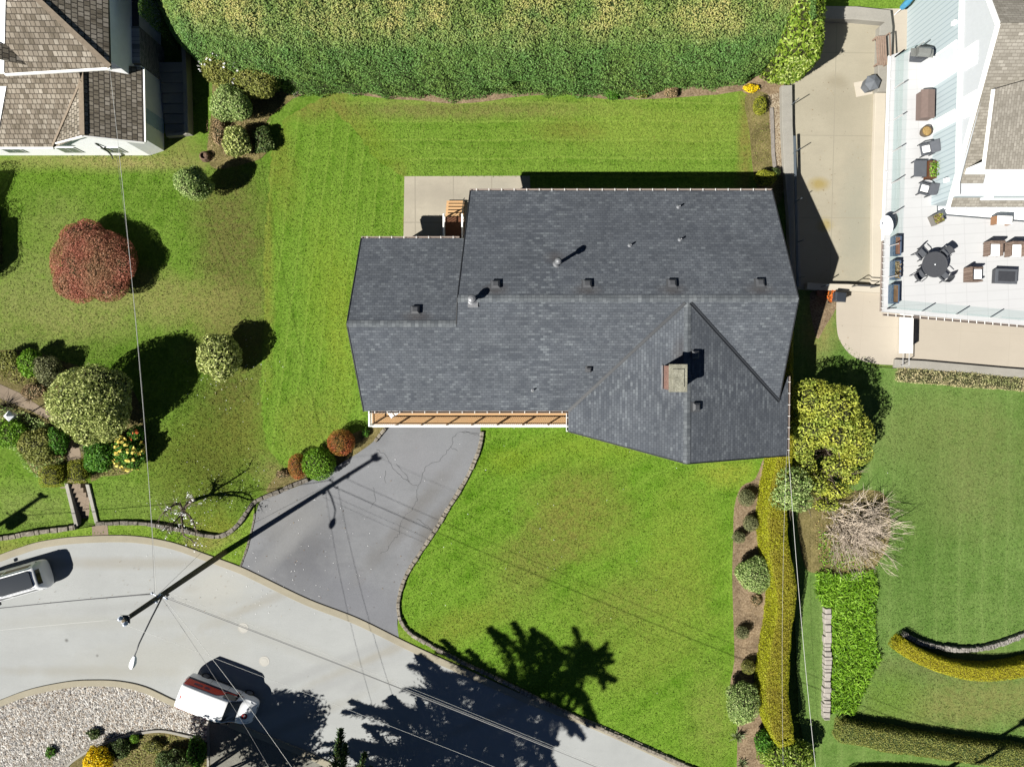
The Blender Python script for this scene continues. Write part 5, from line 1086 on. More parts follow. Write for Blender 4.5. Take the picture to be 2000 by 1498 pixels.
m = MB(); m.tube([(0.1, 0, -.1), (.1, 0, .3), (0.02, 0, .58)], .03); m.build('bracket', M_alu, sd, False); m = MB(); m.tube([(-.05, 0, .3), (-.5, -.05, .75)], .018); m.ball((-.5, -.05, .78), .06, 8, 6); m.build('feed_arm', M_alu, sd, False)
# covered fire pit, pallet planter, bin on the driveway side
q = P(1700, 165, .5); fp = thing('covered_heater', 'dark grey six sided covered heater standing on a square slab by the driveway', 'heater', (q.x, q.y, 0), .2)
MB().box(-.75, .3, -.5, .42, .02, .07).build('slab', M_pale, fp, False)
m = MB(); m.lathe((0, 0, 0), [(.42, .07), (.44, .6), (.52, .78), (.5, .82), (.05, 1.0)], 6); m.build('cover', plain('grey_cover', A(132, 138, 146), .7, .06), fp, False)
q = P(1716, 104, .6); pl_ = thing('slatted_bench', 'weathered pinkish slatted bench leaning on the driveway wall', 'bench', (q.x, q.y, .55), math.radians(4))
M_pink = plain('faded_wood', A(186, 160, 142), .8, .15, 6)
m = MB()
for k in range(5): m.box(-.3+k*.13, -.3+k*.13+.09, -.9, .9, .36, .4)
m.build('seat', M_pink, pl_, False)
for sx in (-.3, .3):
    for sy in (-.8, .8): MB().box(sx-.04, sx+.04, sy-.05, sy+.05, 0, .359).build('leg', M_pink, pl_, False)
m = MB(); m.bar((.36, -.9, .75), (.36, .9, .75), .06); m.bar((.34, -.9, .36), (.36, -.9, .78), .05); m.bar((.34, .9, .36), (.36, .9, .78), .05); m.build('backrest', M_pink, pl_, False)
q = P(1651, 580, .9); wb_ = thing('wheelie_bin', 'black wheelie bin on the pale paving beside the orange leaved plant', 'bin', (q.x-.35, q.y, 0), math.radians(85))
m = MB(); m.poly([(-.24, -.26, .08), (.24, -.26, .08), (.24, .26, .08), (-.24, .26, .08), (-.3, -.36, .95), (.3, -.36, .95), (.3, .32, .95), (-.3, .32, .95)], [(3, 2, 1, 0), (4, 5, 6, 7), (0, 1, 5, 4), (1, 2, 6, 5), (2, 3, 7, 6), (3, 0, 4, 7)]); m.build('body', M_dmetal, wb_, False, bevel=.03)
m = MB(); m.poly([(-.33, -.4, .955), (.33, -.4, .955), (.33, .36, .955), (-.33, .36, .955), (-.26, -.33, 1.04), (.26, -.33, 1.04), (.26, .26, 1.07), (-.26, .26, 1.07)], [(3, 2, 1, 0), (4, 5, 6, 7), (0, 1, 5, 4), (1, 2, 6, 5), (2, 3, 7, 6), (3, 0, 4, 7)]); m.build('lid', plain('bin_lid', A(70, 76, 86), .4, .06), wb_, False, bevel=.03)
for s in (1, -1):
    m = MB(); m.tube([(s*.3, .28, .1), (s*.34, .28, .1)], .1, 14); m.build('wheel', M_tyre, wb_, False)
m = MB(); m.tube([(-.26, .42, .92), (.26, .42, .92)], .02); m.build('handle', M_dmetal, wb_, False)
# folded parasol at the top
q = P(1760, 18, .8); fpz = thing('folded_parasol', 'folded blue and white parasol leaning beside the top path', 'parasol', (q.x, q.y, 0), 0)
m = MB(); m.tube([(0, 0, 0), (.18, .2, 1.1), (.34, .36, 2.0)], [.02, .02, .02]); m.build('pole', M_lampw, fpz, False)
m = MB(); m.tube([(.1, .11, .7), (.18, .2, 1.1), (.28, .3, 1.7), (.33, .35, 1.95)], [.16, .2, .1, .03], 8); m.build('canopy', plain('sky_blue_cloth', A(90, 176, 220), .8), fpz, False)
# garden lantern on the left
q = G(22, 812, 1.6); gl_ = G(24, 806); gla = thing('garden_lantern', 'square white topped garden lamp on a post among the left shrubs', 'lamp', (q.x, q.y, gl_.z))
m = MB(); m.lathe((0, 0, 0), [(.06, 0), (.04, .1), (.035, 1.3)], 10); m.build('post', M_dmetal, gla, False)
m = MB(); m.lathe((0, 0, 0), [(.12, 1.3), (.2, 1.34), (.26, 1.75), (.2, 1.78)], 4); m.build('glass', M_lclear, gla, False)
m = MB(); m.lathe((0, 0, 0), [(.34, 1.785), (.33, 1.82), (.1, 2.02), (.05, 2.06)], 4); m.build('cap', M_lampw, gla, False)
m = MB(); q = G(403, 308); tag(MB().lathe((q.x, q.y, 0), [(.32, 0), (.36, .12), (.28, .4), (.2, .45), (.19, .3)], 9).build('tree_stump', plain('old_stump', A(138, 112, 92), .9, .25, 9, bump=.6)), 'small brown cut stump beside the round shrub below the white house', 'stump')
# a storm drain grate in the driveway corner: small dark plate by the driveway rail
M_redp = plain('red_plastic', A(206, 80, 60), .5)
# ------------------------------------------------------------------ foliage tools
def nz(rng, n=6, f=2.5):
    W_ = rng.normal(size=(n, 3))*f; ph = rng.uniform(0, 6.28, n); am = rng.uniform(.5, 1, n)
    def fn(p): return np.sum(np.sin(p @ W_.T+ph)*am, axis=1)/am.sum()
    return fn
def norm(a): return a/np.maximum(np.linalg.norm(a, axis=1, keepdims=True), 1e-9)
class Leaves:
    def __init__(s): s.V = []; s.R = []; s.T = []
    def add(s, p, nrm, size, rng, tilt=.7, asp=.5, rnd=None, top=None, axis=None, axw=0.):
        n = len(p)
        if n == 0: return s
        N_ = norm(nrm+rng.normal(size=(n, 3))*tilt); a = rng.normal(size=(n, 3))
        if axis is not None: a = a*(1-axw)+axis*axw*2
        a = norm(a-N_*np.sum(a*N_, 1, keepdims=True)); b = np.cross(N_, a)
        L = (size*rng.uniform(.65, 1.35, n))[:, None] if np.ndim(size) == 0 else size[:, None]
        q = np.stack([p-a*L*.5, p+b*L*asp*.5+N_*L*.08, p+a*L*.5, p-b*L*asp*.5+N_*L*.08], 1)
        s.V.append(q.reshape(-1, 3)); s.R.append(rng.uniform(0, 1, n) if rnd is None else np.clip(rnd, 0, 1)); s.T.append(np.zeros(n) if top is None else top); return s
    def build(s, name, mat, parent, core=None, corem=None):
        V_ = np.concatenate(s.V); n = len(V_)//4; o = woff(parent) if parent is not None else Vector((0, 0, 0))
        F_ = np.arange(4*n).reshape(-1, 4); R_ = np.concatenate(s.R); T_ = np.concatenate(s.T); mi = np.zeros(n, np.int32); lt = np.full(n, 4, np.int32); idx = F_.ravel()
        if core is not None:
            cv, cf = core; idx = np.concatenate([idx, (np.array(cf)+len(V_)).ravel()]); lt = np.concatenate([lt, np.full(len(cf), len(cf[0]), np.int32)]); V_ = np.concatenate([V_, cv])
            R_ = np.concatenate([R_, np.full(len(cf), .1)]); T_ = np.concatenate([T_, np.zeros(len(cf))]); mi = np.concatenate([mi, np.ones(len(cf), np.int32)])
        V_ = V_-np.array(o); me = bpy.data.meshes.new(name)
        me.vertices.add(len(V_)); me.vertices.foreach_set('co', V_.astype(np.float32).ravel()); me.loops.add(len(idx)); me.loops.foreach_set('vertex_index', idx.astype(np.int32))
        me.polygons.add(len(lt)); ls = np.concatenate([[0], np.cumsum(lt)[:-1]]).astype(np.int32); me.polygons.foreach_set('loop_start', ls); me.polygons.foreach_set('loop_total', lt); me.polygons.foreach_set('material_index', mi)
        for nm, d_ in (('rnd', R_), ('top', T_)):
            at_ = me.attributes.new(nm, 'FLOAT', 'FACE'); at_.data.foreach_set('value', d_.astype(np.float32))
        me.update(calc_edges=True); me.validate()
        return link(name, me, [mat, corem or M_core], parent)
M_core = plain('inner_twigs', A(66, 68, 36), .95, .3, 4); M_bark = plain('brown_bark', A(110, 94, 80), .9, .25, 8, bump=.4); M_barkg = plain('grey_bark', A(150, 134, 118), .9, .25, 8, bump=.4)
_ico = None
def ico(sub=3):
    global _ico
    if _ico is None:
        bm = bmesh.new(); bmesh.ops.create_icosphere(bm, subdivisions=sub, radius=1); bm.verts.ensure_lookup_table()
        _ico = (np.array([v.co[:] for v in bm.verts]), [tuple(v.index for v in f.verts) for f in bm.faces]); bm.free()
    return _ico
def blob_leaves(Lv, c, rad, rng, size, dens, lump=.1, freq=3., zcut=-.75, tilt=.7, asp=.5, depth=.22, bias=0., top=False, boxy=1.0):
    rad = np.array(rad, float); fn = nz(rng, 7, freq); fn2 = nz(rng, 7, freq*2.3); fn3 = nz(rng, 9, freq*4.5)
    area = 4*math.pi*((rad[0]*rad[1])**1.6/3+(rad[0]*rad[2])**1.6/3+(rad[1]*rad[2])**1.6/3)**(1/1.6); n = int(area*dens)
    d = norm(rng.normal(size=(n, 3))); d = d[d[:, 2] > zcut]
    def rr(d):
        e = d if boxy == 1.0 else d/np.power(np.sum(np.abs(d)**(2*boxy), 1), 1/(2*boxy))[:, None]
        return e, 1+lump*fn(d)+lump*.6*fn2(d)+lump*.45*fn3(d)
    e, r_ = rr(d); k = r_*(1-depth*rng.uniform(0, 1, len(d))**1.6)
    p = e*k[:, None]*rad+c; nr = norm(d/rad)
    rnd = rng.uniform(0, 1, len(d))*.75+.25*(.5+.5*fn2(d))+bias
    ok = (fn3(d) > -.42) | (lump < .1)
    Lv.add(p[ok], nr[ok], size*rng.choice([.8, 1, 1.25], ok.sum()), rng, tilt, asp, rnd[ok], np.clip(d[ok][:, 2], 0, 1) if top else None)
    iv, jf = ico(); ie, ir = rr(iv); cv = ie*(ir*(1-depth)*.94)[:, None]*rad+c; cv[:, 2] = np.maximum(cv[:, 2], c[2]+zcut*rad[2])
    return cv, jf
def shrub(name, label, cat, px, py, rx, ry, h, mat, size=.12, dens=150, z0=.1, lump=.1, freq=3., seed=0, group=None, tilt=.7, asp=.5, stem=True, boxy=1.0, zcut=-.75, flower=None, depth=.22, top=False, bark=None, rot=0):
    """px, py: centre of the crown in the picture; rx, ry in picture pixels; h: height in metres"""
    rng = np.random.default_rng(seed+int(px)*7+int(py)); zc = z0+(h-z0)/2
    q = G(px, py, zc); g = T(q.x, q.y); sc = FPX/(CAM_H-zc-g)
    t_ = thing(name, label, cat, (q.x, q.y, g), 0, group); Lv = Leaves()
    C_ = np.array((q.x, q.y, g+zc)); R3 = np.array((rx/sc, ry/sc, (h-z0)/2)); loose = lump >= .09 and boxy == 1.0
    core = blob_leaves(Lv, C_, R3*(.9 if loose else 1), rng, size, dens, lump, freq, zcut, tilt, asp, depth, 0, top, boxy)
    if loose:                             # irregular crown: lobes of their own size round the main mass
        cvs, cfs = [core[0]], list(core[1])
        for k in range(9):
            d = norm(rng.normal(size=(1, 3)))[0]; d[2] = abs(d[2])*.7-.1; f = rng.uniform(.3, .52)
            cv, cf = blob_leaves(Lv, C_+d*R3*(1.10-f), R3*f, rng, size*rng.uniform(.85, 1.2), dens*.9, lump*1.3, freq, -.6, tilt, asp, depth)
            o_ = sum(len(c) for c in cvs); cvs.append(cv); cfs += [tuple(i+o_ for i in ff) for ff in cf]
        core = (np.concatenate(cvs), cfs)
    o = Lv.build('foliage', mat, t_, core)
    if stem:
        m = MB(); b = Vector((q.x, q.y, g-.05))
        for k in range(4):
            a_ = rng.uniform(0, 6.28); m.tube([b+Vector((.05*math.cos(a_), .05*math.sin(a_), 0)), b+Vector((rx/sc*.35*math.cos(a_), ry/sc*.35*math.sin(a_), zc*.9))], [.05*min(1.5, h/2), .025], 5)
        m.build('stem', bark or M_bark, t_)
    if flower:
        fm, fs_, nf, zlo = flower; Lf = Leaves(); d = norm(rng.normal(size=(nf*4+60, 3))); d = d[d[:, 2] > zlo][:nf]
        p = d*np.array((rx/sc, ry/sc, (h-z0)/2))*1.03+np.array((q.x, q.y, g+zc))
        for k in range(4): Lf.add(p+rng.normal(size=p.shape)*fs_*.25, d, fs_, rng, .6, .8)
        Lf.build('blossom', fm, t_)
    return t_
def branches(m, p, d, L, r, rng, depth, up=.15, spread=.6, n=3, wob=.15, tips=None, sides=4):
    pts = [Vector(p)]; dd = Vector(d).normalized(); k = 4
    for i in range(k):
        dd = (dd+Vector(rng.normal(size=3))*wob+Vector((0, 0, up*.25))).normalized(); pts.append(pts[-1]+dd*L/k)
    m.tube(pts, [r*(1-.5*i/k) for i in range(k+1)], sides)
    if depth == 0:
        if tips is not None: tips.append((pts[-1], dd))
        return
    for j in range(n):
        i = k if j == 0 else rng.integers(2, k+1)
        nd = (dd+Vector(rng.normal(size=3))*spread).normalized()
        branches(m, pts[i], nd, L*rng.uniform(.55, .8), r*.52, rng, depth-1, up, spread, n, wob, tips, max(3, sides-1))
# leaf colours
F_var = leafmat('variegated_leaf', [A(60, 76, 30), A(126, 140, 70), A(184, 192, 116), A(216, 220, 156)])
F_laur = leafmat('laurel_leaf', [A(60, 88, 38), A(70, 100, 48), A(80, 112, 56), A(100, 130, 76)], .2, top=(A(150, 142, 90), A(134, 138, 76)), patch=(A(62, 90, 40), A(104, 126, 62)), pscale=.35, k=1.45)
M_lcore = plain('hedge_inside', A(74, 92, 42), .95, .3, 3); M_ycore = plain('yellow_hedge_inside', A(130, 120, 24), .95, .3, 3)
F_lime = leafmat('lime_laurel_leaf', [A(66, 96, 20), A(112, 142, 40), A(158, 180, 70), A(204, 216, 140)], k=.8)
F_red = leafmat('red_maple_leaf', [A(112, 70, 54), A(136, 84, 66), A(152, 96, 78), A(170, 118, 100)], .2, patch=(A(122, 90, 64), A(146, 112, 86)), pscale=.5, k=1.3)
F_box = leafmat('box_leaf', [A(84, 96, 20), A(130, 136, 36), A(170, 168, 66)], .15)
F_yel = leafmat('yellow_hedge_leaf', [A(104, 108, 8), A(140, 146, 20), A(160, 164, 34), A(186, 188, 70)], .2, top=(A(128, 122, 34), A(150, 144, 46)))
F_yel2 = leafmat('gold_hedge_leaf', [A(130, 126, 12), A(164, 160, 30), A(190, 184, 60)], .2)
F_green = leafmat('green_leaf', [A(34, 70, 16), A(72, 120, 34), A(112, 156, 60)])
F_brt = leafmat('bright_green_leaf', [A(60, 98, 16), A(100, 142, 32), A(140, 178, 64)])
F_rust = leafmat('rust_tipped_leaf', [A(96, 82, 26), A(146, 104, 44), A(168, 132, 60)], .15, patch=(A(150, 76, 48), A(176, 96, 60)), pscale=1.6)
F_rhod = leafmat('rhododendron_leaf', [A(76, 98, 34), A(122, 140, 54), A(162, 174, 76), A(198, 202, 104)], patch=(A(146, 154, 48), A(198, 198, 88)), pscale=.9)
F_sage = leafmat('sage_leaf', [A(72, 96, 44), A(118, 146, 76), A(160, 178, 108), A(194, 206, 148)])
F_dkg = leafmat('dark_shrub_leaf', [A(30, 48, 20), A(66, 86, 40), A(116, 130, 76)], .12)
F_grey = leafmat('grey_green_leaf', [A(70, 80, 50), A(112, 116, 78), A(150, 150, 110)], .12)
F_olive = leafmat('olive_hedge_leaf', [A(78, 84, 30), A(120, 122, 56), A(158, 154, 92)], .12, patch=(A(96, 104, 44), A(140, 146, 76)), pscale=.7)
F_brown = leafmat('brown_twig_leaf', [A(104, 86, 60), A(146, 124, 92), A(178, 156, 122)], .1)
F_gc = leafmat('dry_groundcover_leaf', [A(128, 116, 84), A(176, 164, 124), A(206, 194, 154)], .1, patch=(A(110, 120, 70), A(160, 160, 110)), pscale=1.5)
F_gold = leafmat('gold_flower', [A(190, 150, 4), A(232, 196, 8), A(246, 222, 60)], .2)
F_orange = leafmat('orange_leaf', [A(170, 70, 30), A(206, 104, 40), A(226, 146, 70)], .2)
F_fern = leafmat('grass_clump_leaf', [A(52, 86, 14), A(104, 146, 30), A(150, 186, 70)], k=1.1)
F_conif = leafmat('conifer_leaf', [A(30, 52, 22), A(58, 84, 36), A(98, 116, 54)], .1)
W_flower = leafmat('white_petal', [(.6, .56, .52), (.75, .72, .68)], .3); Y_flower = leafmat('yellow_petal', [A(226, 196, 90), A(246, 226, 130)], .3); O_flower = leafmat('orange_petal', [A(220, 110, 60), A(240, 140, 90)], .3)
# ------------------------------------------------------------------ hedges: a boxy section swept along a path
def hedge(name, label, path, w, h, mat, size=.12, dens=110, e=.35, lump=.08, seed=0, cat='hedge', sm=6, top=False, tilt=.6, asp=.5, z_off=0., ends=True, drape=False, kind=None, group=None, vary=None, core=True, h0=0., corem=None, topk=(.35, 2)):
    rng = np.random.default_rng(seed+17); pts = [P(x, y) for x, y in (smooth(path, sm) if sm else path)]
    W_ = np.array([(p.x, p.y) for p in pts]); seg = np.linalg.norm(np.diff(W_, axis=0), axis=1); S = np.concatenate([[0], np.cumsum(seg)]); L = S[-1]
    fn = nz(rng, 8, 1.1); fn2 = nz(rng, 8, 3.2)
    def frame(s):
        x = np.interp(s, S, W_[:, 0]); y = np.interp(s, S, W_[:, 1]); e_ = .3
        dx = np.interp(np.minimum(s+e_, L), S, W_[:, 0])-np.interp(np.maximum(s-e_, 0), S, W_[:, 0]); dy = np.interp(np.minimum(s+e_, L), S, W_[:, 1])-np.interp(np.maximum(s-e_, 0), S, W_[:, 1])
        l = np.hypot(dx, dy)+1e-9; return x, y, dx/l, dy/l
    wf = (lambda s: np.full_like(s, w)) if not vary else (lambda s: np.interp(s/L, vary[0], vary[1])*w)
    hf = (lambda s: np.full_like(s, h)) if not vary or len(vary) < 3 else (lambda s: np.interp(s/L, vary[0], vary[2])*h)
    def surf(s, a, k):                    # a in 0..pi over the section, k inward shrink
        x, y, dx, dy = frame(s); ca, sa_ = np.cos(a), np.sin(a)
        t = np.minimum(s, L-s)/(w*.5); endk = np.where(t < 1, (1-np.abs(1-np.clip(t, 0, 1))**(2/max(e, .3)))**(max(e, .3)/2), 1) if ends else 1
        u = np.sign(ca)*np.abs(ca)**e*wf(s)/2*endk; v = np.abs(sa_)**e*hf(s)*(.55+.45*endk if ends else 1)
        q = np.stack([x, y, v], 1); bump_ = 1+lump*fn(q)+lump*.5*fn2(q); u = u*bump_*k; v = v*(1+(bump_-1)*.6)*k
        nx_, nz_ = np.sign(ca)*np.abs(ca)**(2-e)/(w/2), np.abs(sa_)**(2-e)/h
        X, Y = x-dy*u, y+dx*u
        z = v+z_off+h0
        if drape: z = z+np.array([T(a_, b_) for a_, b_ in zip(X, Y)])
        return np.stack([X, Y, z], 1), norm(np.stack([-dy*nx_, dx*nx_, nz_], 1))
    n = int(L*(w+2*h)*dens)
    s = rng.uniform(0, L, n)
    per = np.array([0, h, h+w, 2*h+w]); tt = rng.uniform(0, 2*h+w, n)   # even cover of side, top, side
    a = np.where(tt < h, np.arcsin(np.clip(tt/h, 0, 1)**(1/max(e, .2)))*.999, np.where(tt < h+w, np.arccos(np.clip(np.sign(1-2*(tt-h)/w)*np.abs(1-2*(tt-h)/w)**(1/max(e, .2)), -1, 1)), math.pi-np.arcsin(np.clip((2*h+w-tt)/h, 0, 1)**(1/max(e, .2)))*.999))
    k = 1-.12*rng.uniform(0, 1, n)**1.5/max(1, min(w, h)/1.2)
    p, nr = surf(s, a, k); Lv = Leaves(); q = p
    rnd = rng.uniform(0, 1, n)*.7+.3*(.5+.5*fn2(q))
    Lv.add(p, nr, size, rng, tilt, asp, rnd, np.clip((nr[:, 2]-topk[0])*topk[1], 0, 1) if top else None)
    if ends:
        for se in (0, L):
            m_ = int(w*h*dens); x, y, dx, dy = frame(np.full(m_, float(se))); sg = -1 if se == 0 else 1
            u = rng.uniform(-.46, .46, m_)*w*(.55 if e > .5 else .9); v = rng.uniform(.0, .95, m_)*h; off_ = rng.uniform(-.12, .03, m_)
            p2 = np.stack([x-dy*u+dx*sg*off_, y+dx*u+dy*sg*off_, v+h0], 1); Lv.add(p2, np.stack([dx*sg, dy*sg, np.full(m_, .2)], 1), size, rng, tilt, asp)
    co_ = None
    if core:
        ns = max(6, int(L/.5)); na = 14; ss = np.repeat(np.linspace(0, L, ns), na); aa = np.tile(np.linspace(0, math.pi, na), ns)
        cv, _ = surf(ss, aa, np.full(ns*na, .9 if min(w, h) < 2.5 else .96)); co_ = (cv, [(i*na+j, i*na+j+1, (i+1)*na+j+1, (i+1)*na+j) for i in range(ns-1) for j in range(na-1)])
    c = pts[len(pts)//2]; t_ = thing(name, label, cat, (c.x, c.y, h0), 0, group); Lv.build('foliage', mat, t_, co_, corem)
    if kind: t_['kind'] = kind
    return t_
# ------------------------------------------------------------------ hedges
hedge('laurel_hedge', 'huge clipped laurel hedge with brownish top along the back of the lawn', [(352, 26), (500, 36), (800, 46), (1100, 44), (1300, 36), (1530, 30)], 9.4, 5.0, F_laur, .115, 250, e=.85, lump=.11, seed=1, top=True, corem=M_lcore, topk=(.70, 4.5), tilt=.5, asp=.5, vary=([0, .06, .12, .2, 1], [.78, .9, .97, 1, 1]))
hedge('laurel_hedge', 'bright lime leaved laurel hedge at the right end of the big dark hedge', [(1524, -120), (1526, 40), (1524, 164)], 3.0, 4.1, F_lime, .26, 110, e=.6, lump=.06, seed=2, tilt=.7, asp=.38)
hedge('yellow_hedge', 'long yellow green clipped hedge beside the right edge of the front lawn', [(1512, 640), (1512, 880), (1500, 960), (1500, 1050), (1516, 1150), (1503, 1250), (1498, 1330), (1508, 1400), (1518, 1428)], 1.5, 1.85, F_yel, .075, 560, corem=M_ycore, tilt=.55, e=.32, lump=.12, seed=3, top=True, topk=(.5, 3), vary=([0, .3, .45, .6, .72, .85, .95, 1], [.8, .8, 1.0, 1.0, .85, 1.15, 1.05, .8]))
hedge('curved_hedge', 'low golden hedge curving across the right neighbour lawn', [(1740, 1246), (1775, 1268), (1825, 1289), (1880, 1302), (1940, 1302), (2010, 1288), (2090, 1255)], 1.0, 1.1, F_yel2, .065, 560, corem=M_ycore, tilt=.4, e=.3, lump=.05, seed=4)
hedge('olive_hedge', 'loose olive hedge at the bottom right with a dark shadow along its top edge', [(1628, 1415), (1700, 1430), (1790, 1445), (1900, 1460), (2020, 1474), (2140, 1490)], 1.55, .95, F_olive, .08, 420, e=.4, lump=.14, seed=5, corem=M_lcore, tilt=.5)
hedge('olive_hedge', 'small gold green hedge cut by the bottom edge near the right corner', [(1650, 1512), (1760, 1512), (1900, 1526), (2060, 1545)], 1.1, .8, F_yel, .08, 300, e=.4, lump=.1, seed=6)
hedge('boundary_hedge', 'dark clipped hedge at the left edge below the white house', [(-16, 402), (-12, 470), (-12, 532)], 1.2, .75, F_dkg, .09, 260, e=.35, lump=.05, seed=7)
hedge('dry_groundcover', 'strip of dry brownish groundcover below the concrete wall of the pale yard', [(1748, 730), (1850, 738), (1950, 746), (2160, 764)], 1.0, .3, F_gc, .09, 260, e=.4, lump=.15, seed=8, cat='groundcover')
# ------------------------------------------------------------------ shrubs on the left
shrub('red_maple_shrub', 'broad dome shaped red leaved shrub on the left lawn', 'shrub', 181, 512, 93, 77, 2.5, F_red, .08, 620, .05, .095, 2.2, 1, zcut=-.4, tilt=.75)
shrub('round_tree', 'large rounded pale green evergreen tree beside the left garden path', 'tree', 174, 784, 84, 80, 4.3, F_var, .15, 190, .1, .11, 4, 2, tilt=.7)
shrub('round_shrub', 'round pale green evergreen shrub standing alone right of the big rounded tree', 'shrub', 430, 697, 44, 45, 2.9, F_var, .16, 170, .1, .11, 4, 3, tilt=.7)
shrub('round_shrub', 'tall rounded olive green shrub below the corner of the white house', 'shrub', 378, 360, 33, 32, 3.6, F_sage, .11, 230, .2, .09, 4, 4)
shrub('pale_shrub', 'grey green rounded shrub in front of the left end of the laurel hedge', 'shrub', 452, 203, 42, 35, 2.9, F_sage, .12, 220, .1, .13, 3, 5)
shrub('pale_shrub', 'small bright grey green shrub under the larger one near the white house', 'shrub', 463, 277, 26, 32, 1.9, F_var, .15, 180, .1, .12, 3, 6)
shrub('flowering_shrub', 'brownish green shrub with white blossoms at the left tip of the laurel hedge', 'shrub', 440, 138, 46, 36, 3.0, F_olive, .13, 200, .1, .14, 3, 7, flower=(W_flower, .11, 24, .3))
shrub('brown_shrub', 'olive brown shrub merging into the lower left corner of the laurel hedge', 'shrub', 500, 160, 54, 30, 2.8, F_olive, .12, 230, .1, .14, 3, 8)
shrub('dark_shrub', 'low dark green shrub in the shade right of the small bright one', 'shrub', 512, 272, 24, 26, 1.0, F_dkg, .12, 220, .05, .16, 3, 9)
shrub('dark_shrub', 'low brown twiggy shrub left of the small bright one near the white house', 'shrub', 428, 258, 16, 26, .8, F_brown, .1, 220, .05, .16, 3, 10)
shrub('leafy_shrub', 'bright green rounded shrub at the far left of the garden bed', 'shrub', 62, 708, 26, 30, 1.3, F_brt, .13, 220, .05, .14, 3, 11)
shrub('leafy_shrub', 'mixed green shrub at the left edge above the garden path', 'shrub', 14, 706, 30, 22, 1.0, F_olive, .12, 220, .05, .16, 3, 12)
shrub('grey_shrub', 'dark grey green shrub between the bright one and the big rounded tree', 'shrub', 94, 722, 30, 30, 1.5, F_grey, .1, 240, .05, .14, 3, 13)
shrub('twiggy_shrub', 'low brown twiggy shrub at the edge of the garden path', 'shrub', 66, 764, 26, 14, .6, F_brown, .1, 220, .05, .16, 3, 14)
shrub('leafy_shrub', 'lime green shrub mass at the left edge below the garden lamp', 'shrub', 22, 848, 34, 30, 1.1, F_brt, .13, 220, .05, .18, 3, 15)
shrub('leafy_shrub', 'green brown shrub mass in the middle of the left bed above the square box', 'shrub', 74, 872, 40, 36, 1.4, F_olive, .12, 240, .05, .16, 3, 16)
shrub('dark_shrub', 'dark green shrub beside the garden path above the steps', 'shrub', 114, 858, 20, 30, 1.3, F_green, .12, 240, .05, .16, 3, 17)
shrub('dark_shrub', 'dark leafy shrub right below the big rounded tree by the path', 'shrub', 196, 888, 34, 38, 1.7, F_green, .15, 200, .05, .16, 3, 18)
shrub('flowering_shrub', 'green shrub covered with pale yellow blossoms right of the garden path', 'shrub', 252, 884, 32, 34, 1.5, F_green, .13, 200, .05, .14, 3, 19, flower=(Y_flower, .2, 46, -.1))
shrub('dark_shrub', 'small dark shrub with one orange blossom above the yellow flowering one', 'shrub', 266, 848, 16, 20, 1.1, F_green, .12, 220, .05, .14, 3, 20, flower=(O_flower, .22, 2, .5))
shrub('grey_shrub', 'low grey green plant against the right side of the path above the steps', 'shrub', 168, 872, 12, 20, .7, F_grey, .1, 240, .05, .16, 3, 21)
shrub('box_shrub', 'square clipped gold green box shrub left of the top of the steps', 'box shrub', 105, 929, 22, 21, 1.2, F_box, .07, 600, 0, .03, 3, 22, boxy=3, zcut=-.99, group='clipped box shrubs at the steps')
shrub('box_shrub', 'square clipped gold green box shrub right of the top of the steps', 'box shrub', 156, 920, 17, 23, 1.1, F_box, .07, 600, 0, .03, 3, 23, boxy=3, zcut=-.99, group='clipped box shrubs at the steps')
# shrubs by the driveway
shrub('clipped_shrub', 'round clipped shrub with rust red top nearest the balcony', 'shrub', 666, 864, 27, 27, 1.55, F_rust, .06, 800, .05, .04, 3, 24, group='clipped shrubs beside the driveway')
shrub('clipped_shrub', 'round bright green shrub in the middle of the three beside the driveway', 'shrub', 623, 906, 33, 33, 1.7, F_sage if False else F_brt, .1, 420, .05, .06, 4, 25, group='clipped shrubs beside the driveway')
shrub('clipped_shrub', 'smaller rust coloured shrub half hidden behind the bright green one', 'shrub', 582, 911, 19, 26, 1.3, F_rust, .06, 800, .05, .05, 3, 26, group='clipped shrubs beside the driveway')
shrub('small_plant', 'tiny green plant near the corner of the front balcony', 'plant', 715, 845, 8, 8, .45, F_green, .09, 300, .02, .15, 3, 27)
shrub('twiggy_shrub', 'low bare twiggy plant left of the rust coloured shrubs', 'shrub', 552, 926, 14, 9, .4, F_brown, .09, 160, .02, .2, 3, 28)
# back bed
shrub('small_shrub', 'leftmost small green shrub in the bed below the laurel hedge', 'shrub', 1196, 181, 17, 14, .9, F_green, .1, 320, .02, .1, 3, 29, group='small shrubs in the back bed')
shrub('small_shrub', 'thin brown green shrub in the middle of the back bed', 'shrub', 1248, 179, 18, 14, .7, F_olive, .1, 260, .02, .14, 3, 30, group='small shrubs in the back bed')
shrub('small_shrub', 'grey brown twiggy shrub right of the thin one in the back bed', 'shrub', 1310, 180, 14, 13, .7, F_brown, .08, 320, .02, .14, 3, 31, group='small shrubs in the back bed')
shrub('gold_shrub', 'small pale gold shrub at the foot of the lime hedge', 'shrub', 1466, 173, 16, 9, .5, F_gold, .08, 380, .02, .12, 3, 32)
shrub('clipped_shrub', 'small oval gold green shrub in the corner of the back lawn', 'shrub', 1484, 207, 13, 18, .9, F_box, .07, 520, .02, .08, 3, 33)
shrub('clipped_shrub', 'olive shrub at the top right corner of the grey roof', 'shrub', 1494, 349, 25, 15, 1.2, F_box, .08, 420, .02, .1, 3, 34)
shrub('dark_shrub', 'dark twiggy shrub between the olive shrub and the retaining wall', 'shrub', 1514, 340, 10, 11, .9, F_dkg, .08, 260, .02, .16, 3, 35)
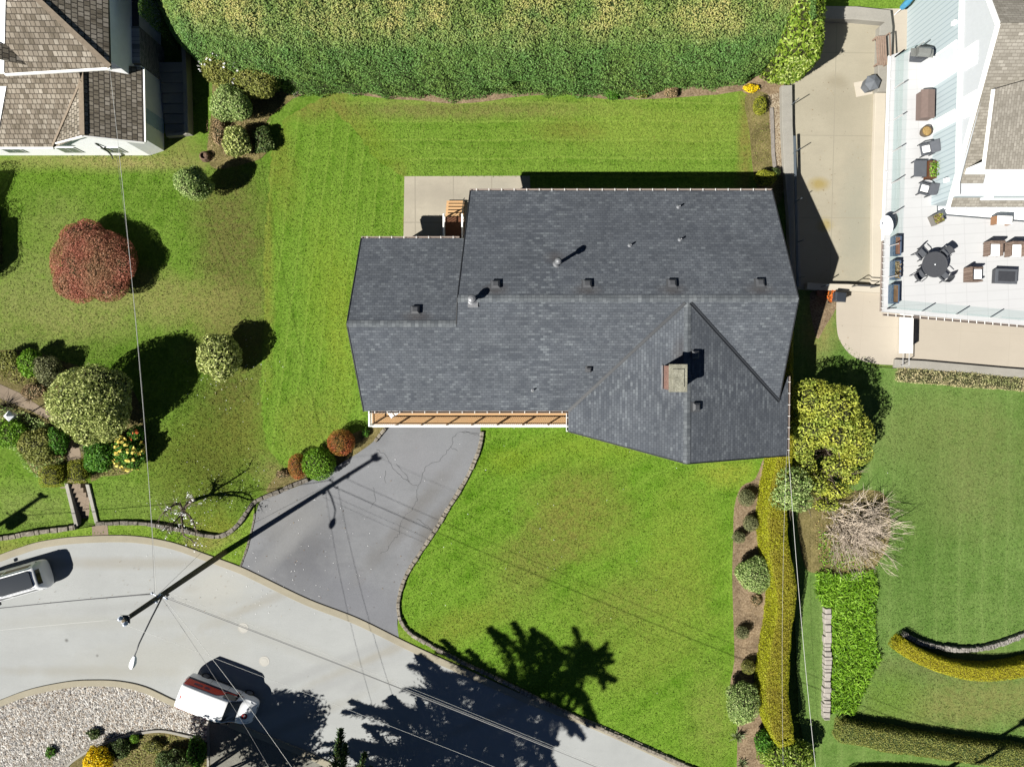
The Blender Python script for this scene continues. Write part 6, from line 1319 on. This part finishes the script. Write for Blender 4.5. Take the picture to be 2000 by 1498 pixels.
# right bed
RB = 'small round shrubs in the bed along the yellow hedge'
shrub('ball_shrub', 'topmost grey green ball shrub in the bed by the yellow hedge', 'shrub', 1458, 972, 17, 17, 1.0, F_grey, .06, 700, .02, .06, 3, 36, group=RB)
shrub('ball_shrub', 'second grey green ball shrub from the top, close to the yellow hedge', 'shrub', 1466, 1022, 15, 16, 1.0, F_grey, .06, 700, .02, .06, 3, 37, group=RB)
shrub('ball_shrub', 'third small ball shrub from the top, on the lawn edge of the bed', 'shrub', 1443, 1049, 13, 12, .9, F_grey, .06, 700, .02, .06, 3, 38, group=RB)
shrub('ball_shrub', 'ball shrub alone in the bare middle of the bed by the yellow hedge', 'shrub', 1450, 1235, 14, 13, .8, F_grey, .06, 700, .02, .06, 3, 39, group=RB)
shrub('ball_shrub', 'olive ball shrub just above the big grey green shrub', 'shrub', 1461, 1302, 14, 14, .9, F_olive, .06, 700, .02, .05, 3, 40, group=RB)
shrub('broad_shrub', 'broad light green shrub in the bed halfway along the yellow hedge', 'shrub', 1473, 1122, 37, 36, 1.9, F_sage, .1, 340, .05, .09, 4, 41)
shrub('broad_shrub', 'large grey green shrub near the lower end of the yellow hedge', 'shrub', 1452, 1372, 36, 44, 2.1, F_sage, .1, 340, .05, .12, 4, 42)
shrub('twiggy_shrub', 'low brown twiggy patch in the bed beside the yellow hedge', 'shrub', 1476, 1172, 12, 12, .35, F_brown, .08, 200, .02, .2, 3, 43)
shrub('laurel_shrub', 'glossy variegated laurel at the bottom end of the yellow hedge', 'shrub', 1536, 1474, 58, 34, 2.2, F_lime, .17, 200, .05, .08, 4, 44, asp=.4)
shrub('dark_shrub', 'dark green laurel left of the variegated one at the bottom end of the hedge', 'shrub', 1494, 1452, 20, 30, 1.7, F_green, .17, 200, .05, .1, 4, 45, asp=.4)
# orange plant and pot by the pale paving
shrub('orange_plant', 'orange leaved plant beside the black bin', 'plant', 1625, 576, 11, 15, .6, F_orange, .1, 260, .02, .15, 3, 46)
q = P(1598, 573, 0); m = MB(); m.lathe((q.x, q.y, 0), [(.16, 0), (.24, .38), (.27, .4), (.27, .46), (.22, .46), (.2, .38)], 18); tag(m.build('flower_pot', plain('terracotta', A(186, 130, 104), .8, .1)), 'terracotta pot in the shade beside the pale driveway wall', 'pot')
# bottom left planted bed and gravel plants
shrub('gold_shrub', 'bright yellow flowering shrub at the bottom edge in the left planted bed', 'shrub', 194, 1484, 30, 28, 1.6, F_gold, .11, 330, .05, .14, 3, 47)
shrub('green_plant', 'dark green tufted plant in the middle of the gravel bed', 'plant', 183, 1433, 13, 11, .45, F_dkg, .15, 130, .02, .3, 3, 48)
shrub('green_plant', 'green tufted plant at the bottom left of the gravel bed', 'plant', 98, 1468, 10, 12, .4, F_green, .15, 130, .02, .3, 3, 49)
shrub('green_plant', 'tiny lime green plant at the top of the planted bed by the curved edging', 'plant', 262, 1442, 10, 9, .5, F_brt, .1, 300, .02, .14, 3, 50)
shrub('dark_shrub', 'dark brown shrub right of the bright yellow one in the planted bed', 'shrub', 234, 1462, 24, 20, .9, F_dkg, .1, 260, .02, .16, 3, 51)
shrub('dark_shrub', 'leafy green shrub along the concrete strip beside the van driveway', 'shrub', 384, 1470, 18, 36, 1.3, F_green, .11, 260, .02, .16, 3, 52)
shrub('dark_shrub', 'dark shrub in deep shade at the bottom of the planted bed', 'shrub', 338, 1486, 36, 24, 1.2, F_dkg, .11, 240, .02, .16, 3, 53)
shrub('dark_shrub', 'small green brown shrub near the curved edging top in the planted bed', 'shrub', 300, 1458, 20, 14, .6, F_olive, .1, 260, .02, .18, 3, 54)
# ------------------------------------------------------------------ larger trees built of several clumps
def clump_tree(name, label, cat, base, blobs, mat, size, dens, seed, lump=.14, trunk=.12, bark=None, asp=.5, tilt=.75, limbs=True, depth=.3):
    rng = np.random.default_rng(seed+99); b = G(*base); t_ = thing(name, label, cat, b); Lv = Leaves(); cores = ([], [])
    m = MB(); 
    for (px, py, rx, ry, zc, rz) in blobs:
        q = P(px, py, zc); sc = FPX/(CAM_H-zc); cv, cf = blob_leaves(Lv, np.array(q), (rx/sc, ry/sc, rz), rng, size, dens, lump, 3.2, -.8, tilt, asp, depth)
        o_ = sum(len(c) for c in cores[0]); cores[0].append(cv*.0+np.array(q)+(cv-np.array(q))*.86); cores[1].extend([tuple(i+o_ for i in f) for f in cf])
        mid = b.lerp(q, .5)+Vector((rng.normal()*.15, rng.normal()*.15, .1)); m.tube([b-Vector((0, 0, .1)), mid, q+Vector((0, 0, rz*.3))], [trunk, trunk*.7, trunk*.3], 6)
        for k in range(4): branches(m, mid.lerp(q, .5), (q-b).normalized()+Vector(rng.normal(size=3))*.6, .9, trunk*.35, rng, 1, n=2)
    Lv.build('crown', mat, t_, (np.concatenate(cores[0]), cores[1])); m.build('trunk', bark or M_barkg, t_)
    return t_
clump_tree('rhododendron', 'big yellow green rhododendron close to the right side of the grey roof', 'tree', (1615, 880),
    [(1590, 782, 44, 44, 2.3, 1.2), (1634, 800, 48, 50, 2.8, 1.3), (1660, 848, 44, 46, 2.6, 1.2), (1592, 836, 46, 40, 2.2, 1.1), (1640, 850, 40, 36, 3.0, 1.0), (1676, 884, 28, 26, 2.0, .8), (1566, 866, 22, 40, 1.7, 1.0), (1572, 912, 20, 30, 1.5, .8), (1640, 908, 34, 22, 1.7, .75), (1600, 930, 22, 14, 1.2, .5), (1630, 958, 36, 16, 1.3, .6), (1596, 950, 26, 20, 1.4, .6), (1612, 986, 30, 12, .9, .45), (1660, 930, 20, 18, 1.3, .6)], F_rhod, .17, 105, 1, asp=.42)
clump_tree('laurel_bush', 'lighter grey green laurel bush overhanging the end of the yellow hedge', 'tree', (1552, 962), [(1548, 946, 34, 36, 2.0, 1.0), (1532, 972, 28, 24, 1.8, .8), (1562, 978, 26, 22, 1.7, .7)], F_sage, .16, 150, 2, asp=.42)
# pruned bare shrub
rng = np.random.default_rng(4); b = P(1642, 1014, 0); bs = thing('pruned_shrub', 'sprawling pruned shrub of bare pale branches beside the right neighbour lawn', 'shrub', b); m = MB()
for k in range(120):
    a_ = rng.uniform(-2.3, .95); el = rng.uniform(.1, 1.0); st_ = b+Vector((rng.normal()*.6+.2, rng.normal()*.7-.3, 0)); d_ = Vector((math.cos(a_)*math.cos(el), math.sin(a_)*math.cos(el), math.sin(el)))
    branches(m, st_, d_, rng.uniform(1.0, 1.6), rng.uniform(.026, .045), rng, 2, .02, .38, 3, .16)
m.build('branches', plain('pale_bare_wood', A(248, 230, 208), .9, .25, 6), bs, recalc=False)
rng = np.random.default_rng(8); Lv = Leaves(); n_ = 900
aa = rng.uniform(0, 6.28, n_); r_ = np.sqrt(rng.uniform(0, 1, n_))*2.6; pp = np.stack([P(1664, 1040).x+r_*np.cos(aa), P(1664, 1040).y+r_*np.sin(aa)*1.05, rng.uniform(.05, .9, n_)*(1-(r_/2.7)**2*.8)], 1); Lv.add(pp, np.tile((0, 0, 1.), (n_, 1)), .085, rng, 1.0, .5); Lv.build('dry_leaves', leafmat('dry_leaf', [A(130, 104, 70), A(186, 156, 110), A(150, 160, 80)], .2), bs)
# bare magnolia with white blossoms
b = G(368, 981); mg = thing('magnolia', 'small nearly bare magnolia with white blossoms on the left lawn near the stone wall', 'tree', b); g0 = b.z
def Z(px, py, z): return P(px, py, g0+z)
m = MB(); rng = np.random.default_rng(21); tips = []
limb = [([(368, 981, -.1), (365, 986, .6), (360, 993, 1.1), (357, 998, 1.5)], [.13, .12, .11, .1]), ([(357, 998, 1.4), (352, 984, 1.8), (340, 985, 2.0), (330, 993, 2.3), (318, 1003, 2.6)], [.09, .08, .07, .055, .04]), ([(357, 998, 1.4), (355, 1012, 2.0), (357, 1032, 2.6), (359, 1046, 2.9), (376, 1055, 3.1)], [.085, .075, .06, .05, .025]),
        ([(357, 998, 1.4), (369, 1006, 1.9), (377, 1018, 2.3), (382, 1032, 2.6)], [.08, .065, .05, .03]), ([(356, 1002, 1.5), (346, 1014, 2.0), (334, 1025, 2.4), (326, 1033, 2.6)], [.06, .05, .035, .02]), ([(360, 992, 1.3), (370, 984, 2.0), (380, 975, 2.6)], [.07, .05, .03])]
for pts, rr_ in limb:
    W_ = [Z(*p) for p in pts]; m.tube(W_, rr_, 6)
    for i in range(1, len(W_)):
        for k in range(6 if i > 1 else 2):
            d_ = (W_[i]-W_[i-1]).normalized()+Vector(rng.normal(size=3))*.8; branches(m, W_[i].lerp(W_[i-1], rng.uniform(0, .6)), d_, rng.uniform(.35, .6), .02, rng, 1, .2, .7, 3, .2, tips, 4)
m.build('trunk', M_barkg, mg, recalc=False)
Lf = Leaves(); tp = [t for t in tips if rng.uniform() < .24]
pp = np.array([t[0] for t in tp])
for k in range(4): Lf.add(pp+rng.normal(size=pp.shape)*.06, np.tile((0, 0, 1.), (len(pp), 1)), .105, rng, .9, .7)
Lf.build('blossom', W_flower, mg)
# yucca like tufts and ornamental grasses
def tuft(name, label, px, py, n_, L, mat, seed, droop=.5, wid=.05, cat='plant'):
    rng = np.random.default_rng(seed); b = G(px, py); t_ = thing(name, label, cat, b); m = MB()
    for k in range(n_):
        a_ = rng.uniform(0, 6.28); el = rng.uniform(.3, 1.4); l = L*rng.uniform(.6, 1.1); d_ = Vector((math.cos(a_)*math.cos(el), math.sin(a_)*math.cos(el), math.sin(el))); s = Vector((-math.sin(a_), math.cos(a_), 0))*wid/2
        p0 = b+Vector((rng.normal()*.05, rng.normal()*.05, 0)); p1 = p0+d_*l*.55; p2 = p1+(d_-Vector((0, 0, droop)))*l*.45; p2.z = max(p2.z, b.z+.03)
        m.face([p0-s, p0+s, p1+s, p1-s]); m.face([p1-s, p1+s, p2])
    m.build('blades', mat, t_, recalc=False); return t_
M_bl1 = plain('yucca_green', A(150, 164, 110), .6, .2, 4); M_bl2 = plain('tan_blades', A(150, 130, 96), .8, .2, 4); M_bl3 = plain('green_blades', A(96, 146, 44), .6, .25, 4); M_bl4 = plain('dark_blades', A(92, 84, 60), .8, .2, 4)
tuft('yucca', 'pale spiky yucca in the bed below the large grey green shrub', 1440, 1436, 50, .75, M_bl1, 1)
tuft('yucca', 'green spiky plant at the left foot of the pruned bare shrub', 1618, 988, 46, .7, M_bl3, 2)
tuft('yucca', 'pale spiky plant cut by the bottom edge near the front wall', 1448, 1490, 40, .6, M_bl1, 3)
tuft('ornamental_grass', 'dark feathery ornamental grass at the left edge by the garden path', 12, 792, 110, .95, M_bl4, 4, .3, .025)
tuft('ornamental_grass', 'brown wispy grass spilling over the garden path beside the dark shrub', 62, 776, 80, .7, M_bl2, 5, .4, .02)
# ground cover areas nobody could count
def cover(name, label, poly, mat, size, dens, h, seed, asp=.2, cat='groundcover', tilt=.5, drape=False, top_z=None, lean=1.0):
    rng = np.random.default_rng(seed); xs_ = [p[0] for p in poly]; ys_ = [p[1] for p in poly]; A_ = (max(xs_)-min(xs_))*(max(ys_)-min(ys_))/30.2**2; pts = []; fn = nz(rng, 7, 1.2)
    for k in range(int(A_*dens)):
        x, y = rng.uniform(min(xs_), max(xs_)), rng.uniform(min(ys_), max(ys_))
        if in_poly(x, y, poly): q = G(x, y) if drape else P(x, y); pts.append((q.x, q.y, q.z))
    pp = np.array(pts); hh = h*(.75+.35*fn(pp)); pp[:, 2] += hh*rng.uniform(.25, 1, len(pp))
    Lv = Leaves(); Lv.add(pp, np.tile((0, 0, 1.), (len(pp), 1)), size, rng, tilt, asp, rng.uniform(0, 1, len(pp))*.7+.3*(.5+.5*fn(pp*1.7)))
    o = Lv.build(name, mat, None); return tag(o, label, cat, None, 'stuff')
cover('leafy_groundcover', 'dense bright green strappy planting beside the pale stone wall', [(1592, 1112), (1640, 1120), (1704, 1108), (1710, 1150), (1704, 1220), (1708, 1262), (1718, 1285), (1700, 1310), (1684, 1350), (1664, 1392), (1620, 1386), (1622, 1300), (1618, 1190), (1604, 1178), (1590, 1160)], F_fern, .34, 260, .5, 1, asp=.16, tilt=.55, cat='planting')
cover('leafy_groundcover', 'bright green leaves among the bare branches of the pruned shrub', [(1600, 1030), (1620, 1040), (1650, 1060), (1680, 1090), (1690, 1112), (1600, 1116), (1594, 1060)], F_brt, .13, 90, .3, 2, asp=.5, tilt=.8)
cover('leafy_groundcover', 'mixed green leaves filling the left garden bed under the shrubs', [(0, 690), (110, 704), (120, 740), (40, 752), (0, 740)], F_olive, .12, 170, .4, 3, asp=.5, tilt=.8, drape=True)
cover('leafy_groundcover', 'lime and brown leaves filling the left garden bed below the lamp', [(0, 786), (60, 806), (98, 826), (128, 870), (130, 905), (88, 938), (58, 915), (38, 882), (0, 862)], F_sage, .12, 220, .55, 4, asp=.5, tilt=.8, drape=True)
cover('leafy_groundcover', 'low leaves around the flowering shrub right of the steps path', [(162, 860), (190, 850), (280, 850), (284, 892), (250, 922), (200, 930), (172, 926)], F_olive, .11, 130, .3, 5, asp=.5, tilt=.8, drape=True)
cover('moss', 'mossy olive patches in the planted bed at the bottom left', [(170, 1475), (215, 1452), (260, 1438), (312, 1432), (366, 1442), (402, 1450), (402, 1530), (160, 1530)], F_olive, .09, 160, .16, 6, asp=.6, tilt=.6)
cover('weeds', 'thin weeds in the bed beside the tan gravel', [(1470, 200), (1498, 210), (1504, 330), (1480, 350), (1470, 300)], F_olive, .07, 90, .12, 7, asp=.5, tilt=.8)
cover('weeds', 'brown twiggy undergrowth below the corner of the white house', [(405, 230), (440, 236), (530, 230), (528, 290), (480, 316), (414, 318), (404, 290)], F_brown, .09, 150, .3, 8, asp=.3, tilt=.9)
# grass blades standing out of the lawns: they carry the lawns' own materials
def grass(label, poly, mat, dens, seed, size=.11, holes=()):
    rng = np.random.default_rng(seed); W_ = [P(x, y) for x, y in poly]; wx = np.array([p.x for p in W_]); wy = np.array([p.y for p in W_])
    A_ = (wx.max()-wx.min())*(wy.max()-wy.min()); n = int(A_*dens); X = rng.uniform(wx.min(), wx.max(), n); Y = rng.uniform(wy.min(), wy.max(), n)
    def inside(px, py):
        c = np.zeros(len(X), bool); j = len(px)-1
        for i in range(len(px)):
            k = ((py[i] > Y) != (py[j] > Y)) & (X < (px[j]-px[i])*(Y-py[i])/(py[j]-py[i]+1e-12)+px[i]); c ^= k; j = i
        return c
    ok = inside(wx, wy)
    for h in holes:
        H = [P(x, y) for x, y in h]; ok &= ~inside(np.array([p.x for p in H]), np.array([p.y for p in H]))
    X, Y = X[ok], Y[ok]; Zz = np.array([T(a, b) for a, b in zip(X, Y)])+.012+rng.uniform(0, .03, len(X))
    Lv = Leaves(); Lv.add(np.stack([X, Y, Zz], 1), np.tile((0, 0, 1.), (len(X), 1)), size, rng, .45, .3)
    tag(Lv.build('grass_blades', mat, None), label, 'grass', None, 'stuff')
grass('grass blades of the front lawn between the driveway and the yellow hedge', [(945, 842), (1110, 845), (1345, 912), (1480, 898), (1440, 950), (1428, 1060), (1420, 1200), (1432, 1290), (1415, 1350), (1436, 1420), (1430, 1510), (1340, 1490), (1060, 1366), (900, 1288), (808, 1236), (786, 1200), (800, 1120), (890, 985), (935, 900)], M_front, 75, 1)
grass('grass blades of the striped back lawn behind the grey roofed house', [(650, 195), (900, 208), (1090, 190), (1340, 196), (1460, 195), (1460, 350), (785, 345), (700, 260)], M_back, 75, 2)
grass('grass blades of the lawn along the left end of the grey roofed house', [(640, 195), (700, 260), (785, 345), (785, 470), (720, 470), (690, 620), (716, 800), (730, 835), (640, 850), (560, 905), (520, 860), (512, 640), (518, 450), (540, 290)], M_side, 75, 3)
grass('grass blades of the patchy left lawn round the red shrub', [(0, 315), (330, 290), (400, 330), (530, 320), (515, 520), (512, 780), (520, 880), (600, 930), (500, 985), (440, 1040), (340, 1025), (195, 1015), (190, 935), (290, 890), (290, 770), (180, 720), (0, 690)], M_left, 70, 4)
grass('grass blades of the small sloping lawn left of the garden steps', [(0, 872), (50, 900), (90, 945), (130, 950), (148, 1020), (60, 1034), (0, 1045)], M_left, 70, 5)
grass('grass blades of the wide right neighbour lawn', [(1590, 660), (1640, 665), (1720, 716), (1745, 755), (2010, 775), (2010, 1450), (1620, 1392), (1690, 1350), (1718, 1285), (1710, 1110), (1740, 1060), (1745, 980), (1720, 900), (1700, 780), (1590, 720)], M_right, 70, 6, holes=[[(1735, 1225), (1860, 1262), (2010, 1230), (2010, 1310), (1880, 1320), (1735, 1260)]])
grass('grass blades of the narrow verge beside the road', [(0, 1062), (120, 1044), (300, 1032), (430, 1056), (488, 1010), (478, 1095), (400, 1078), (260, 1048), (140, 1050), (0, 1086)], M_verge, 75, 7)
# fallen petals
rng = np.random.default_rng(77); pp = []
for k in range(330):
    c_ = [(360, 1000, 90, 60), (430, 960, 110, 70), (520, 1130, 120, 90), (650, 1060, 200, 140), (440, 740, 90, 90), (1000, 1000, 400, 300)][rng.integers(0, 6)]
    q = G(c_[0]+rng.normal()*c_[2]*.5, c_[1]+rng.normal()*c_[3]*.5)
    pp.append((q.x, q.y, q.z+.045))
pp = np.array(pp); Lv = Leaves(); Lv.add(pp, np.tile((0, 0, 1.), (len(pp), 1)), .05, rng, .25, .8); tag(Lv.build('fallen_petals', W_flower, None), 'tiny fallen white petals scattered over the left lawn and the driveway', 'petals', None, 'stuff')
rng = np.random.default_rng(78); pp = []
for k in range(520):
    c_ = [(640, 1060, 260, 200), (300, 1150, 400, 60), (460, 560, 80, 300), (1050, 250, 600, 60), (1470, 1150, 30, 400), (1630, 350, 70, 250), (1150, 650, 500, 300)][rng.integers(0, 6)]
    q = G(c_[0]+rng.normal()*c_[2]*.5, c_[1]+rng.normal()*c_[3]*.5); pp.append((q.x, q.y, q.z+.05))
pp = np.array(pp); Lv = Leaves(); Lv.add(pp, np.tile((0, 0, 1.), (len(pp), 1)), .06, rng, .3, .6); tag(Lv.build('fallen_leaves', leafmat('fallen_leaf', [A(90, 70, 44), A(140, 108, 66), A(170, 140, 90)], 0, k=.6), None), 'small brown fallen leaves scattered over the lawns, the road and the driveway', 'leaves', None, 'stuff')
# walls in the right neighbour garden
stone_wall('stone_wall', 'pale straight stone wall beside the bright green strappy planting', [(1612, 1184), (1613, 1250), (1612, 1320), (1610, 1400)], .44, .4, plain('pale_wall_stone', A(214, 206, 196), .9, .15, 6, bump=.5), False, 12, .36)
stone_wall('stone_wall', 'curved strip of grey stones in the shadow behind the low golden hedge', [(1760, 1234), (1790, 1250), (1830, 1261), (1880, 1266), (1930, 1260), (1990, 1239), (2080, 1196)], .32, .34, M_gravel2, False, 13, .25)
stone_wall('rock_edging', 'short row of pale rocks at the left end of the back bed', [(572, 184), (590, 178), (612, 174), (632, 174)], .3, .2, M_stone, False, 14, .3, cat='edging')
# ------------------------------------------------------------------ trees just outside the picture that throw shadows in
def conifer(label, bx, by, H_, R_, seed, nb=95, dens=1.0, zb=2.2):
    rng = np.random.default_rng(seed); b = P(bx, by, 0); t_ = thing('conifer', label, 'tree', b); m = MB(); m.tube([b-Vector((0, 0, .2)), b+Vector((.1, 0, H_*.5)), b+Vector((0, 0, H_))], [.32, .2, .03], 8)
    Lv = Leaves(); P_ = []; N_ = []; A_ = []; S_ = []
    for k in range(nb):
        z = zb+(H_-zb-.3)*(k+.5)/nb; a_ = k*2.39996+rng.normal()*.3; f = (z-zb)/(H_-zb); l = R_*(min(1, .62+f*1.6) if f < .25 else max(.06, 1-((f-.25)/.75)**2.5))*rng.uniform(.66, 1.2)
        d_ = Vector((math.cos(a_), math.sin(a_), 0)); p0 = b+Vector((0, 0, z)); pts = [p0+d_*l*t+Vector((0, 0, l*(.18*t-.42*t*t))) for t in (0, .25, .5, .75, 1)]
        m.tube(pts, [.06, .05, .04, .025, .012], 4)
        n_ = int(l*85*dens); t = np.sqrt(rng.uniform(.02, 1, n_)); lat = rng.normal(size=n_)*.10*l*(1.1-t)*rng.choice([1, .5], n_); sd = np.array((-d_.y, d_.x, 0))
        pc = np.array(p0)+np.outer(l*t, np.array(d_))+np.outer(l*(.18*t-.42*t*t), (0, 0, 1))+np.outer(lat, sd); pc[:, 2] -= np.abs(lat)*.35+rng.uniform(0, .25, n_)
        P_.append(pc); N_.append(np.tile((0, 0, 1.), (n_, 1))); A_.append(np.tile(np.array(d_), (n_, 1))*.8+np.sign(lat)[:, None]*sd*.9+np.array((0, 0, -.3)))
    Lv.add(np.concatenate(P_), np.concatenate(N_), .25, rng, .5, .28, None, None, norm(np.concatenate(A_)), .75)
    Lv.build('crown', F_conif, t_); m.build('trunk', M_bark, t_, recalc=False)
conifer('tall dark conifer at the bottom edge whose shadow crosses the road and lawn', 690, 1574, 20.4, 6.6, 3, 165, 2.2)
clump_tree('garden_tree', 'leafy tree below the frame whose shadow falls beside the white van', 'tree', (322, 1560), [(290, 1640, 80, 70, 6.4, 2.0), (200, 1620, 70, 70, 6.0, 1.8), (330, 1660, 70, 60, 5.6, 1.8), (250, 1680, 80, 70, 7.4, 1.6), (380, 1610, 50, 40, 4.4, 1.2)], F_green, .3, 45, 6, lump=.25)
hedge('boundary_hedge', 'tall hedge beyond the left edge that shades the strip beside the dark clipped hedge', [(-48, 452), (-48, 510), (-48, 568)], 1.2, 3.2, F_dkg, .1, 120, e=.3, lump=.04, seed=31)
hedge('boundary_hedge', 'added unseen hedge beyond the left edge, sloped to shade the corner below the white house', [(-50, 362), (-50, 390), (-50, 440)], 1.2, 3.2, F_dkg, .1, 120, e=.3, lump=.04, seed=32, vary=([0, .3, 1], [1, 1, 1], [1, .95, .5]))  # added out of view; its falling top shapes the shadow in the corner
# ------------------------------------------------------------------ planters
def planter(px, py, sx, sy, h, rz, label, mat, leaf, soil, lh=.25, group=None, dens=160):
    q = P(px, py, DK+h); t_ = thing('planter', label, 'planter', (q.x, q.y, DK), rz, group); m = MB(); w = .05
    for x0_, x1_, y0_, y1_ in ((-sx, sx, -sy, -sy+w), (-sx, sx, sy-w, sy), (-sx, -sx+w, -sy+w, sy-w), (sx-w, sx, -sy+w, sy-w)): m.box(x0_, x1_, y0_, y1_, 0, h)
    m.build('box', mat, t_, False); MB().box(-sx+w, sx-w, -sy+w, sy-w, .05, h-.06).build('soil', soil, t_, False)
    if leaf:
        rng = np.random.default_rng(int(px+py)); n_ = int(4*sx*sy*dens); pp = np.stack([rng.uniform(-sx*.9, sx*.9, n_), rng.uniform(-sy*.9, sy*.9, n_), h+rng.uniform(-.05, lh, n_)], 1); M_ = np.array(Matrix.Rotation(rz, 3, 'Z')); pp = pp @ M_.T+np.array((q.x, q.y, DK))
        Lv = Leaves(); Lv.add(pp, np.tile((0, 0, 1.), (n_, 1)), .11, rng, .8, .5)
        o = Lv.build('foliage', leaf, t_); o.matrix_parent_inverse = Matrix.Rotation(-rz, 4, 'Z')
    return t_
M_bluep = plain('blue_planter', A(110, 130, 160), .6, .08); M_potg = plain('grey_planter', A(150, 146, 140), .7, .08)
GP = 'long planters along the terrace rail'
planter(1754, 480, .2, .56, .5, 0, 'long blue grey planter with reddish soil, farthest from the terrace corner', M_bluep, None, plain('red_soil', A(170, 120, 100), .95, .2, 9), group=GP)
planter(1753, 527, .2, .56, .5, 0, 'long blue grey planter with dry leaves, the middle one along the terrace rail', M_bluep, F_brown, M_soil, .1, GP)
planter(1750, 574, .2, .56, .5, 0, 'long blue grey planter with orange brown soil nearest the terrace corner', M_bluep, None, plain('bark_soil', A(160, 120, 90), .95, .25, 9), group=GP)
planter(1833, 427, .3, .3, .45, math.radians(25), 'square planter with yellow green plants turned at an angle by the house corner', M_potg, F_box, M_soil, .12)
planter(1822, 331, .26, .5, .5, 0, 'dark wooden planter overflowing with bright green leaves between the wall chairs', M_wood, F_brt, M_soil, .3, None, 320)
q = P(1811, 256, DK+.45); pt = thing('round_planter', 'round brown planter bowl with dry twigs by the house wall', 'planter', (q.x, q.y, DK))
m = MB(); m.lathe((0, 0, 0), [(.2, 0), (.3, .2), (.33, .42), (.28, .44), (.26, .38)], 22); m.build('pot', plain('brown_glazed_pot', A(120, 104, 84), .5, .1), pt, False)
m = MB(); m.lathe((0, 0, 0), [(.262, .3), (.262, .4), (.05, .42)], 18); m.build('soil', speckle('straw_soil', [A(150, 120, 70), A(206, 176, 120)], 14), pt, False)
q = P(1962, 430, DK+.45); wt = thing('white_bench', 'small white topped bench with wooden ends near the house', 'bench', (q.x, q.y, DK), math.radians(-2))
MB().box(-.42, .46, -.25, .25, .4, .48).build('tabletop', M_cush, wt, False, bevel=.03)
for s in (-.45, .4): MB().box(s-.07, s+.09, -.24, .24, 0, .399).build('leg', plain('warm_wood', A(186, 140, 104), .6, .1), wt, False)
